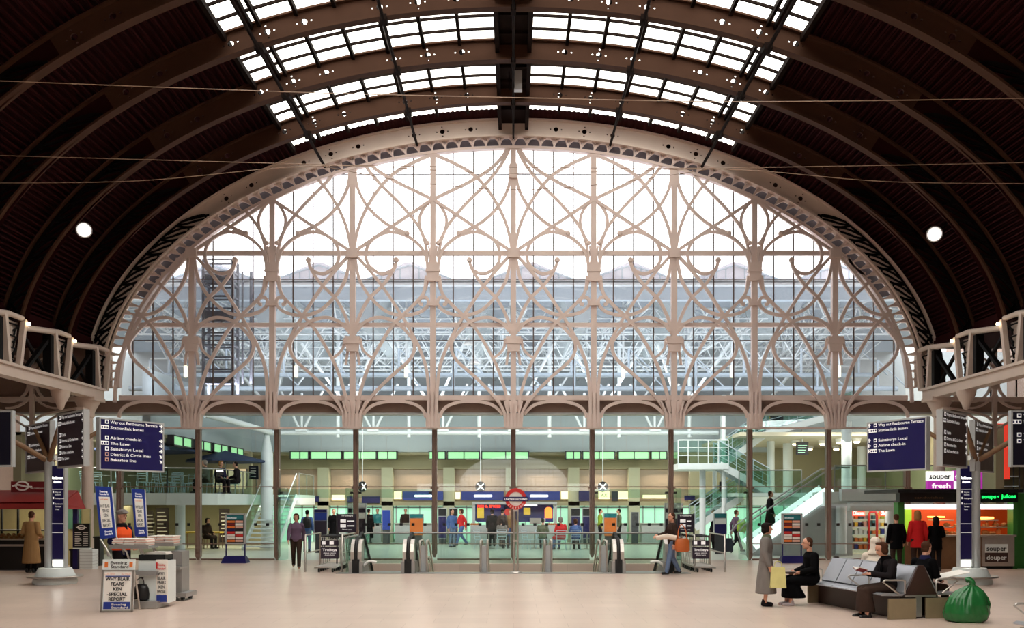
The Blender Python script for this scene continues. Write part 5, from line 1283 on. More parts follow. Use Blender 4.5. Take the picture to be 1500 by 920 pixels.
m.build('staircase', 'tile_lobby', None, 'wide stair going down between the two concourse escalators', 'stairs')
glassrail('glass_balustrade', 'long low glass balustrade around the escalator well', [(-PX - .12, PY0 - .2), (-PX - .12, PY1 + .35), (PX + .12, PY1 + .35), (PX + .12, PY0 - .2)], 0, 1.02, posts=False)
for sx, lb in ((-1, 'left'), (1, 'right')):
    m = MB(); x = sx * 4.15; m.tube(spline([(x + sx * .28, PY0 - .15, .02), (x + sx * .2, PY0 - .15, .2), (x + sx * .02, PY0 - .15, .33), (x - sx * .0 - sx * .18, PY0 - .15, .3)], 4), .04, 8); m.build('guard_loop', 'white', None, 'white curved guard loop at the foot of the %s escalator newel' % lb, 'guard', 'guard loops')

# ---- luggage trolleys and their bays
def trolley(label, x, y, rz=0, first=[None]):
    if first[0] is None:
        t = thing('luggage_trolley', label, 'trolley', (x, y, 0), rz, 'nested luggage trolleys')
        m = MB(); m.tube([(-.28, .1, .18), (-.3, -.75, .14), (.3, -.75, .14), (.28, .1, .18)], .02, 6)
        for k in range(4): m.tube([(-.29, -.65 + .2 * k, .16), (.29, -.65 + .2 * k, .16)], .012, 5)
        m.build('platform', 'chrome', t)
        m = MB(); m.tube([(-.28, .1, .15), (-.3, .22, 1.0), (.3, .22, 1.0), (.28, .1, .15)], .02, 6)
        for k in range(6): m.tube([(-.24 + .096 * k, .13, .35), (-.25 + .1 * k, .2, .92)], .009, 5)
        m.build('upright', 'chrome', t)
        m = MB(); m.tube([(-.33, .3, 1.02), (.33, .3, 1.02)], .028, 8); m.build('handle', 'rubber', t)
        for wx, wy in ((-.26, .08), (.26, .08), (-.2, -.62), (.2, -.62)): m = MB(); m.lathe([(.07, -.02), (.07, .02)], (wx, wy, .07), 12, axis='x'); m.build('wheel', 'rubber', t)
        first[0] = t; return t
    return dup(first[0], (x, y, 0), rz, label)
def bay(side):
    pxs = (457, 509) if side < 0 else (1009, 1052); Y = 28.2; x0, x1 = X_(pxs[0], Y), X_(pxs[1], Y)
    sd = 'left' if side < 0 else 'right'
    t = thing('trolley_bay', 'steel trolley bay with plum signs beside the %s escalator' % sd, 'trolley bay', ((x0 + x1) / 2, Y, 0), group='trolley bays')
    for x in (x0, x1):
        m = MB(); m.tube([(x, Y - .9, 0), (x, Y - .9, 1.08), (x, Y + 1.2, 1.08), (x, Y + 1.2, 0)], .03, 8); m.tube([(x, Y - .9, .55), (x, Y + 1.2, .55)], .02, 6); m.build('side_rail', 'stainless', t, world=True)
    a, b = ((470, 496) if side < 0 else (1014, 1039)); Ys = Y - .95
    m = MB(); m.mm(X_(a, Ys), X_(b, Ys), Ys - .02, Ys, Z_(818.5, Ys), Z_(801.5, Ys)); m.mm(X_(a, Ys), X_(b, Ys), Ys - .02, Ys, Z_(799.5, Ys), Z_(791.5, Ys)); nt_ = m.build('plum_notice', 'plum', t, world=True)
    m = MB(); xm = (X_(a, Ys) + X_(b, Ys)) / 2
    m.text('Trolleys', xm, Z_(807, Ys), .09, Ys - .022, width=.42, align='CENTER', bold=.02); m.text('please return', xm, Z_(811, Ys), .06, Ys - .022, width=.36, align='CENTER'); m.build('lettering', 'lettering', t, world=True); m = MB(); m.text('them here', xm, Z_(814, Ys), .06, Ys - .022, width=.28, align='CENTER')
    m.build('lettering', 'lettering', t, world=True); m = MB()
    m.mm(X_(a + 2, Ys), X_(a + 7, Ys), Ys - .024, Ys - .02, Z_(797.5, Ys), Z_(793, Ys)); m.mm(X_(a + 13, Ys), X_(a + 19, Ys), Ys - .024, Ys - .02, Z_(797.5, Ys), Z_(793, Ys)); m.build('pictogram', 'lettering', t, world=True)
    # tall sign on a post
    a, b = ((495, 522) if side < 0 else (992, 1015)); Yt = Y + .3
    m = MB(); m.mm(X_(a, Yt), X_(b, Yt), Yt - .03, Yt + .03, Z_(780, Yt), Z_(753, Yt)); ts_ = m.build('tall_sign', 'plum', t, world=True)
    m = MB(); m.text('Trolleys', X_((a + b) / 2, Yt), Z_(756.5, Yt), .07, Yt - .035, width=.36, align='CENTER')
    m.build('sign_lettering', 'lettering', ts_, world=True); m = MB()
    for k in range(2): m.mm(X_(a + 4, Yt), X_(a + 12, Yt), Yt - .04, Yt - .03, Z_(765.5 + 7 * k, Yt), Z_(761 + 7 * k, Yt)); m.mm(X_(a + 14, Yt), X_(b - 3, Yt), Yt - .04, Yt - .03, Z_(764 + 7 * k, Yt), Z_(762.5 + 7 * k, Yt))
    m.build('sign_pictogram', 'lettering', t, world=True); m = MB(); m.text('Thank you', X_((a + b) / 2, Yt), Z_(776.5, Yt), .05, Yt - .035, width=.3, align='CENTER'); m.build('sign_lettering', 'lettering', ts_, world=True)
    m = MB(); xx = X_(a, Yt) - .03 if side < 0 else X_(b, Yt) + .03; m.tube([(xx, Yt, 0), (xx, Yt, Z_(752, Yt))], .025, 6); m.build('post', 'dark_grey', t, world=True)
    for k in range(5):
        xc = X_((482 if side < 0 else 1027), Y - .5)
        trolley('chrome luggage trolley nested in the %s bay, %s' % (sd, ['front one', 'second from the front', 'third from the front', 'fourth from the front', 'rearmost one'][k]), xc, Y - .35 + k * .32, .0)
bay(-1); bay(1)

# ---- news stand
def poster_text(m, lines, x0, w, z, dz, y, bold=.02):
    for k, (s_, wd, sz) in enumerate(lines): m.text(s_, x0 + w / 2, z - dz * k, sz, y, width=wd * w, align='CENTER', bold=bold)
# A-board
Y = row(897.); s = F / Y; x0, x1 = X_(147, Y), X_(194, Y); w = x1 - x0; hA = 77 / s
t = thing('newspaper_board', 'white newspaper A-board reading WHY BLAIR FEARS KEN SPECIAL REPORT', 'board', ((x0 + x1) / 2, Y, 0), .04)
def leaf(m, xa, xb, z0, z1, th, off=0): # tilted front leaf, leans back 8 degrees
    k = .13; m.hexa([(xa, z0 * k - off, z0), (xb, z0 * k - off, z0), (xb, z0 * k + th - off, z0), (xa, z0 * k + th - off, z0)], [(xa, z1 * k - off, z1), (xb, z1 * k - off, z1), (xb, z1 * k + th - off, z1), (xa, z1 * k + th - off, z1)])
def ltxt(m, *a, **k):
    q = MB(); q.text(*a, **k); m.add([(v[0], v[2] * .13 + v[1], v[2]) for v in q.v], q.f)
m = MB(); leaf(m, -w / 2, w / 2, .02, hA, .03); m.build('board', 'panel_white', t)
m = MB()
for q in ((-w / 2, -w / 2 + .035, .0, hA * .8), (w / 2 - .035, w / 2, .0, hA * .8), (-w / 2, w / 2, 0, .035), (-w / 2, w / 2, hA * .78, hA * .8)): leaf(m, *q, .03, .015)
m.build('frame', 'stainless', t)
m = MB(); leaf(m, -w / 2 + .05, w / 2 - .05, .05, hA * .765, .005, .006); po = m.build('poster', 'paper', t)
m = MB(); leaf(m, -w / 2 + .055, w / 2 - .055, .06, .19, .005, .01); m.build('blue_band', 'sign_blue', t)
m = MB()
for k, (s_, wd, zz) in enumerate((('WHY BLAIR', .74, .61), ('FEARS', .42, .515), ('KEN', .26, .42), ('-SPECIAL', .62, .325), ('REPORT', .52, .23))): m = MB(); ltxt(m, s_, .0, zz * hA * 1.0 - .01, .085, -.012, width=wd * w, align='CENTER', bold=.03); m.build('black_lettering', 'ink', po)
m = MB(); ltxt(m, 'Evening', 0, hA * .91, .075, -.004, width=w * .52, align='CENTER', bold=.02); ltxt(m, 'Standard', .02, hA * .835, .075, -.004, width=w * .55, align='CENTER', bold=.02); m.build('title_lettering', 'ink', t)
m = MB(); ltxt(m, 'Evening', .04, .125, .055, -.016, width=w * .45, align='CENTER', bold=.02); ltxt(m, 'Standard', .06, .07, .055, -.016, width=w * .52, align='CENTER', bold=.02); m.build('white_lettering', 'paper', t)
m = MB(); ltxt(m, 'LATE NEWS', -w * .25, hA * .71, .03, -.012, width=w * .32, align='CENTER'); ltxt(m, '30p TODAY', w * .25, hA * .71, .03, -.012, width=w * .3, align='CENTER'); leaf(m, -w / 2 + .04, -w / 2 + .1, hA * .85, hA * .95, .004, .006); leaf(m, w / 2 - .1, w / 2 - .04, hA * .85, hA * .95, .004, .006); m.build('orange_marks', 'orange', t)
m = MB(); leaf(m, -w / 2 + .07, w / 2 - .07, hA * .67, hA * .69, .004, .012); m.build('blue_line', 'sign_blue', t)
m = MB(); 
for c in (-1, 1): m.tube([(c * w * .45, .02 + hA * .12, hA * .85), (c * w * .47, .42, .0)], .018, 6)
m.tube([(-w * .47, .3, .2), (w * .47, .3, .2)], .012, 5); m.build('rear_leg', 'stainless', t)
# tall blue boards
def tallboard(c, Yb, label, posts, cart):
    (ax, ay), (bx, by), (cx_, cy_), (dx, dy) = c; t = thing('news_header_board', label, 'board', P(dx, dy, Yb), group='tall blue newspaper boards')
    A, B, C_, D = (P(q[0], q[1], Yb + (.35 if q[1] < 760 else 0)) for q in c)   # top-left, top-right, bottom-right, bottom-left; leans back
    o = Vector((0, .03, 0)); m = MB(); m.hexa([A, B, C_, D], [A + o, B + o, C_ + o, D + o]); m.build('panel', 'sign_blue', t, world=True)
    def q(u, v): a = A + (B - A) * u; b = D + (C_ - D) * u; return a + (b - a) * v
    def quad(u0, u1, v0, v1, d): n = Vector((0, -d, 0)); return [q(u0, v0) + n, q(u1, v0) + n, q(u1, v1) + n, q(u0, v1) + n]
    def on(m, s_, u, v, wd, hz, d=.012):
        k = MB(); k.text(s_, 0, 0, 1, 0, depth=0, bold=.02); 
        if not k.v: return
        mx = max(p[0] for p in k.v); pts = [q(u + p[0] / mx * wd, v - p[2] * hz) + Vector((0, -d, 0)) for p in k.v]; m.add(pts, k.f)
    m = MB(); m.hexa(quad(.18, .86, .2, .8, .008), quad(.18, .86, .2, .8, 0)); po = m.build('poster', 'paper', t, world=True)
    m = MB(); on(m, 'Evening', .27, .115, .5, .05); on(m, 'Standard', .25, .165, .55, .05); m.build('title_lettering', 'lettering', t, world=True); m = MB(); on(m, 'Evening', .35, .89, .46, .05); on(m, 'Standard', .33, .94, .52, .05); m.build('white_lettering', 'lettering', t, world=True)
    m = MB()
    for s_, u, v, wd in (('WHY BLAIR', .22, .41, .6), ('FEARS', .3, .5, .42), ('KEN', .38, .59, .28), ('SPECIAL', .26, .69, .52), ('REPORT', .28, .78, .48)): m = MB(); on(m, s_, u, v, wd, .085); m.build('black_lettering', 'ink', po, world=True)
    m = MB(); on(m, 'LATE NEWS', .25, .26, .5, .03); m.build('orange_lettering', 'orange', t, world=True)
    m = MB()
    for e, f in ((A, D), (B, C_)): m.tube([e + Vector((0, .03, 0)), f + Vector((0, .03, 0)), f + Vector((.12, .0, -.2)), f + Vector((.16, 0, -.34))], .017, 6)
    m.build('post', 'steel_grey', t, world=True)
tallboard(((139, 712), (162.5, 713.5), (169.5, 787), (147, 790)), 18.3, 'tall leaning blue newspaper board at the left of the news stand', None, None)
tallboard(((193, 716), (211.5, 717.5), (215, 785.5), (198, 786.5)), 19.8, 'tall leaning blue newspaper board right of the flat cap seller', None, None)
# carts
def papers(label, a, b, y0, y1, Yp, n=9):
    xa, xb = X_(a, Yp), X_(b, Yp); z0, z1 = Z_(y1, Yp), Z_(y0, Yp); rnd = random.Random(int(a))
    for k in range(3):
        xx0, xx1 = xa + (xb - xa) * k / 3, xa + (xb - xa) * (k + 1) / 3
        t = thing('newspaper_stack', 'folded newspapers on the %s, %s pile' % (label, ['left', 'middle', 'right'][k]), 'newspapers', ((xx0 + xx1) / 2, Yp, z0), group='piles of folded newspapers')
        m = MB(); m2 = MB()
        for i in range(n):
            zz = z0 + (z1 - z0) * i / n; j = rnd.uniform(-.012, .012); (m2 if i % 3 == 1 else m).mm(xx0 + .005 + j, xx1 - .005 + j, Yp - .02 + j, Yp + .4 + j, zz, zz + (z1 - z0) / n * .9)
        m.build('white_sheets', 'paper', t, world=True); m2.build('pink_sheets', 'pink_paper', t, world=True)
def cart(label, Yp, tray, body, bodycol, base, cast, shelf, legs):
    t = thing('news_cart', label, 'cart', (X_((base[0] + base[1]) / 2, Yp), Yp, 0), group='wheeled news carts')
    m = MB(); xa, xb = X_(tray[0], Yp), X_(tray[1], Yp); z = Z_(tray[2], Yp); m.mm(xa, xb, Yp - .06, Yp + .45, z - .035, z); m.mm(xa, xb, Yp - .06, Yp - .04, z, z + .04); m.build('tray', 'steel_grey', t, world=True)
    m = MB(); m.mm(X_(body[0], Yp), X_(body[1], Yp), Yp + .05, Yp + .5, Z_(body[3], Yp), Z_(body[2], Yp)); m.build('cabinet', bodycol, t, world=True)
    m = MB(); m.mm(X_(base[0], Yp), X_(base[1], Yp), Yp - .15, Yp + .5, Z_(base[3], Yp), Z_(base[2], Yp)); m.build('platform', 'steel_grey', t, world=True)
    if shelf: m = MB(); m.mm(X_(shelf[0], Yp), X_(shelf[1], Yp), Yp - .1, Yp + .4, Z_(shelf[3], Yp), Z_(shelf[2], Yp)); m.build('shelf', 'steel_grey', t, world=True)
    for px in cast:
        for dy in (-.05, .4):
            m = MB(); x = X_(px, Yp); m.lathe([(.065, -.025), (.065, .025)], (x, Yp + dy, .066), 14, axis='x'); m.build('caster', 'rubber', t, world=True); m = MB(); m.mm(x - .035, x + .035, Yp + dy - .03, Yp + dy + .03, .11, max(.12, Z_(base[3], Yp))); m.build('caster_fork', 'steel_grey', t, world=True)
    for ps in legs: m = MB(); m.tube([tuple(P(a, b, Yp + c)) for a, b, c in ps], .018, 7); m.build('bent_tube', 'stainless', t, world=True)
    return t
Ya, Yb = 17.9, 19.3
ca = cart('grey wheeled news cart behind the A-board, with a white cabinet and black bag on it', Ya, (163, 219, 801), (201, 244, 822, 884), 'panel_white', (192, 234, 880, 890), (203, 227), (194, 232, 836, 842),
     [[(147, 790, .3), (155, 803, .2), (166, 822, .1), (170, 880, .1)], [(160, 803, .0), (170, 796, -.02), (185, 808, .0), (193, 830, .05), (196, 885, .05)], [(206, 801, .1), (211, 811, .1), (215, 822, .2)]])
m = MB(); xx0, xx1 = X_(228, Ya), X_(244.5, Ya); m.mm(xx0, xx1, Ya + .02, Ya + .05, Z_(883, Ya), Z_(820, Ya)); m.build('side_poster', 'paper', ca, world=True)
m = MB(); m.mm(xx0 + .01, xx1 - .01, Ya + .01, Ya + .02, Z_(882, Ya), Z_(872, Ya)); m.build('poster_band', 'sign_blue', ca, world=True)
m = MB(); q = MB(); poster_text(m, [('WHY', .6, .09), ('BLAIR', .75, .09), ('FEARS', .75, .09), ('KEN', .55, .09), ('SPECIAL', .8, .08), ('REPORT', .8, .08)], xx0, xx1 - xx0, Z_(843, Ya), .085, Ya + .015); m.build('poster_lettering', 'ink', ca, world=True)
m = MB(); poster_text(m, [('Evening', .7, .06), ('Standard', .7, .06)], xx0, xx1 - xx0, Z_(829, Ya), .07, Ya + .015); m.mm(xx0 + .0, xx0 + .03, Ya + .01, Ya + .02, Z_(833, Ya), Z_(824, Ya)); m.build('red_mark', 'red', ca, world=True)
m = MB(); a, b = X_(201, Ya), X_(240, Ya); z = Z_(821.5, Ya)
m.mm(a, b, Ya + .08, Ya + .48, z, z + .02)
for q in ((a, b, Ya + .06, Ya + .08), (a, b, Ya + .46, Ya + .48), (a, a + .02, Ya + .06, Ya + .48), (b - .02, b, Ya + .06, Ya + .48)): m.mm(*q, z, z + .11)
m.build('money_tray', 'black', None, 'black money tray on top of the white cart cabinet', 'tray')
m = MB()
for k in range(4): m.mm(a + .1 + .01 * k, b + .02 - .01 * k, Ya + .1, Ya + .4, z + .115 + .012 * k, z + .124 + .012 * k)
m.build('loose_newspaper', 'paper', None, 'few loose newspapers lying across the black money tray', 'newspapers')
cb = cart('second grey news cart on casters, behind and right of the white cabinet cart', Yb, (216, 256, 797.5), (242, 265, 808, 870), 'steel_grey', (241, 276, 868, 874), (248, 269), (240, 266, 830, 834),
     [[(198, 786, .3), (204, 800, .3), (212, 830, .3), (216, 870, .3)], [(222, 797, .1), (228, 806, .1), (232, 815, .1)]])
papers('front news cart', 165, 215, 789, 800.3, Ya); papers('rear news cart', 216, 254, 785, 797, Yb)
# bag on the platform
x, z = X_(206.5, Ya), Z_(880, Ya); t = thing('handbag', 'black leather handbag standing on the front cart platform', 'bag', (x, Ya + .02, z))
m = MB()
for j, (f, kx) in enumerate(((0, 1), (.1, 1.05), (.22, .98), (.31, .8))): pass
m.lathe([(.1, .0), (.145, .03), (.155, .12), (.14, .24), (.1, .31), (.06, .32)], n=18, sx=1.0, sy=.55); m.build('body', 'leather', t)
for dy in (-.05, .05): m = MB(); m.tube(spline([(-.07, dy, .3), (-.06, dy, .4), (0, dy * .6, .44), (.06, dy, .4), (.07, dy, .3)], 4), .009, 6); m.build('handle', 'leather', t)

# ---- left café kiosk
Yk = 28.0; sk = F / Yk
t = thing('coffee_kiosk', 'café kiosk with red awning and dark counter at the left edge', 'kiosk', (X_(20, Yk), Yk, 0))
K = lambda a, b, y0, y1, d0, d1: (X_(a, Yk), X_(b, Yk), Yk + d0, Yk + d1, max(0., Z_(y1, Yk)), Z_(y0, Yk))
m = MB(); m.mm(*K(-120, 66, 791, 842, 0, .7)); m.build('counter_front', 'black', t, world=True)
m = MB(); m.mm(*K(-120, 68, 797.5, 800.5, -.03, 0)); m.mm(*K(-120, 67, 789.5, 791.5, -.05, .7)); m.build('counter_trim', 'stainless', t, world=True)
m = MB(); m.mm(*K(-120, 66, 834, 837, -.01, 0)); m.build('plinth', 'dark_grey', t, world=True)
m = MB(); y0 = Z_(746, Yk); z1_, z0_ = Z_(720, Yk), Z_(736, Yk)
xa, xb = X_(-140, Yk), X_(108, Yk)
m.hexa([(xa, Yk - .7, z0_), (xb, Yk - .7, z0_), (xb, Yk - .7, z0_ - .2), (xa, Yk - .7, z0_ - .2)], [(xa, Yk - .66, z0_), (xb, Yk - .66, z0_), (xb, Yk - .66, z0_ - .2), (xa, Yk - .66, z0_ - .2)])
m.hexa([(xa, Yk - .7, z0_), (xb, Yk - .7, z0_), (xb - .25, Yk + .8, z1_ + .05), (xa, Yk + .8, z1_ + .05)], [(xa, Yk - .7, z0_ - .03), (xb, Yk - .7, z0_ - .03), (xb - .25, Yk + .8, z1_), (xa, Yk + .8, z1_)])
m.hexa([(xb, Yk - .7, z0_), (xb, Yk - .7, z0_ - .2), (xb - .02, Yk + .8, z0_ - .2), (xb - .25, Yk + .8, z1_)], [(xb + .02, Yk - .7, z0_), (xb + .02, Yk - .7, z0_ - .2), (xb + .0, Yk + .8, z0_ - .2), (xb - .23, Yk + .8, z1_)])
m.build('awning', 'red_awning', t, world=True)
m = MB(); m.mm(*K(8, 65, 705, 721, .3, .36)); m.build('sign_board', 'red_dark', t, world=True)
m = MB(); xc, zc = X_(25, Yk), Z_(711.5, Yk)
pts = [(xc + .19 * math.cos(R(a)), zc + .13 * math.sin(R(a))) for a in range(0, 360, 15)]; m.ribbon(pts, .045, Yk + .28, Yk + .3, closed=True)
m.ribbon(spline([(xc - .3, zc - .01), (xc - .12, zc + .03), (xc + .1, zc - .02), (xc + .3, zc - .03)], 4), .05, Yk + .27, Yk + .3); m.build('logo', 'paper', t, world=True)
m = MB(); m.text('THE COFFEE HOUSE', X_(37, Yk), Z_(716, Yk), .05, Yk + .29, width=.46, bold=.02); m.build('lettering', 'paper', t, world=True)
m = MB(); m.mm(*K(-120, 20, 746, 842, 2.4, 2.5)); m.mm(*K(20, 78, 746, 842, 2.4, 2.5)); m.build('back_wall', mat('kiosk_cream', (150, 140, 100), em=.03), t, world=True)
m = MB(); m.mm(*K(46, 65, 744, 778, 2.3, 2.38)); m.build('green_panel', mat('kiosk_green_panel', (60, 104, 84), em=.1), t, world=True)
for px in (-6, 18, 66): m = MB(); m.mm(*K(px - 1.2, px + 1.2, 742, 791, .3, .36)); m.build('upright', 'black', t, world=True)
m = MB(); m.mm(*K(95, 102, 742, 842, .5, .6)); m.build('upright', 'navy', t, world=True)
m = MB(); m.mm(*K(-120, 66, 776, 778, .05, .5)); m.build('display_glass_edge', 'dark_grey', t, world=True)
m = MB(); m.mm(*K(-120, 66, 778, 790, .02, .03)); m.build('display_glass', 'glass_clear', t, world=True)
m = MB(); m.text('T', X_(34, Yk), Z_(759, Yk), .2, Yk + 2.3, bold=.05); m.text('O', X_(34, Yk), Z_(767, Yk), .2, Yk + 2.3, bold=.05); m.build('lit_letters', 'lit_white', t, world=True)
g = bpy.data.lights.new('kiosk_light', 'AREA'); g.energy = 24; g.color = (1, .84, .58); g.size = 2.2; o = bpy.data.objects.new('kiosk_light', g); COL.objects.link(o); o.location = (X_(20, Yk), Yk + 1.0, 2.0)
rnd = random.Random(11)
for k in range(9):
    px = -2 + k * 7.6; x, z = X_(px, Yk + .25), Z_(789.2, Yk)
    m = MB()
    for j in range(4): m.ball((x - .045 + .03 * j + rnd.uniform(-.01, .01), Yk + .2 + .07 * (j % 2), z + .05 + .035 * (j % 3)), (.05, .07, .045), 8, 6)
    m.mm(x - .07, x + .07, Yk + .1, Yk + .36, z, z + .012)
    m.build('pastry_tray', 'food', None, 'tray of pastries in the left kiosk display, ' + ['at the picture edge', 'second from the picture edge', 'third from the picture edge', 'left of the brown coat', 'at the left sleeve of the brown coat', 'behind the brown coat', 'right of the brown coat', 'beside the totem pole', 'at the counter end'][k], 'pastries', 'pastry trays in the left kiosk')
# black menu board and pale box
Y = 28.5; t = thing('menu_board', 'black menu board with white logo on a pale box right of the left totem', 'board', (X_(120, Y), Y, .62))
m = MB(); m.mm(-.24, .24, -.03, .03, .02, .78); t0 = t; m.build('panel', 'black', t)
m = MB(); m.mm(-.26, .26, -.05, .1, 0, .03); m.build('ledge', 'panel_white', t)
m = MB(); pts = [(.11 * math.cos(R(a)), .66 + .06 * math.sin(R(a))) for a in range(0, 360, 20)]; m.ribbon(pts, .03, -.045, -.03, closed=True); m.ribbon([(-.16, .66), (.16, .65)], .025, -.047, -.03); m.build('logo', 'paper', t)
m = MB()
for k in range(8): m.mm(-.2, -.0 - .03 * (k % 3), -.035, -.03, .1 + .055 * k, .118 + .055 * k); m.mm(.05, .2, -.035, -.03, .1 + .055 * k, .115 + .055 * k)
m.build('lettering', 'paper', t)
t = thing('leaflet_box', 'pale slatted box under the black menu board', 'box', (X_(128, Y), Y + .1, 0)); m = MB(); m.mm(-.2, .2, -.2, .2, 0, .6); m.build('body', 'panel_white', t); m = MB()
for k in range(6): m.mm(-.205, .205, -.205, .205, .06 + .09 * k, .07 + .09 * k)
m.build('slat', 'panel_grey', t)
m = MB(); m.mm(X_(96, Y), X_(120, Y), Y + .3, Y + .8, 0, .55); m.mm(X_(96, Y) - .03, X_(120, Y) + .03, Y + .28, Y + .82, .55, .6); m.build('storage_cabinet', 'black', None, 'low black cabinet behind the black menu board', 'cabinet')
m = MB(); m.mm(X_(138, 30), X_(146, 30), 30.0, 30.3, 0, .9); m.mm(X_(137, 30), X_(147, 30), 29.95, 30.35, .9, .95); m.build('litter_bin', 'black', None, 'black bin standing against the beige column left of the seller', 'bin')

# ---- right food kiosk
Yr = 28.7; rt = thing('food_kiosk', 'orange lit soup kiosk with black fascia and green neon lettering', 'kiosk', (X_(1400, Yr), Yr, 0))
K = lambda a, b, y0, y1, d0, d1: (X_(a, Yr), X_(b, Yr), Yr + d0, Yr + d1, max(0., Z_(y1, Yr)), Z_(y0, Yr))
m = MB(); m.mm(*K(1309, 1491, 717, 722, -.35, 2.4)); m.mm(*K(1314, 1486, 722, 736, -.2, .1)); fa = m.build('fascia', 'black', rt, world=True)
m = MB(); m.text('soups', X_(1433, Yr), Z_(730, Yr), .16, Yr - .21, width=.44, bold=.03); m.text('juices', X_(1462, Yr), Z_(729.5, Yr), .16, Yr - .21, width=.44, bold=.03); m.ball((X_(1457, Yr), Yr - .215, Z_(727.5, Yr)), .022, 8, 6); m.ball((X_(1399, Yr), Yr - .215, Z_(728.5, Yr)), .02, 8, 6); m.build('neon_lettering', 'neon_green', fa, world=True)
m = MB(); m.text('sandwiches', X_(1335, Yr), Z_(730.5, Yr), .1, Yr - .21, width=.9); m.build('unlit_lettering', 'wood', fa, world=True)
for a, b in ((1315, 1324), (1483, 1489)): m = MB(); m.mm(*K(a, b, 736, 834, -.05, .3)); m.build('green_post', 'kiosk_green', rt, world=True)
m = MB(); m.mm(*K(1489, 1560, 722, 834, .2, .3)); m.build('green_side_panel', 'kiosk_green', rt, world=True)
m = MB(); m.mm(*K(1325, 1483, 738.5, 746, -.05, .25)); m.build('lit_canopy', mat('lit_canopy', (236, 232, 246), em=1.3), rt, world=True)
m = MB(); m.mm(*K(1365, 1560, 742, 790, 2.0, 2.1)); m.build('back_wall', mat('orange_lit_wall', (176, 66, 26), em=.07, emc=(255, 90, 20)), rt, world=True)
m = MB(); m.mm(*K(1364, 1374, 746, 786, 1.9, 2.0)); m.build('lime_panel', mat('lime_panel', (130, 190, 50), em=.3), rt, world=True)
m = MB()
for k, (a, b, z_) in enumerate(((1385, 1404, 762), (1385, 1404, 772), (1435, 1483, 772), (1435, 1470, 762))): m.mm(*K(a, b, z_, z_ + 1.2, .3, 1.2))
m.build('shelf', 'stainless', rt, world=True)
m = MB(); m.mm(*K(1437, 1478, 758, 760.5, .9, 1.3)); m.mm(*K(1386, 1404, 757, 759, .9, 1.3)); m.build('heat_lamp', mat('lit_heat', (255, 190, 90), em=4, emc=(255, 170, 70)), rt, world=True)
m = MB(); m.mm(*K(1324, 1484, 783.5, 786, -.2, .8)); m.build('worktop', 'stainless', rt, world=True)
m = MB(); m.mm(*K(1324, 1436, 786, 834, -.08, .7)); m.build('brown_front', 'wood', rt, world=True)
m = MB(); m.mm(*K(1436, 1483, 786, 829, -.12, .7)); m.build('steel_front', 'stainless', rt, world=True)
m = MB(); m.mm(*K(1324, 1484, 829, 836, -.02, .6)); m.build('plinth', 'black', rt, world=True)
m = MB(); m.mm(*K(1440, 1473, 809.5, 823, -.14, -.12)); m.build('brown_sign', 'bench_brown', rt, world=True)
m = MB(); m.mm(*K(1440, 1473, 797, 809, -.14, -.12)); m.build('pale_sign', 'panel_white', rt, world=True)
m = MB(); m.text('souper', X_(1441.5, Yr), Z_(806.5, Yr), .2, Yr - .142, width=.62, bold=.02); m.build('brown_lettering', 'ink', rt, world=True)
m = MB(); m.text('douper', X_(1441.5, Yr), Z_(819.5, Yr), .2, Yr - .142, width=.62, bold=.02); m.build('pale_lettering', 'panel_white', rt, world=True)
Yt = Yr + .4
m = MB(); K2 = lambda a, b, y0, y1, d0, d1: (X_(a, Yt), X_(b, Yt), Yt + d0, Yt + d1, Z_(y1, Yt), Z_(y0, Yt))
m.mm(*K2(1358, 1396, 690.5, 704.5, -.05, .1)); m.mm(*K2(1396, 1432, 704.5, 718, -.05, .1)); m.build('lit_sign_panel', 'lit_sign', rt, world=True)
m = MB(); m.mm(*K2(1358, 1396, 704.5, 718, -.05, .1)); m.mm(*K2(1396, 1438, 689.5, 704.5, -.05, .1)); m.mm(*K2(1432, 1438, 704.5, 716, -.05, .1)); m.build('purple_sign_panel', 'purple', rt, world=True)
m = MB(); m.text('souper', X_(1360, Yt), Z_(701.5, Yt), .23, Yt - .055, width=.68, bold=.03); m.build('black_sign_lettering', 'ink', rt, world=True); m = MB(); m.text('juicy', X_(1400, Yt), Z_(716, Yt), .2, Yt - .055, width=.55, bold=.03); m.build('black_sign_lettering', 'ink', rt, world=True)
m = MB(); m.text('fresh', X_(1364, Yt), Z_(715, Yt), .21, Yt - .055, width=.58, bold=.03); m.text('fruit', X_(1398, Yt), Z_(702, Yt), .2, Yt - .055, width=.45, bold=.03); m.build('white_sign_lettering', 'lit_sign', rt, world=True)
m = MB(); m.tube([(X_(1366, Yt), Yt + .05, Z_(722, Yt)), (X_(1366, Yt), Yt + .05, Z_(717, Yt))], .03); m.tube([(X_(1430, Yt), Yt + .05, Z_(722, Yt)), (X_(1430, Yt), Yt + .05, Z_(715, Yt))], .03); m.build('sign_bracket', 'dark_grey', rt, world=True)
g = bpy.data.lights.new('kiosk_light', 'AREA'); g.energy = 40; g.color = (1, .62, .32); g.size = 2.6; o = bpy.data.objects.new('kiosk_light', g); COL.objects.link(o); o.location = (X_(1405, Yr), Yr + .9, 1.85)
rnd = random.Random(2)
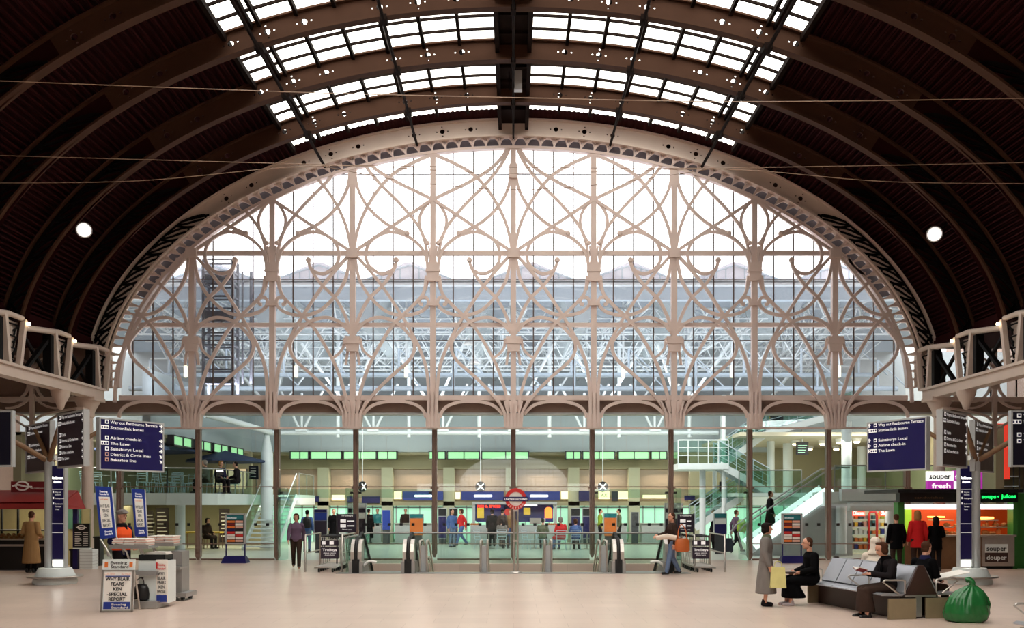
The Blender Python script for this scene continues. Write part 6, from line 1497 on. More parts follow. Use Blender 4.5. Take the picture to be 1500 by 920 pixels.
for k in range(16):
    lvl, px = (783.5, 1387 + k * 12.5 * .75) if k < 9 else (772, 1388 + (k - 9) * 14)
    if 1404 < px < 1434: px += 30
    px = min(px, 1480); x, z = X_(px, Yr + .4), Z_(lvl, Yr + .2) + .0; m = MB(); kind = k % 3
    if kind == 0: m.lathe([(.05, 0), (.1, .05), (.11, .09)], (x, Yr + .45, z), 12); m.ball((x, Yr + .45, z + .08), (.09, .09, .05), 8, 5)
    elif kind == 1:
        for j in range(3): m.ball((x - .05 + .05 * j, Yr + .42 + .04 * (j % 2), z + .05), (.05, .06, .05), 8, 5)
        m.mm(x - .1, x + .1, Yr + .34, Yr + .54, z, z + .015)
    else: m.lathe([(.045, 0), (.05, .13), (.03, .17), (.03, .2)], (x, Yr + .42, z), 10)
    m.build(['food_bowl', 'roll_tray', 'drink_bottle'][kind], ['food', 'food', 'orange'][kind], None, '%s on the %s of the orange lit kiosk' % (['bowl heaped with food', 'tray of bread rolls', 'orange drink bottle'][kind], 'counter' if k < 9 else 'upper shelf'), ['bowl', 'bread', 'bottle'][kind], ['bowls', 'trays of rolls', 'bottles'][kind] + (' on the kiosk counter' if k < 9 else ' on the kiosk shelf'))
# balcony fittings behind the right kiosk
Y = 35.2
t = thing('red_banner', 'tall red lit banner above the food kiosk', 'banner', P(1470, 702, Y)); m = MB(); m.mm(-.22, .22, -.03, .03, 0, 2.1); m.build('panel', 'red_neon_panel', t); m = MB(); m.text('Level', -.16, 1.2, .2, -.035, width=.3); m.build('lettering', 'paper', t)
for k, px in enumerate((1448, 1484)):
    t = thing('display_rack', 'metal goods rack on the balcony %s the red banner' % ('left of', 'right of')[k], 'rack', (X_(px, Y), Y + .4, 2.45), group='racks on the right balcony')
    m = MB(); w_ = .34
    for sx in (-1, 1):
        for sy in (-.2, .2): m.tube([(sx * w_, sy, 0), (sx * w_, sy, 2.0)], .02, 5)
    m.build('frame', 'dark_grey', t)
    for j in range(5): m = MB(); m.mm(-w_, w_, -.2, .2, .2 + .38 * j, .23 + .38 * j); m.build('shelf', 'steel_pale', t)

# ---- seats
BA = math.atan2(7.1 - 6.58, 2.75)       # the bench runs back and slightly left
def bench(name, label, loc, rz, nseat=5, group='back to back bench seats'):
    t = thing(name, label, 'bench', loc, rz, group); p = .56; Lb = nseat * p
    for sgn in (-1, 1):
        for k in range(nseat):
            y0 = k * p + .015; y1 = (k + 1) * p - .015
            m = MB(); m.hexa([(sgn * .05, y0, .90), (sgn * .085, y0, .91), (sgn * .33, y0, .47), (sgn * .29, y0, .47)], [(sgn * .05, y1, .90), (sgn * .085, y1, .91), (sgn * .33, y1, .47), (sgn * .29, y1, .47)]); m.build('backrest', 'bench_metal', t)
            m = MB(); prof = [(sgn * .28, .46), (sgn * .36, .43), (sgn * .7, .455), (sgn * .76, .43), (sgn * .74, .41), (sgn * .34, .40)]; m.prism(prof, y0, y1); m.build('seat', 'bench_metal', t)
        for k in (0, 2, nseat) if nseat > 3 else (0, nseat):
            y = k * p; m = MB(); m.tube([(sgn * .3, y, .44), (sgn * .3, y, .66), (sgn * .34, y, .68), (sgn * .68, y, .68), (sgn * .72, y, .65), (sgn * .42, y, .44)], .017, 7); m.build('armrest', 'stainless', t)
        m = MB(); m.mm(*sorted((sgn * .36, sgn * .4)), .02, Lb - .02, .0, .38); m.build('base_panel', 'bench_brown', t)
    for y in (0, Lb):
        m = MB(); m.prism([(-.05, .93), (.05, .93), (.3, .42), (.13, .42), (-.13, .42), (-.3, .42)], y - .02, y + .02); m.build('end_panel', 'bench_brown', t)
        for sgn in (-1, 1): m = MB(); m.mm(*sorted((sgn * .10, sgn * .62)), y - .02, y + .02, 0, .36); m.build('end_box', 'bench_tan', t)
    m = MB(); m.mm(-.06, .06, .05, Lb - .05, .02, .4); m.mm(-.3, .3, 0, Lb, .38, .42); m.build('beam', 'steel_grey', t)
    return t
BN = bench('bench_seat', 'long double row of grey metal seats with two readers, right foreground', (7.08, 16.2, 0), BA)
b2 = dup(BN, (7.85, 9.7, 0), BA, 'second metal bench of which only an arm shows at the bottom right corner')
def onbench(u, y): c, s_ = math.cos(BA), math.sin(BA); return (7.08 + u * c - y * s_, 16.2 + u * s_ + y * c)
# green plastic sack
x, y = X_(1415, 15.8), 15.8; t = thing('plastic_sack', 'bulging green plastic sack on the floor beside the seated man', 'bag', (x, y, 0))
bmk = MB(); n, mm_ = 72, 34; vs = []
prof = [(0, .30), (.04, .37), (.15, .405), (.3, .385), (.42, .33), (.52, .24), (.58, .14), (.62, .07)]
for i in range(mm_ + 1):
    z = .62 * i / mm_; j = max(k for k in range(len(prof) - 1) if prof[k][0] <= z + 1e-6); f = (z - prof[j][0]) / (prof[j + 1][0] - prof[j][0]); r_ = .88 * (prof[j][1] + (prof[j + 1][1] - prof[j][1]) * f); g = i / mm_
    for k in range(n):
        a = 2 * PI * k / n; w_ = 1 + (.015 + .09 * g * g) * math.sin(11 * a + 2 * math.sin(3 * a)) + .025 * math.sin(5 * a - g * 7) + .02 * math.sin(17 * a + g * 12) + .04 * math.cos(2 * a + 1)
        vs.append((r_ * w_ * math.cos(a) * 1.0 + .1 * g * g, r_ * w_ * math.sin(a) * .75, z))
bmk.add(vs, [(i * n + k, i * n + (k + 1) % n, (i + 1) * n + (k + 1) % n, (i + 1) * n + k) for i in range(mm_) for k in range(n)], True); bmk.add(vs[:n], [tuple(range(n))]); bmk.build('bag', 'bag_green', t)
m = MB(); m.tube(spline([(.09, 0, .58), (.1, -.02, .66), (.06, .0, .71), (.0, .02, .7)], 4), [.05] * 12 + [.03], 8); m.build('tied_neck', 'bag_green', t)
# ================================================================== people
def blob(prims, voxel, smooth=4):
    """several closed lumps fused into one continuous skin"""
    m = MB()
    for p in prims:
        if p[0] == 'c':
            a, b, r1, r2 = Vector(p[1]), Vector(p[2]), p[3], p[4]; d = (b - a); L_ = d.length
            if L_ < 1e-5: m.ball(p[1], r1, 12, 8); continue
            pts, rs = [], []
            u = d / L_
            for k in (80, 50, 20): pts.append(a - u * r1 * math.sin(R(k))); rs.append(r1 * math.cos(R(k)))
            pts += [a, b]; rs += [r1, r2]
            for k in (20, 50, 80): pts.append(b + u * r2 * math.sin(R(k))); rs.append(r2 * math.cos(R(k)))
            m.tube(pts, rs, 12)
        elif p[0] == 'e':
            q = MB(); q.ball((0, 0, 0), p[2], 16, 10)
            if len(p) > 3: q.xf(Matrix.Rotation(p[3], 4, p[4] if len(p) > 4 else 'X'))
            q.move(p[1]); m.add(q.v, q.f)
        elif p[0] == 'l':                         # stack of (centre, rx, ry) rings
            n = 18; vs = []
            for c, rx, ry in p[1]:
                for k in range(n): t = 2 * PI * k / n; vs.append((c[0] + rx * math.cos(t), c[1] + ry * math.sin(t), c[2]))
            M_ = len(p[1])
            m.add(vs, [(i * n + k, i * n + (k + 1) % n, (i + 1) * n + (k + 1) % n, (i + 1) * n + k) for i in range(M_ - 1) for k in range(n)] + [tuple(range(n - 1, -1, -1)), tuple((M_ - 1) * n + k for k in range(n))])
    me = bpy.data.meshes.new('b'); me.from_pydata(m.v, [], m.f); bm = bmesh.new(); bm.from_mesh(me); bmesh.ops.recalc_face_normals(bm, faces=bm.faces); bm.to_mesh(me); bm.free()
    o = bpy.data.objects.new('b', me); COL.objects.link(o)
    r = o.modifiers.new('r', 'REMESH'); r.mode = 'VOXEL'; r.voxel_size = voxel
    if smooth: s_ = o.modifiers.new('s', 'SMOOTH'); s_.factor = .5; s_.iterations = smooth
    out = bpy.data.meshes.new_from_object(o.evaluated_get(bpy.context.evaluated_depsgraph_get()))
    bpy.data.objects.remove(o); bpy.data.meshes.remove(me)
    for p in out.polygons: p.use_smooth = True
    return out
V3 = Vector
def pose(kind):
    J = dict(pel=(0, 0, .95), che=(0, -.01, 1.28), nek=(0, .0, 1.47), hed=(0, -.025, 1.625), shL=(.17, 0, 1.385), shR=(-.17, 0, 1.385), elL=(.235, .03, 1.13), elR=(-.235, .03, 1.13), wrL=(.245, -.06, .88), wrR=(-.245, -.06, .88),
             hiL=(.09, 0, .93), hiR=(-.09, 0, .93), knL=(.1, -.02, .50), knR=(-.1, -.02, .50), anL=(.1, .02, .08), anR=(-.1, .02, .08))
    if kind == 'walk':
        J.update(knL=(.09, -.17, .52), anL=(.09, -.30, .10), knR=(-.09, .04, .50), anR=(-.09, .32, .13), elL=(.23, .12, 1.14), wrL=(.24, .10, .90), elR=(-.23, -.06, 1.14), wrR=(-.24, -.2, .92))
    if kind in ('sit', 'read', 'lap'):
        J.update(pel=(0, 0, .56), che=(0, -.02, .90), nek=(0, -.05, 1.08), hed=(0, -.10, 1.235), shL=(.17, -.02, .995), shR=(-.17, -.02, .995), elL=(.23, -.04, .75), elR=(-.23, -.04, .75), wrL=(.15, -.27, .68), wrR=(-.15, -.27, .68),
                 hiL=(.1, -.04, .53), hiR=(-.1, -.04, .53), knL=(.11, -.47, .51), knR=(-.11, -.47, .51), anL=(.11, -.48, .08), anR=(-.11, -.48, .08))
    if kind == 'read': J.update(hed=(0, -.15, 1.225), elL=(.22, -.12, .76), elR=(-.22, -.12, .76), wrL=(.07, -.36, .79), wrR=(-.07, -.36, .79))
    if kind == 'hands_front': J.update(elL=(.24, .02, 1.14), elR=(-.24, .02, 1.14), wrL=(.1, -.26, 1.05), wrR=(-.1, -.26, 1.05))
    if kind == 'carry': J.update(elL=(.24, .03, 1.13), wrL=(.26, -.03, .88), elR=(-.26, -.1, 1.16), wrR=(-.22, -.33, 1.1), knL=(.09, -.12, .52), anL=(.09, -.2, .09), knR=(-.09, .03, .5), anR=(-.09, .22, .11))
    return {k: V3(v) for k, v in J.items()}
def hand(J, sd, fine):
    el, wr = J['el' + sd], J['wr' + sd]; u = (wr - el).normalized(); sx = 1 if sd == 'L' else -1
    side = V3((0, -1, 0)); side = (side - u * side.dot(u))
    side = side.normalized() if side.length > .2 else V3((-sx, 0, 0)); nrm = u.cross(side) * sx
    pr = [('c', wr, wr + u * .05, .026, .03)]
    pc = wr + u * .055
    for k in (-1, 0, 1): pr.append(('c', wr + u * .02 + side * .012 * k, pc + u * .035 + side * .022 * k, .017, .016))
    fr_ = .0095 if fine else .011
    for k, L_ in enumerate((.075, .085, .08, .06)):
        b = pc + u * .035 + side * (.030 - .02 * k); cv = V3((0, 0, -1)) * .02 if u.z > -.6 else V3((-sx, 0, 0)) * .018
        mid = b + u * L_ * .55 + cv * .4; pr += [('c', b, mid, fr_, fr_ * .95), ('c', mid, mid + u * L_ * .38 + cv, fr_ * .95, fr_ * .8)]
    tb_ = wr + u * .025 + side * .025; pr += [('c', tb_, tb_ + side * .03 + u * .03, .013, .011), ('c', tb_ + side * .03 + u * .03, tb_ + side * .035 + u * .065, .011, .009)]
    return pr
def torso(J, g=0., hip=.0):
    p, c, n = J['pel'], J['che'], J['nek']; mid = (p + c) / 2
    return ('l', [((p.x, p.y, p.z - .09), .12 + g, .09 + g), ((p.x, p.y, p.z), .155 + g + hip, .105 + g), ((mid.x, mid.y, mid.z), .135 + g, .09 + g), ((c.x, c.y, c.z), .165 + g, .105 + g), ((n.x, n.y, n.z - .11), .16 + g, .09 + g), ((n.x, n.y, n.z - .06), .125 + g * .8, .078 + g * .8), ((n.x, n.y + .0, n.z - .025), .085 + g * .7, .066 + g * .6), ((n.x, n.y, n.z), .06 + g * .5, .055 + g * .5)])
def legs_(J, g, toe=True, top=.085):
    pr = []
    for s_ in 'LR': pr += [('c', J['hi' + s_], J['kn' + s_], top + g, .055 + g), ('c', J['kn' + s_], J['an' + s_], .052 + g, .036 + g)]
    return pr
def arms_(J, g, end=1.):
    pr = []
    for s_ in 'LR': e, w_ = J['el' + s_], J['wr' + s_]; pr += [('c', J['sh' + s_], e, .052 + g, .042 + g), ('c', e, e + (w_ - e) * end, .04 + g, .03 + g)]
    return pr
BC = {}
def body_mesh(kind, fine):
    key = ('body', kind, fine)
    if key not in BC:
        J = pose(kind); h, n = J['hed'], J['nek']; tilt = -.45 if kind == 'read' else 0.
        pr = [torso(J)] + legs_(J, 0) + arms_(J, 0) + [('c', n - V3((0, 0, .04)), h - V3((0, -.03, .04)), .055, .052)]
        f = V3((0, -math.cos(tilt), math.sin(tilt))); up = V3((0, math.sin(tilt) * -1, math.cos(tilt))) if tilt else V3((0, 0, 1))
        up = V3((0, math.sin(tilt), math.cos(tilt))) if tilt else V3((0, 0, 1))
        pr += [('e', h + up * .03, (.074, .093, .088)), ('e', h + f * .02 - up * .035, (.06, .07, .08)), ('e', h + f * .055 - up * .085, (.035, .03, .025)),
               ('c', h + f * .088 + up * .015, h + f * .105 - up * .02, .011, .016), ('c', h + f * .082 - up * .055 - V3((.018, 0, 0)), h + f * .082 - up * .055 + V3((.018, 0, 0)), .011, .011),
               ('c', h + f * .075 + up * .035 - V3((.03, 0, 0)), h + f * .075 + up * .035 + V3((.03, 0, 0)), .014, .014),
               ('e', h + V3((.075, .01, .0)), (.012, .02, .032)), ('e', h + V3((-.075, .01, .0)), (.012, .02, .032))]
        for s_ in 'LR':
            pr += hand(J, s_, fine); a = J['an' + s_]; pr.append(('c', a + V3((0, .03, -.03)), a + V3((0, -.14, -.045)), .034, .028))
        BC[key] = blob(pr, .0075 if fine else .013, 2)
    return BC[key]
def cloth(kind, style, vox):
    key = (kind, style, vox)
    if key in BC: return BC[key]
    J = pose(kind); pr = []; p = J['pel']; sit = kind in ('sit', 'read', 'lap')
    if style == 'trousers': pr = legs_(J, .022) + [('l', [((p.x, p.y, p.z - .1), .13, .11), ((p.x, p.y, p.z), .172, .12), ((p.x, p.y, p.z + .07), .16, .115)])]
    elif style == 'jacket': pr = [torso(J, .028, .01)] + arms_(J, .022, .97)
    elif style == 'coat':
        pr = [torso(J, .035, .02)] + arms_(J, .028, .97)
        if sit: pr += [('c', J['hi' + s_], J['kn' + s_], .115, .085) for s_ in 'LR'] + [('c', J['hiL'] * .5 + J['hiR'] * .5, J['knL'] * .5 + J['knR'] * .5, .1, .08)]
        else: pr += [('l', [((p.x, p.y, p.z + .12), .17, .125), ((p.x, p.y, p.z - .1), .21, .155), ((p.x, p.y + .0, .62), .235, .19), ((p.x, p.y + .02, .40), .25, .215), ((p.x, p.y + .02, .36), .245, .21)])]
    elif style == 'hip_coat': pr = [torso(J, .032, .015), ('l', [((p.x, p.y, p.z + .1), .165, .12), ((p.x, p.y, p.z - .1), .19, .145), ((p.x, p.y, .7), .2, .155), ((p.x, p.y, .68), .19, .15)])] + arms_(J, .026, .97)
    elif style == 'long_coat':
        pr = [torso(J, .035, .02)] + arms_(J, .03, .97)
        if sit:
            k = (J['knL'] + J['knR']) / 2
            pr += [('c', J['hi' + s_], J['kn' + s_], .125, .095) for s_ in 'LR'] + [('c', V3((0, p.y, p.z)), k, .12, .095), ('l', [((0, k.y + .02, .54), .18, .12), ((0, k.y + .05, .35), .20, .19), ((0, k.y + .09, .2), .21, .24), ((0, k.y + .1, .17), .2, .23)])]
        else: pr += [('l', [((p.x, p.y, p.z + .12), .17, .125), ((p.x, p.y, p.z - .1), .205, .155), ((p.x, p.y, .6), .235, .19), ((p.x, p.y, .30), .26, .22), ((p.x, p.y, .27), .255, .215)])]
    elif style == 'skirt':
        k = (J['knL'] + J['knR']) / 2
        if sit: pr = [('c', J['hi' + s_], J['kn' + s_], .11, .08) for s_ in 'LR'] + [('c', V3((0, p.y, p.z)), k, .11, .08), ('l', [((0, k.y - .0, .53), .17, .09), ((0, k.y + .0, .35), .19, .12), ((0, k.y + .02, .16), .2, .15), ((0, k.y + .02, .13), .195, .145)])]
        else: pr = [('l', [((p.x, p.y, p.z + .08), .15, .11), ((p.x, p.y, p.z - .08), .19, .14), ((p.x, p.y, .45), .23, .19), ((p.x, p.y, .34), .235, .195)])]
    elif style in ('shoeL', 'shoeR'):
        a = J['an' + style[-1]]; pr = [('c', a + V3((0, .04, -.03)), a + V3((0, -.13, -.04)), .045, .038), ('c', a + V3((0, .02, .03)), a + V3((0, .03, -.03)), .045, .045)]
    elif style.startswith('hair'):
        h = J['hed']; 
        if style == 'hair_long': pr = [('e', h + V3((0, .025, .04)), (.098, .105, .095)), ('e', h + V3((0, .06, -.06)), (.105, .07, .13)), ('e', h + V3((.06, .03, -.09)), (.045, .05, .1)), ('e', h + V3((-.06, .03, -.09)), (.045, .05, .1))]
        elif style == 'hair_bob': pr = [('e', h + V3((0, .03, .05)), (.095, .10, .085)), ('e', h + V3((0, .055, -.03)), (.098, .07, .085)), ('e', h + V3((.075, .0, -.01)), (.02, .05, .07)), ('e', h + V3((-.075, .0, -.01)), (.02, .05, .07)), ('e', h + V3((0, -.05, .095)), (.075, .05, .03))]
        elif style == 'hair_short': pr = [('e', h + V3((0, .022, .045)), (.084, .09, .085)), ('e', h + V3((0, .05, -.02)), (.075, .055, .06))]
        elif style == 'hair_scarf': pr = [('e', h + V3((0, .03, .04)), (.105, .11, .105)), ('l', [(h + V3((0, .04, .02)), .1, .09), (h + V3((0, .05, -.1)), .1, .1), (h + V3((0, .05, -.17)), .16, .13), (h + V3((0, .05, -.21)), .17, .13)])]
        elif style == 'hair_cap': pr = [('e', h + V3((0, .02, .10)), (.105, .12, .05), -.12), ('e', h + V3((0, -.09, .085)), (.08, .07, .016), .15), ('l', [(h + V3((0, .015, .05)), .088, .1), (h + V3((0, .015, .11)), .1, .112)])]
    elif style == 'scarf':
        n = J['nek']; pr = [('l', [(n + V3((0, 0, -.05)), .11, .1), (n + V3((0, -.01, .0)), .095, .09), (n + V3((0, -.01, .035)), .075, .075)]), ('c', n + V3((.03, -.08, -.02)), n + V3((.03, -.12, -.25)), .035, .03)]
    elif style == 'hivis':
        c, n = J['che'], J['nek']; pr = [('l', [((p.x, p.y, p.z + .02), .205, .15), ((c.x, c.y, c.z), .215, .155), ((n.x, n.y, n.z - .1), .215, .13), ((n.x, n.y, n.z - .04), .13, .1)])]
    BC[key] = blob(pr, vox, 3)
    return BC[key]
def person(label, x, y, face, kind='stand', outfit=(), z=0., scale=1., fine=False, skin='skin', group=None):
    """face: compass of the gaze, degrees; 0 looks at the photographer, 90 looks to picture right, 180 away"""
    t = thing('person', label, 'person', (x, y, z), R(face), group); t.scale = (scale,) * 3
    parts = [('body', body_mesh(kind, fine), skin)]
    vox = .012 if fine else .018
    for nm, style, mt in outfit: parts.append((nm, cloth(kind, style, vox if not style.startswith('shoe') else .012), mt))
    for nm, me, mt in parts:
        if not me.materials: me.materials.append(MATS[mt])
        o = bpy.data.objects.new(nm, me); COL.objects.link(o); o.parent = t
        o.material_slots[0].link = 'OBJECT'; o.material_slots[0].material = MATS[mt]
    if fine:
        J = pose(kind); h = J['hed']; m = MB(); tilt = -.45 if kind == 'read' else 0.
        f = V3((0, -math.cos(tilt), math.sin(tilt))); up = V3((0, math.sin(tilt), math.cos(tilt)))
        for sx in (-1, 1): m = MB(); m.ball(tuple(h + f * .086 + up * .02 + V3((sx * .03, 0, 0))), (.012, .008, .008), 8, 6); m.build('eye', 'ink', t.children[0] if t.children else t)
    return t
def shoes(c='black'): return [('shoe', 'shoeL', c), ('shoe', 'shoeR', c)]
W = lambda px, r: (X_(px, row(r)), row(r))
# foreground figures
x, y = onbench(-.34, .42)
person('woman in dark jacket and brown skirt reading a book on the bench', x, y, -90 + math.degrees(BA), 'read', [('skirt', 'skirt', 'cloth_brown'), ('jacket', 'jacket', 'cloth_dark'), ('hair', 'hair_bob', 'hair_brown'), ('scarf', 'scarf', 'cloth_black')] + shoes(), z=-.03, fine=True)
b_ = thing('book', 'open book held by the woman on the bench', 'book', (x - .44, y, .785), -PI / 2 + BA)
for s_ in (-1, 1): m = MB(); m.hexa([(0, -.02, 0), (s_ * .11, -.0, .05), (s_ * .11, -.15, .09), (0, -.16, .04)], [(0, -.02, .015), (s_ * .11, -.0, .065), (s_ * .11, -.15, .105), (0, -.16, .055)]); m.build('page_block', 'paper', b_); m = MB(); m.hexa([(0, -.02, -.008), (s_ * .115, .0, .042), (s_ * .115, -.155, .082), (0, -.165, .032)], [(0, -.02, 0), (s_ * .115, .0, .05), (s_ * .115, -.155, .09), (0, -.165, .04)]); m.build('cover', 'red_dark', b_)
x, y = onbench(.34, .42)
person('man in dark jacket seated by the green sack, seen from behind', x, y, 122, 'lap', [('trousers', 'trousers', 'cloth_brown'), ('jacket', 'jacket', 'cloth_black'), ('hair', 'hair_short', 'hair_brown'), ('scarf', 'scarf', 'cloth_navy')] + shoes('bench_brown'), z=-.03, fine=True)
m = MB(); m.hexa([(-.3, -.2, 0), (.3, -.2, 0), (.3, .2, .02), (-.3, .2, .02)], [(-.28, -.2, .012), (.3, -.2, .014), (.3, .2, .03), (-.3, .2, .035)]); m.xf(Matrix.Translation((x + .42, y - .05, .72)) @ Matrix.Rotation(R(-12), 4, 'Y')); m.build('open_newspaper', 'paper', None, 'open newspaper on the lap of the seated man with the green sack', 'newspaper')
x, y = onbench(.34, 1.95)
person('woman in cream headscarf and cream coat seated on the far side of the bench', x, y, 150, 'sit', [('coat', 'coat', 'cloth_cream'), ('trousers', 'trousers', 'cloth_brown'), ('headscarf', 'hair_scarf', 'cloth_cream')] + shoes(), z=-.02, fine=True)
x, y = onbench(-.55, 2.45)
person('person in a long black coat seated at the far end of the bench, facing left', x - .18, y - .1, -86, 'sit', [('long_coat', 'long_coat', 'cloth_black'), ('hair', 'hair_short', 'hair_brown')] + shoes('cloth_lilac'), z=-.02, fine=True)
m = MB(); m.box((0, 0, .0), (.3, .22, .03), .3); m.move((x - .62, y - .12, .645)); m.build('folder', 'bench_brown', None, 'thin brown folder on the knees of the black coated person', 'folder')
x, y = W(1122, 888)
person('woman in long grey coat standing with a pale yellow bag', x, y, 75, 'stand', [('long_coat', 'long_coat', 'cloth_grey'), ('jacket', 'jacket', 'cloth_greygreen'), ('hair', 'hair_bob', 'hair_dark'), ('scarf', 'scarf', 'cloth_greygreen')] + shoes('cloth_dark'), scale=.93, fine=True)
t = thing('carrier_bag', 'pale yellow carrier bag hanging at the side of the grey coated woman', 'bag', (x + .16, y - .27, .68)); m = MB(); m.hexa([(-.15, -.04, -.3), (.15, -.04, -.3), (.15, .05, -.3), (-.15, .05, -.3)], [(-.13, -.015, .1), (.13, -.015, .1), (.13, .02, .1), (-.13, .02, .1)]); m.build('bag', 'bag_yellow', t); m = MB(); m.tube(spline([(-.07, 0, .09), (-.05, .0, .2), (.05, 0, .2), (.07, 0, .09)], 4), .008, 5); m.build('handle', 'bag_yellow', t)
x, y = W(985, 842)
person('person in brown jacket and jeans striding left with an orange bag by the right trolleys', x, y, -80, 'carry', [('trousers', 'trousers', 'cloth_jeans'), ('jacket', 'jacket', 'cloth_brown'), ('hair', 'hair_short', 'hair_brown')] + shoes(), fine=True)
t = thing('shoulder_bag', 'orange brown shoulder bag carried by the traveller in jeans', 'bag', (x + .22, y - .33, .66)); m = MB(); m.lathe([(.16, 0), (.21, .05), (.2, .3), (.14, .38)], n=16, sx=1, sy=.45); m.build('bag', 'bag_orange', t); m = MB(); m.tube(spline([(-.12, 0, .36), (-.1, .05, .6), (0, .12, .76), (.1, .05, .6), (.12, 0, .36)], 4), .015, 6); m.build('strap', 'bag_orange', t)
m = MB(); m.tube([(x - .5, y - .25, 1.04), (x - .2, y - .3, 1.09), (x + .05, y - .3, 1.05)], [.06, .08, .07], 10); m.build('rolled_coat', 'cloth_cream', None, 'pale rolled coat carried over the arm of the traveller in jeans', 'coat')
x, y = W(434, 833)
person('person in purple top and dark brown trousers walking between the glass doors', x, y, 12, 'walk', [('trousers', 'trousers', 'cloth_brown'), ('coat', 'jacket', 'cloth_purple'), ('hair', 'hair_bob', 'hair_brown')] + shoes(), scale=.97, fine=True)
x, y = X_(178, 19.6), 19.6
person('newspaper seller in flat cap and orange waistcoat standing behind the news carts', x, y, 62, 'hands_front', [('trousers', 'trousers', 'cloth_dark'), ('jacket', 'jacket', 'cloth_navy'), ('waistcoat', 'hivis', 'cloth_orange'), ('flat_cap', 'hair_cap', 'cloth_grey'), ('scarf', 'scarf', 'cloth_dark')] + shoes(), scale=1.06, fine=True)
x, y = W(46, 839)
person('man in a long tan overcoat standing at the left kiosk counter, back turned', x, y, 172, 'hands_front', [('overcoat', 'long_coat', 'cloth_tan'), ('hair', 'hair_short', 'hair_brown'), ('trousers', 'trousers', 'cloth_black')] + shoes(), scale=1.02, fine=True)
for px, rw, lb, of, sc, k in ((1313, 836, 'customer in a black coat at the left of the food kiosk, back turned', [('coat', 'hip_coat', 'cloth_black'), ('trousers', 'trousers', 'cloth_brown'), ('hair', 'hair_short', 'hair_brown')], .97, 'stand'),
        (1344, 838, 'customer with blond hair and a bright red jacket at the food kiosk, back turned', [('jacket', 'hip_coat', 'cloth_red'), ('trousers', 'trousers', 'cloth_brown'), ('hair', 'hair_long', 'hair_blond')], 1.03, 'stand'),
        (1371, 836, 'dark haired customer in a black jacket leaning at the food kiosk counter', [('jacket', 'hip_coat', 'cloth_black'), ('trousers', 'trousers', 'cloth_dark'), ('hair', 'hair_long', 'hair_dark')], .93, 'hands_front')):
    x, y = X_(px, 27.6), 27.6
    person(lb, x, y, 176, k, of + shoes(), scale=sc)
# lobby figures
def lob(label, px, rw, face, kind, top, tc, low='cloth_dark', hair='hair_short', hc='hair_dark', z=0., Y=None, sc=1., legs='trousers'):
    Y = Y or row(rw); person(label, X_(px, Y), Y, face, kind, [('trousers' if legs == 'trousers' else 'skirt', legs, low), ('coat' if 'coat' in top else 'jacket', top, tc), ('hair', hair, hc)] + shoes(), z=z, scale=sc)
lob('person in blue jacket and jeans with a dark rucksack beyond the open glass doors', 450, 809, 170, 'stand', 'jacket', 'cloth_blue', 'cloth_jeans')
x, y = X_(450, row(809)), row(809); m = MB(); m.lathe([(.13, 0), (.17, .06), (.16, .36), (.08, .45)], (x + .02, y - .2, 1.0), 12, sy=.6); m.build('rucksack', 'black', None, 'dark rucksack on the back of the person in blue jacket', 'rucksack')
lob('person in a long black coat standing at the left ticket windows', 540, 796, 160, 'stand', 'long_coat', 'cloth_black')
lob('person in dark clothes half hidden behind the left trolley sign', 489, 800, 20, 'stand', 'coat', 'cloth_black')
lob('clerk in a green top behind the second counter window', 553, 794, 0, 'stand', 'jacket', 'teal')
lob('clerk in a dark patterned top at the counter left of the orange board', 594, 794, 10, 'stand', 'jacket', 'cloth_brown', hc='hair_brown')
lob('person in a red top walking left of the food counter', 676, 800, -60, 'walk', 'jacket', 'cloth_red', 'cloth_blue', 'hair_bob', 'hair_brown')
lob('person in blue clothes standing beside the one in the red top', 662, 802, 40, 'stand', 'jacket', 'cloth_blue', 'cloth_jeans')
lob('person in a black jacket queueing at the food counter', 721, 800.5, 170, 'stand', 'coat', 'cloth_black', hc='hair_dark', hair='hair_bob')
lob('person in a brown jacket queueing at the food counter', 736, 801, 150, 'stand', 'jacket', 'cloth_brown')
lob('person in a tan jacket just left of the roundel post', 748, 800, -30, 'stand', 'jacket', 'cloth_tan', 'cloth_blue', 'hair_bob', 'hair_blond')
lob('seated person in blue grey in front of the food counter, left of the roundel', 735, 806, 160, 'sit', 'jacket', 'cloth_grey', Y=41, hair='hair_bob')
lob('seated person in a red coat in front of the food counter', 822, 806, 200, 'sit', 'coat', 'cloth_red', 'cloth_blue', 'hair_bob', 'hair_grey', Y=40, sc=1.05)
lob('seated person with brown hair and blue jacket beside the red coated one', 843, 806, 170, 'sit', 'jacket', 'cloth_blue', 'cloth_dark', 'hair_bob', 'hair_brown', Y=40.3)
lob('seated person in dark green to the left of the red coated one', 795, 806, 175, 'sit', 'jacket', 'cloth_greygreen', 'cloth_dark', Y=41)
for px, lb, c in ((735, 'metal café chair under the seated person in blue grey', None), (822, 'metal café chair under the person in the red coat', None), (843, 'metal café chair under the person with blue jacket', None), (795, 'metal café chair under the person in dark green', None), (775, 'empty metal café chair right of the roundel post', None), (705, 'empty metal café chair in the lobby left of the seated group', None)):
    Yc = {735: 41, 822: 40, 843: 40.3, 795: 41}.get(px, 40.5); chair(lb, X_(px, Yc), Yc, 0, {735: PI, 822: PI, 843: PI}.get(px, 1.0), 'café chairs in the lobby')
for px, Yc, lb in ((716, 41.6, 'round café table in the lobby left of the roundel post'), (783, 41.8, 'round café table in the lobby right of the roundel post'), (860, 41.2, 'round café table in the lobby by the navy pillars')): table(lb, X_(px, Yc), Yc, 0, 'café tables in the lobby')
lob('worker in a lime waistcoat left of the right orange notice board', 879, 797, 90, 'stand', 'jacket', 'cloth_lime', hc='hair_dark')
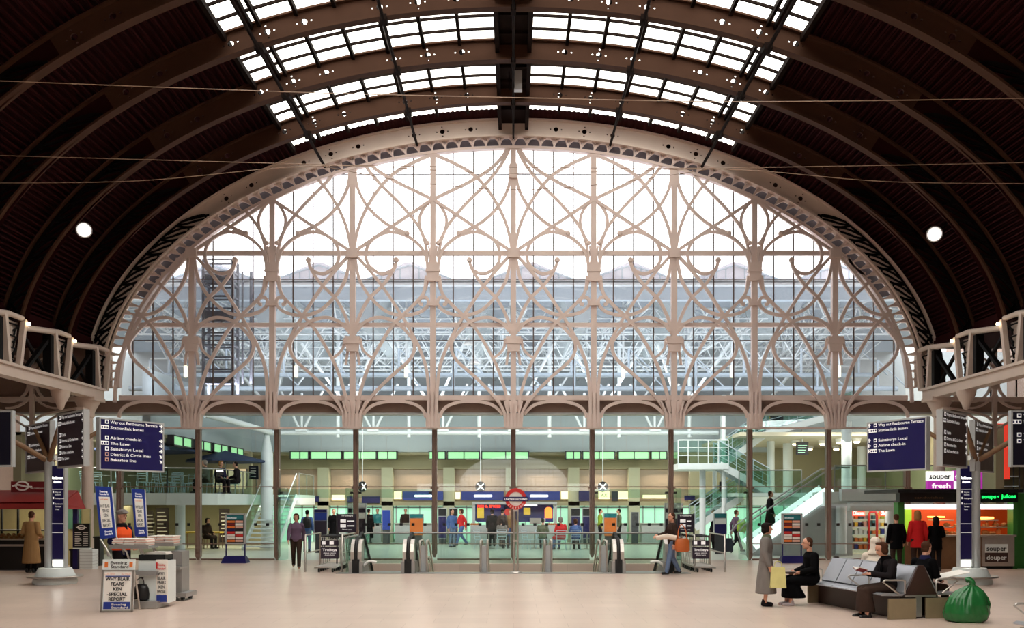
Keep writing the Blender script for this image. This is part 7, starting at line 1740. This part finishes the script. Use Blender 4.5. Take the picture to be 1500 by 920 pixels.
lob('person in dark clothes right of the right orange notice board', 907, 797, -90, 'stand', 'jacket', 'cloth_greygreen', 'cloth_dark')
lob('person in a dark suit seen beside the blue poster stand at the right', 1046, 806, -80, 'stand', 'coat', 'cloth_dark', hc='hair_grey')
lob('person in a grey jacket with a lime rucksack at the foot of the lower stair', 1078, 809, 100, 'walk', 'jacket', 'cloth_purple', 'cloth_dark', hc='hair_brown')
x, y = X_(1084, row(809)), row(809); m = MB(); m.lathe([(.15, 0), (.2, .06), (.18, .42), (.1, .5)], (x, y - .28, .85), 12, sy=.7); m.build('rucksack', 'cloth_lime', None, 'lime green rucksack near the foot of the lower stair', 'rucksack')
x, y = X_(1064, 38), 38.; t = thing('suitcase', 'dark suitcase standing at the foot of the blue poster stand', 'suitcase', (x, y, 0)); m = MB(); m.mm(-.25, .25, -.12, .12, .05, .6); m.build('body', 'navy_dark', t); m = MB(); m.tube([(-.1, 0, .6), (-.1, 0, .75), (.1, 0, .75), (.1, 0, .6)], .012, 5); m.build('handle', 'dark_grey', t)
for sx in (-.2, .2): m = MB(); m.lathe([(.05, -.02), (.05, .02)], (sx, 0, .05), 10, axis='x'); m.build('wheel', 'rubber', t)
lob('person in a brown coat seated at the yellow table under the left balcony', 302, 801, 60, 'sit', 'coat', 'cloth_brown', hc='hair_dark', Y=41.6, hair='hair_bob')
chair('brown café chair under the seated figure below the balcony', X_(304, 41.7), 41.7, 0, 2.2, 'café chairs in the lobby', 'wood')
lob('seated diner in grey on the left balcony, nearest the second mullion', 303, 0, -60, 'sit', 'jacket', 'cloth_grey', Y=37.9, z=2.42, hair='hair_bob', hc='hair_grey')
lob('seated diner with fair hair on the left balcony', 322, 0, 50, 'sit', 'jacket', 'cloth_navy', Y=38.6, z=2.42, hair='hair_bob', hc='hair_blond')
lob('diner in dark jacket at the right end of the left balcony', 348, 0, -90, 'sit', 'jacket', 'cloth_dark', Y=39.4, z=2.42)
lob('person in dark clothes riding the bright escalator upward', 1128, 0, 90, 'stand', 'coat', 'cloth_dark', Y=36.5, z=.75, hc='hair_brown')
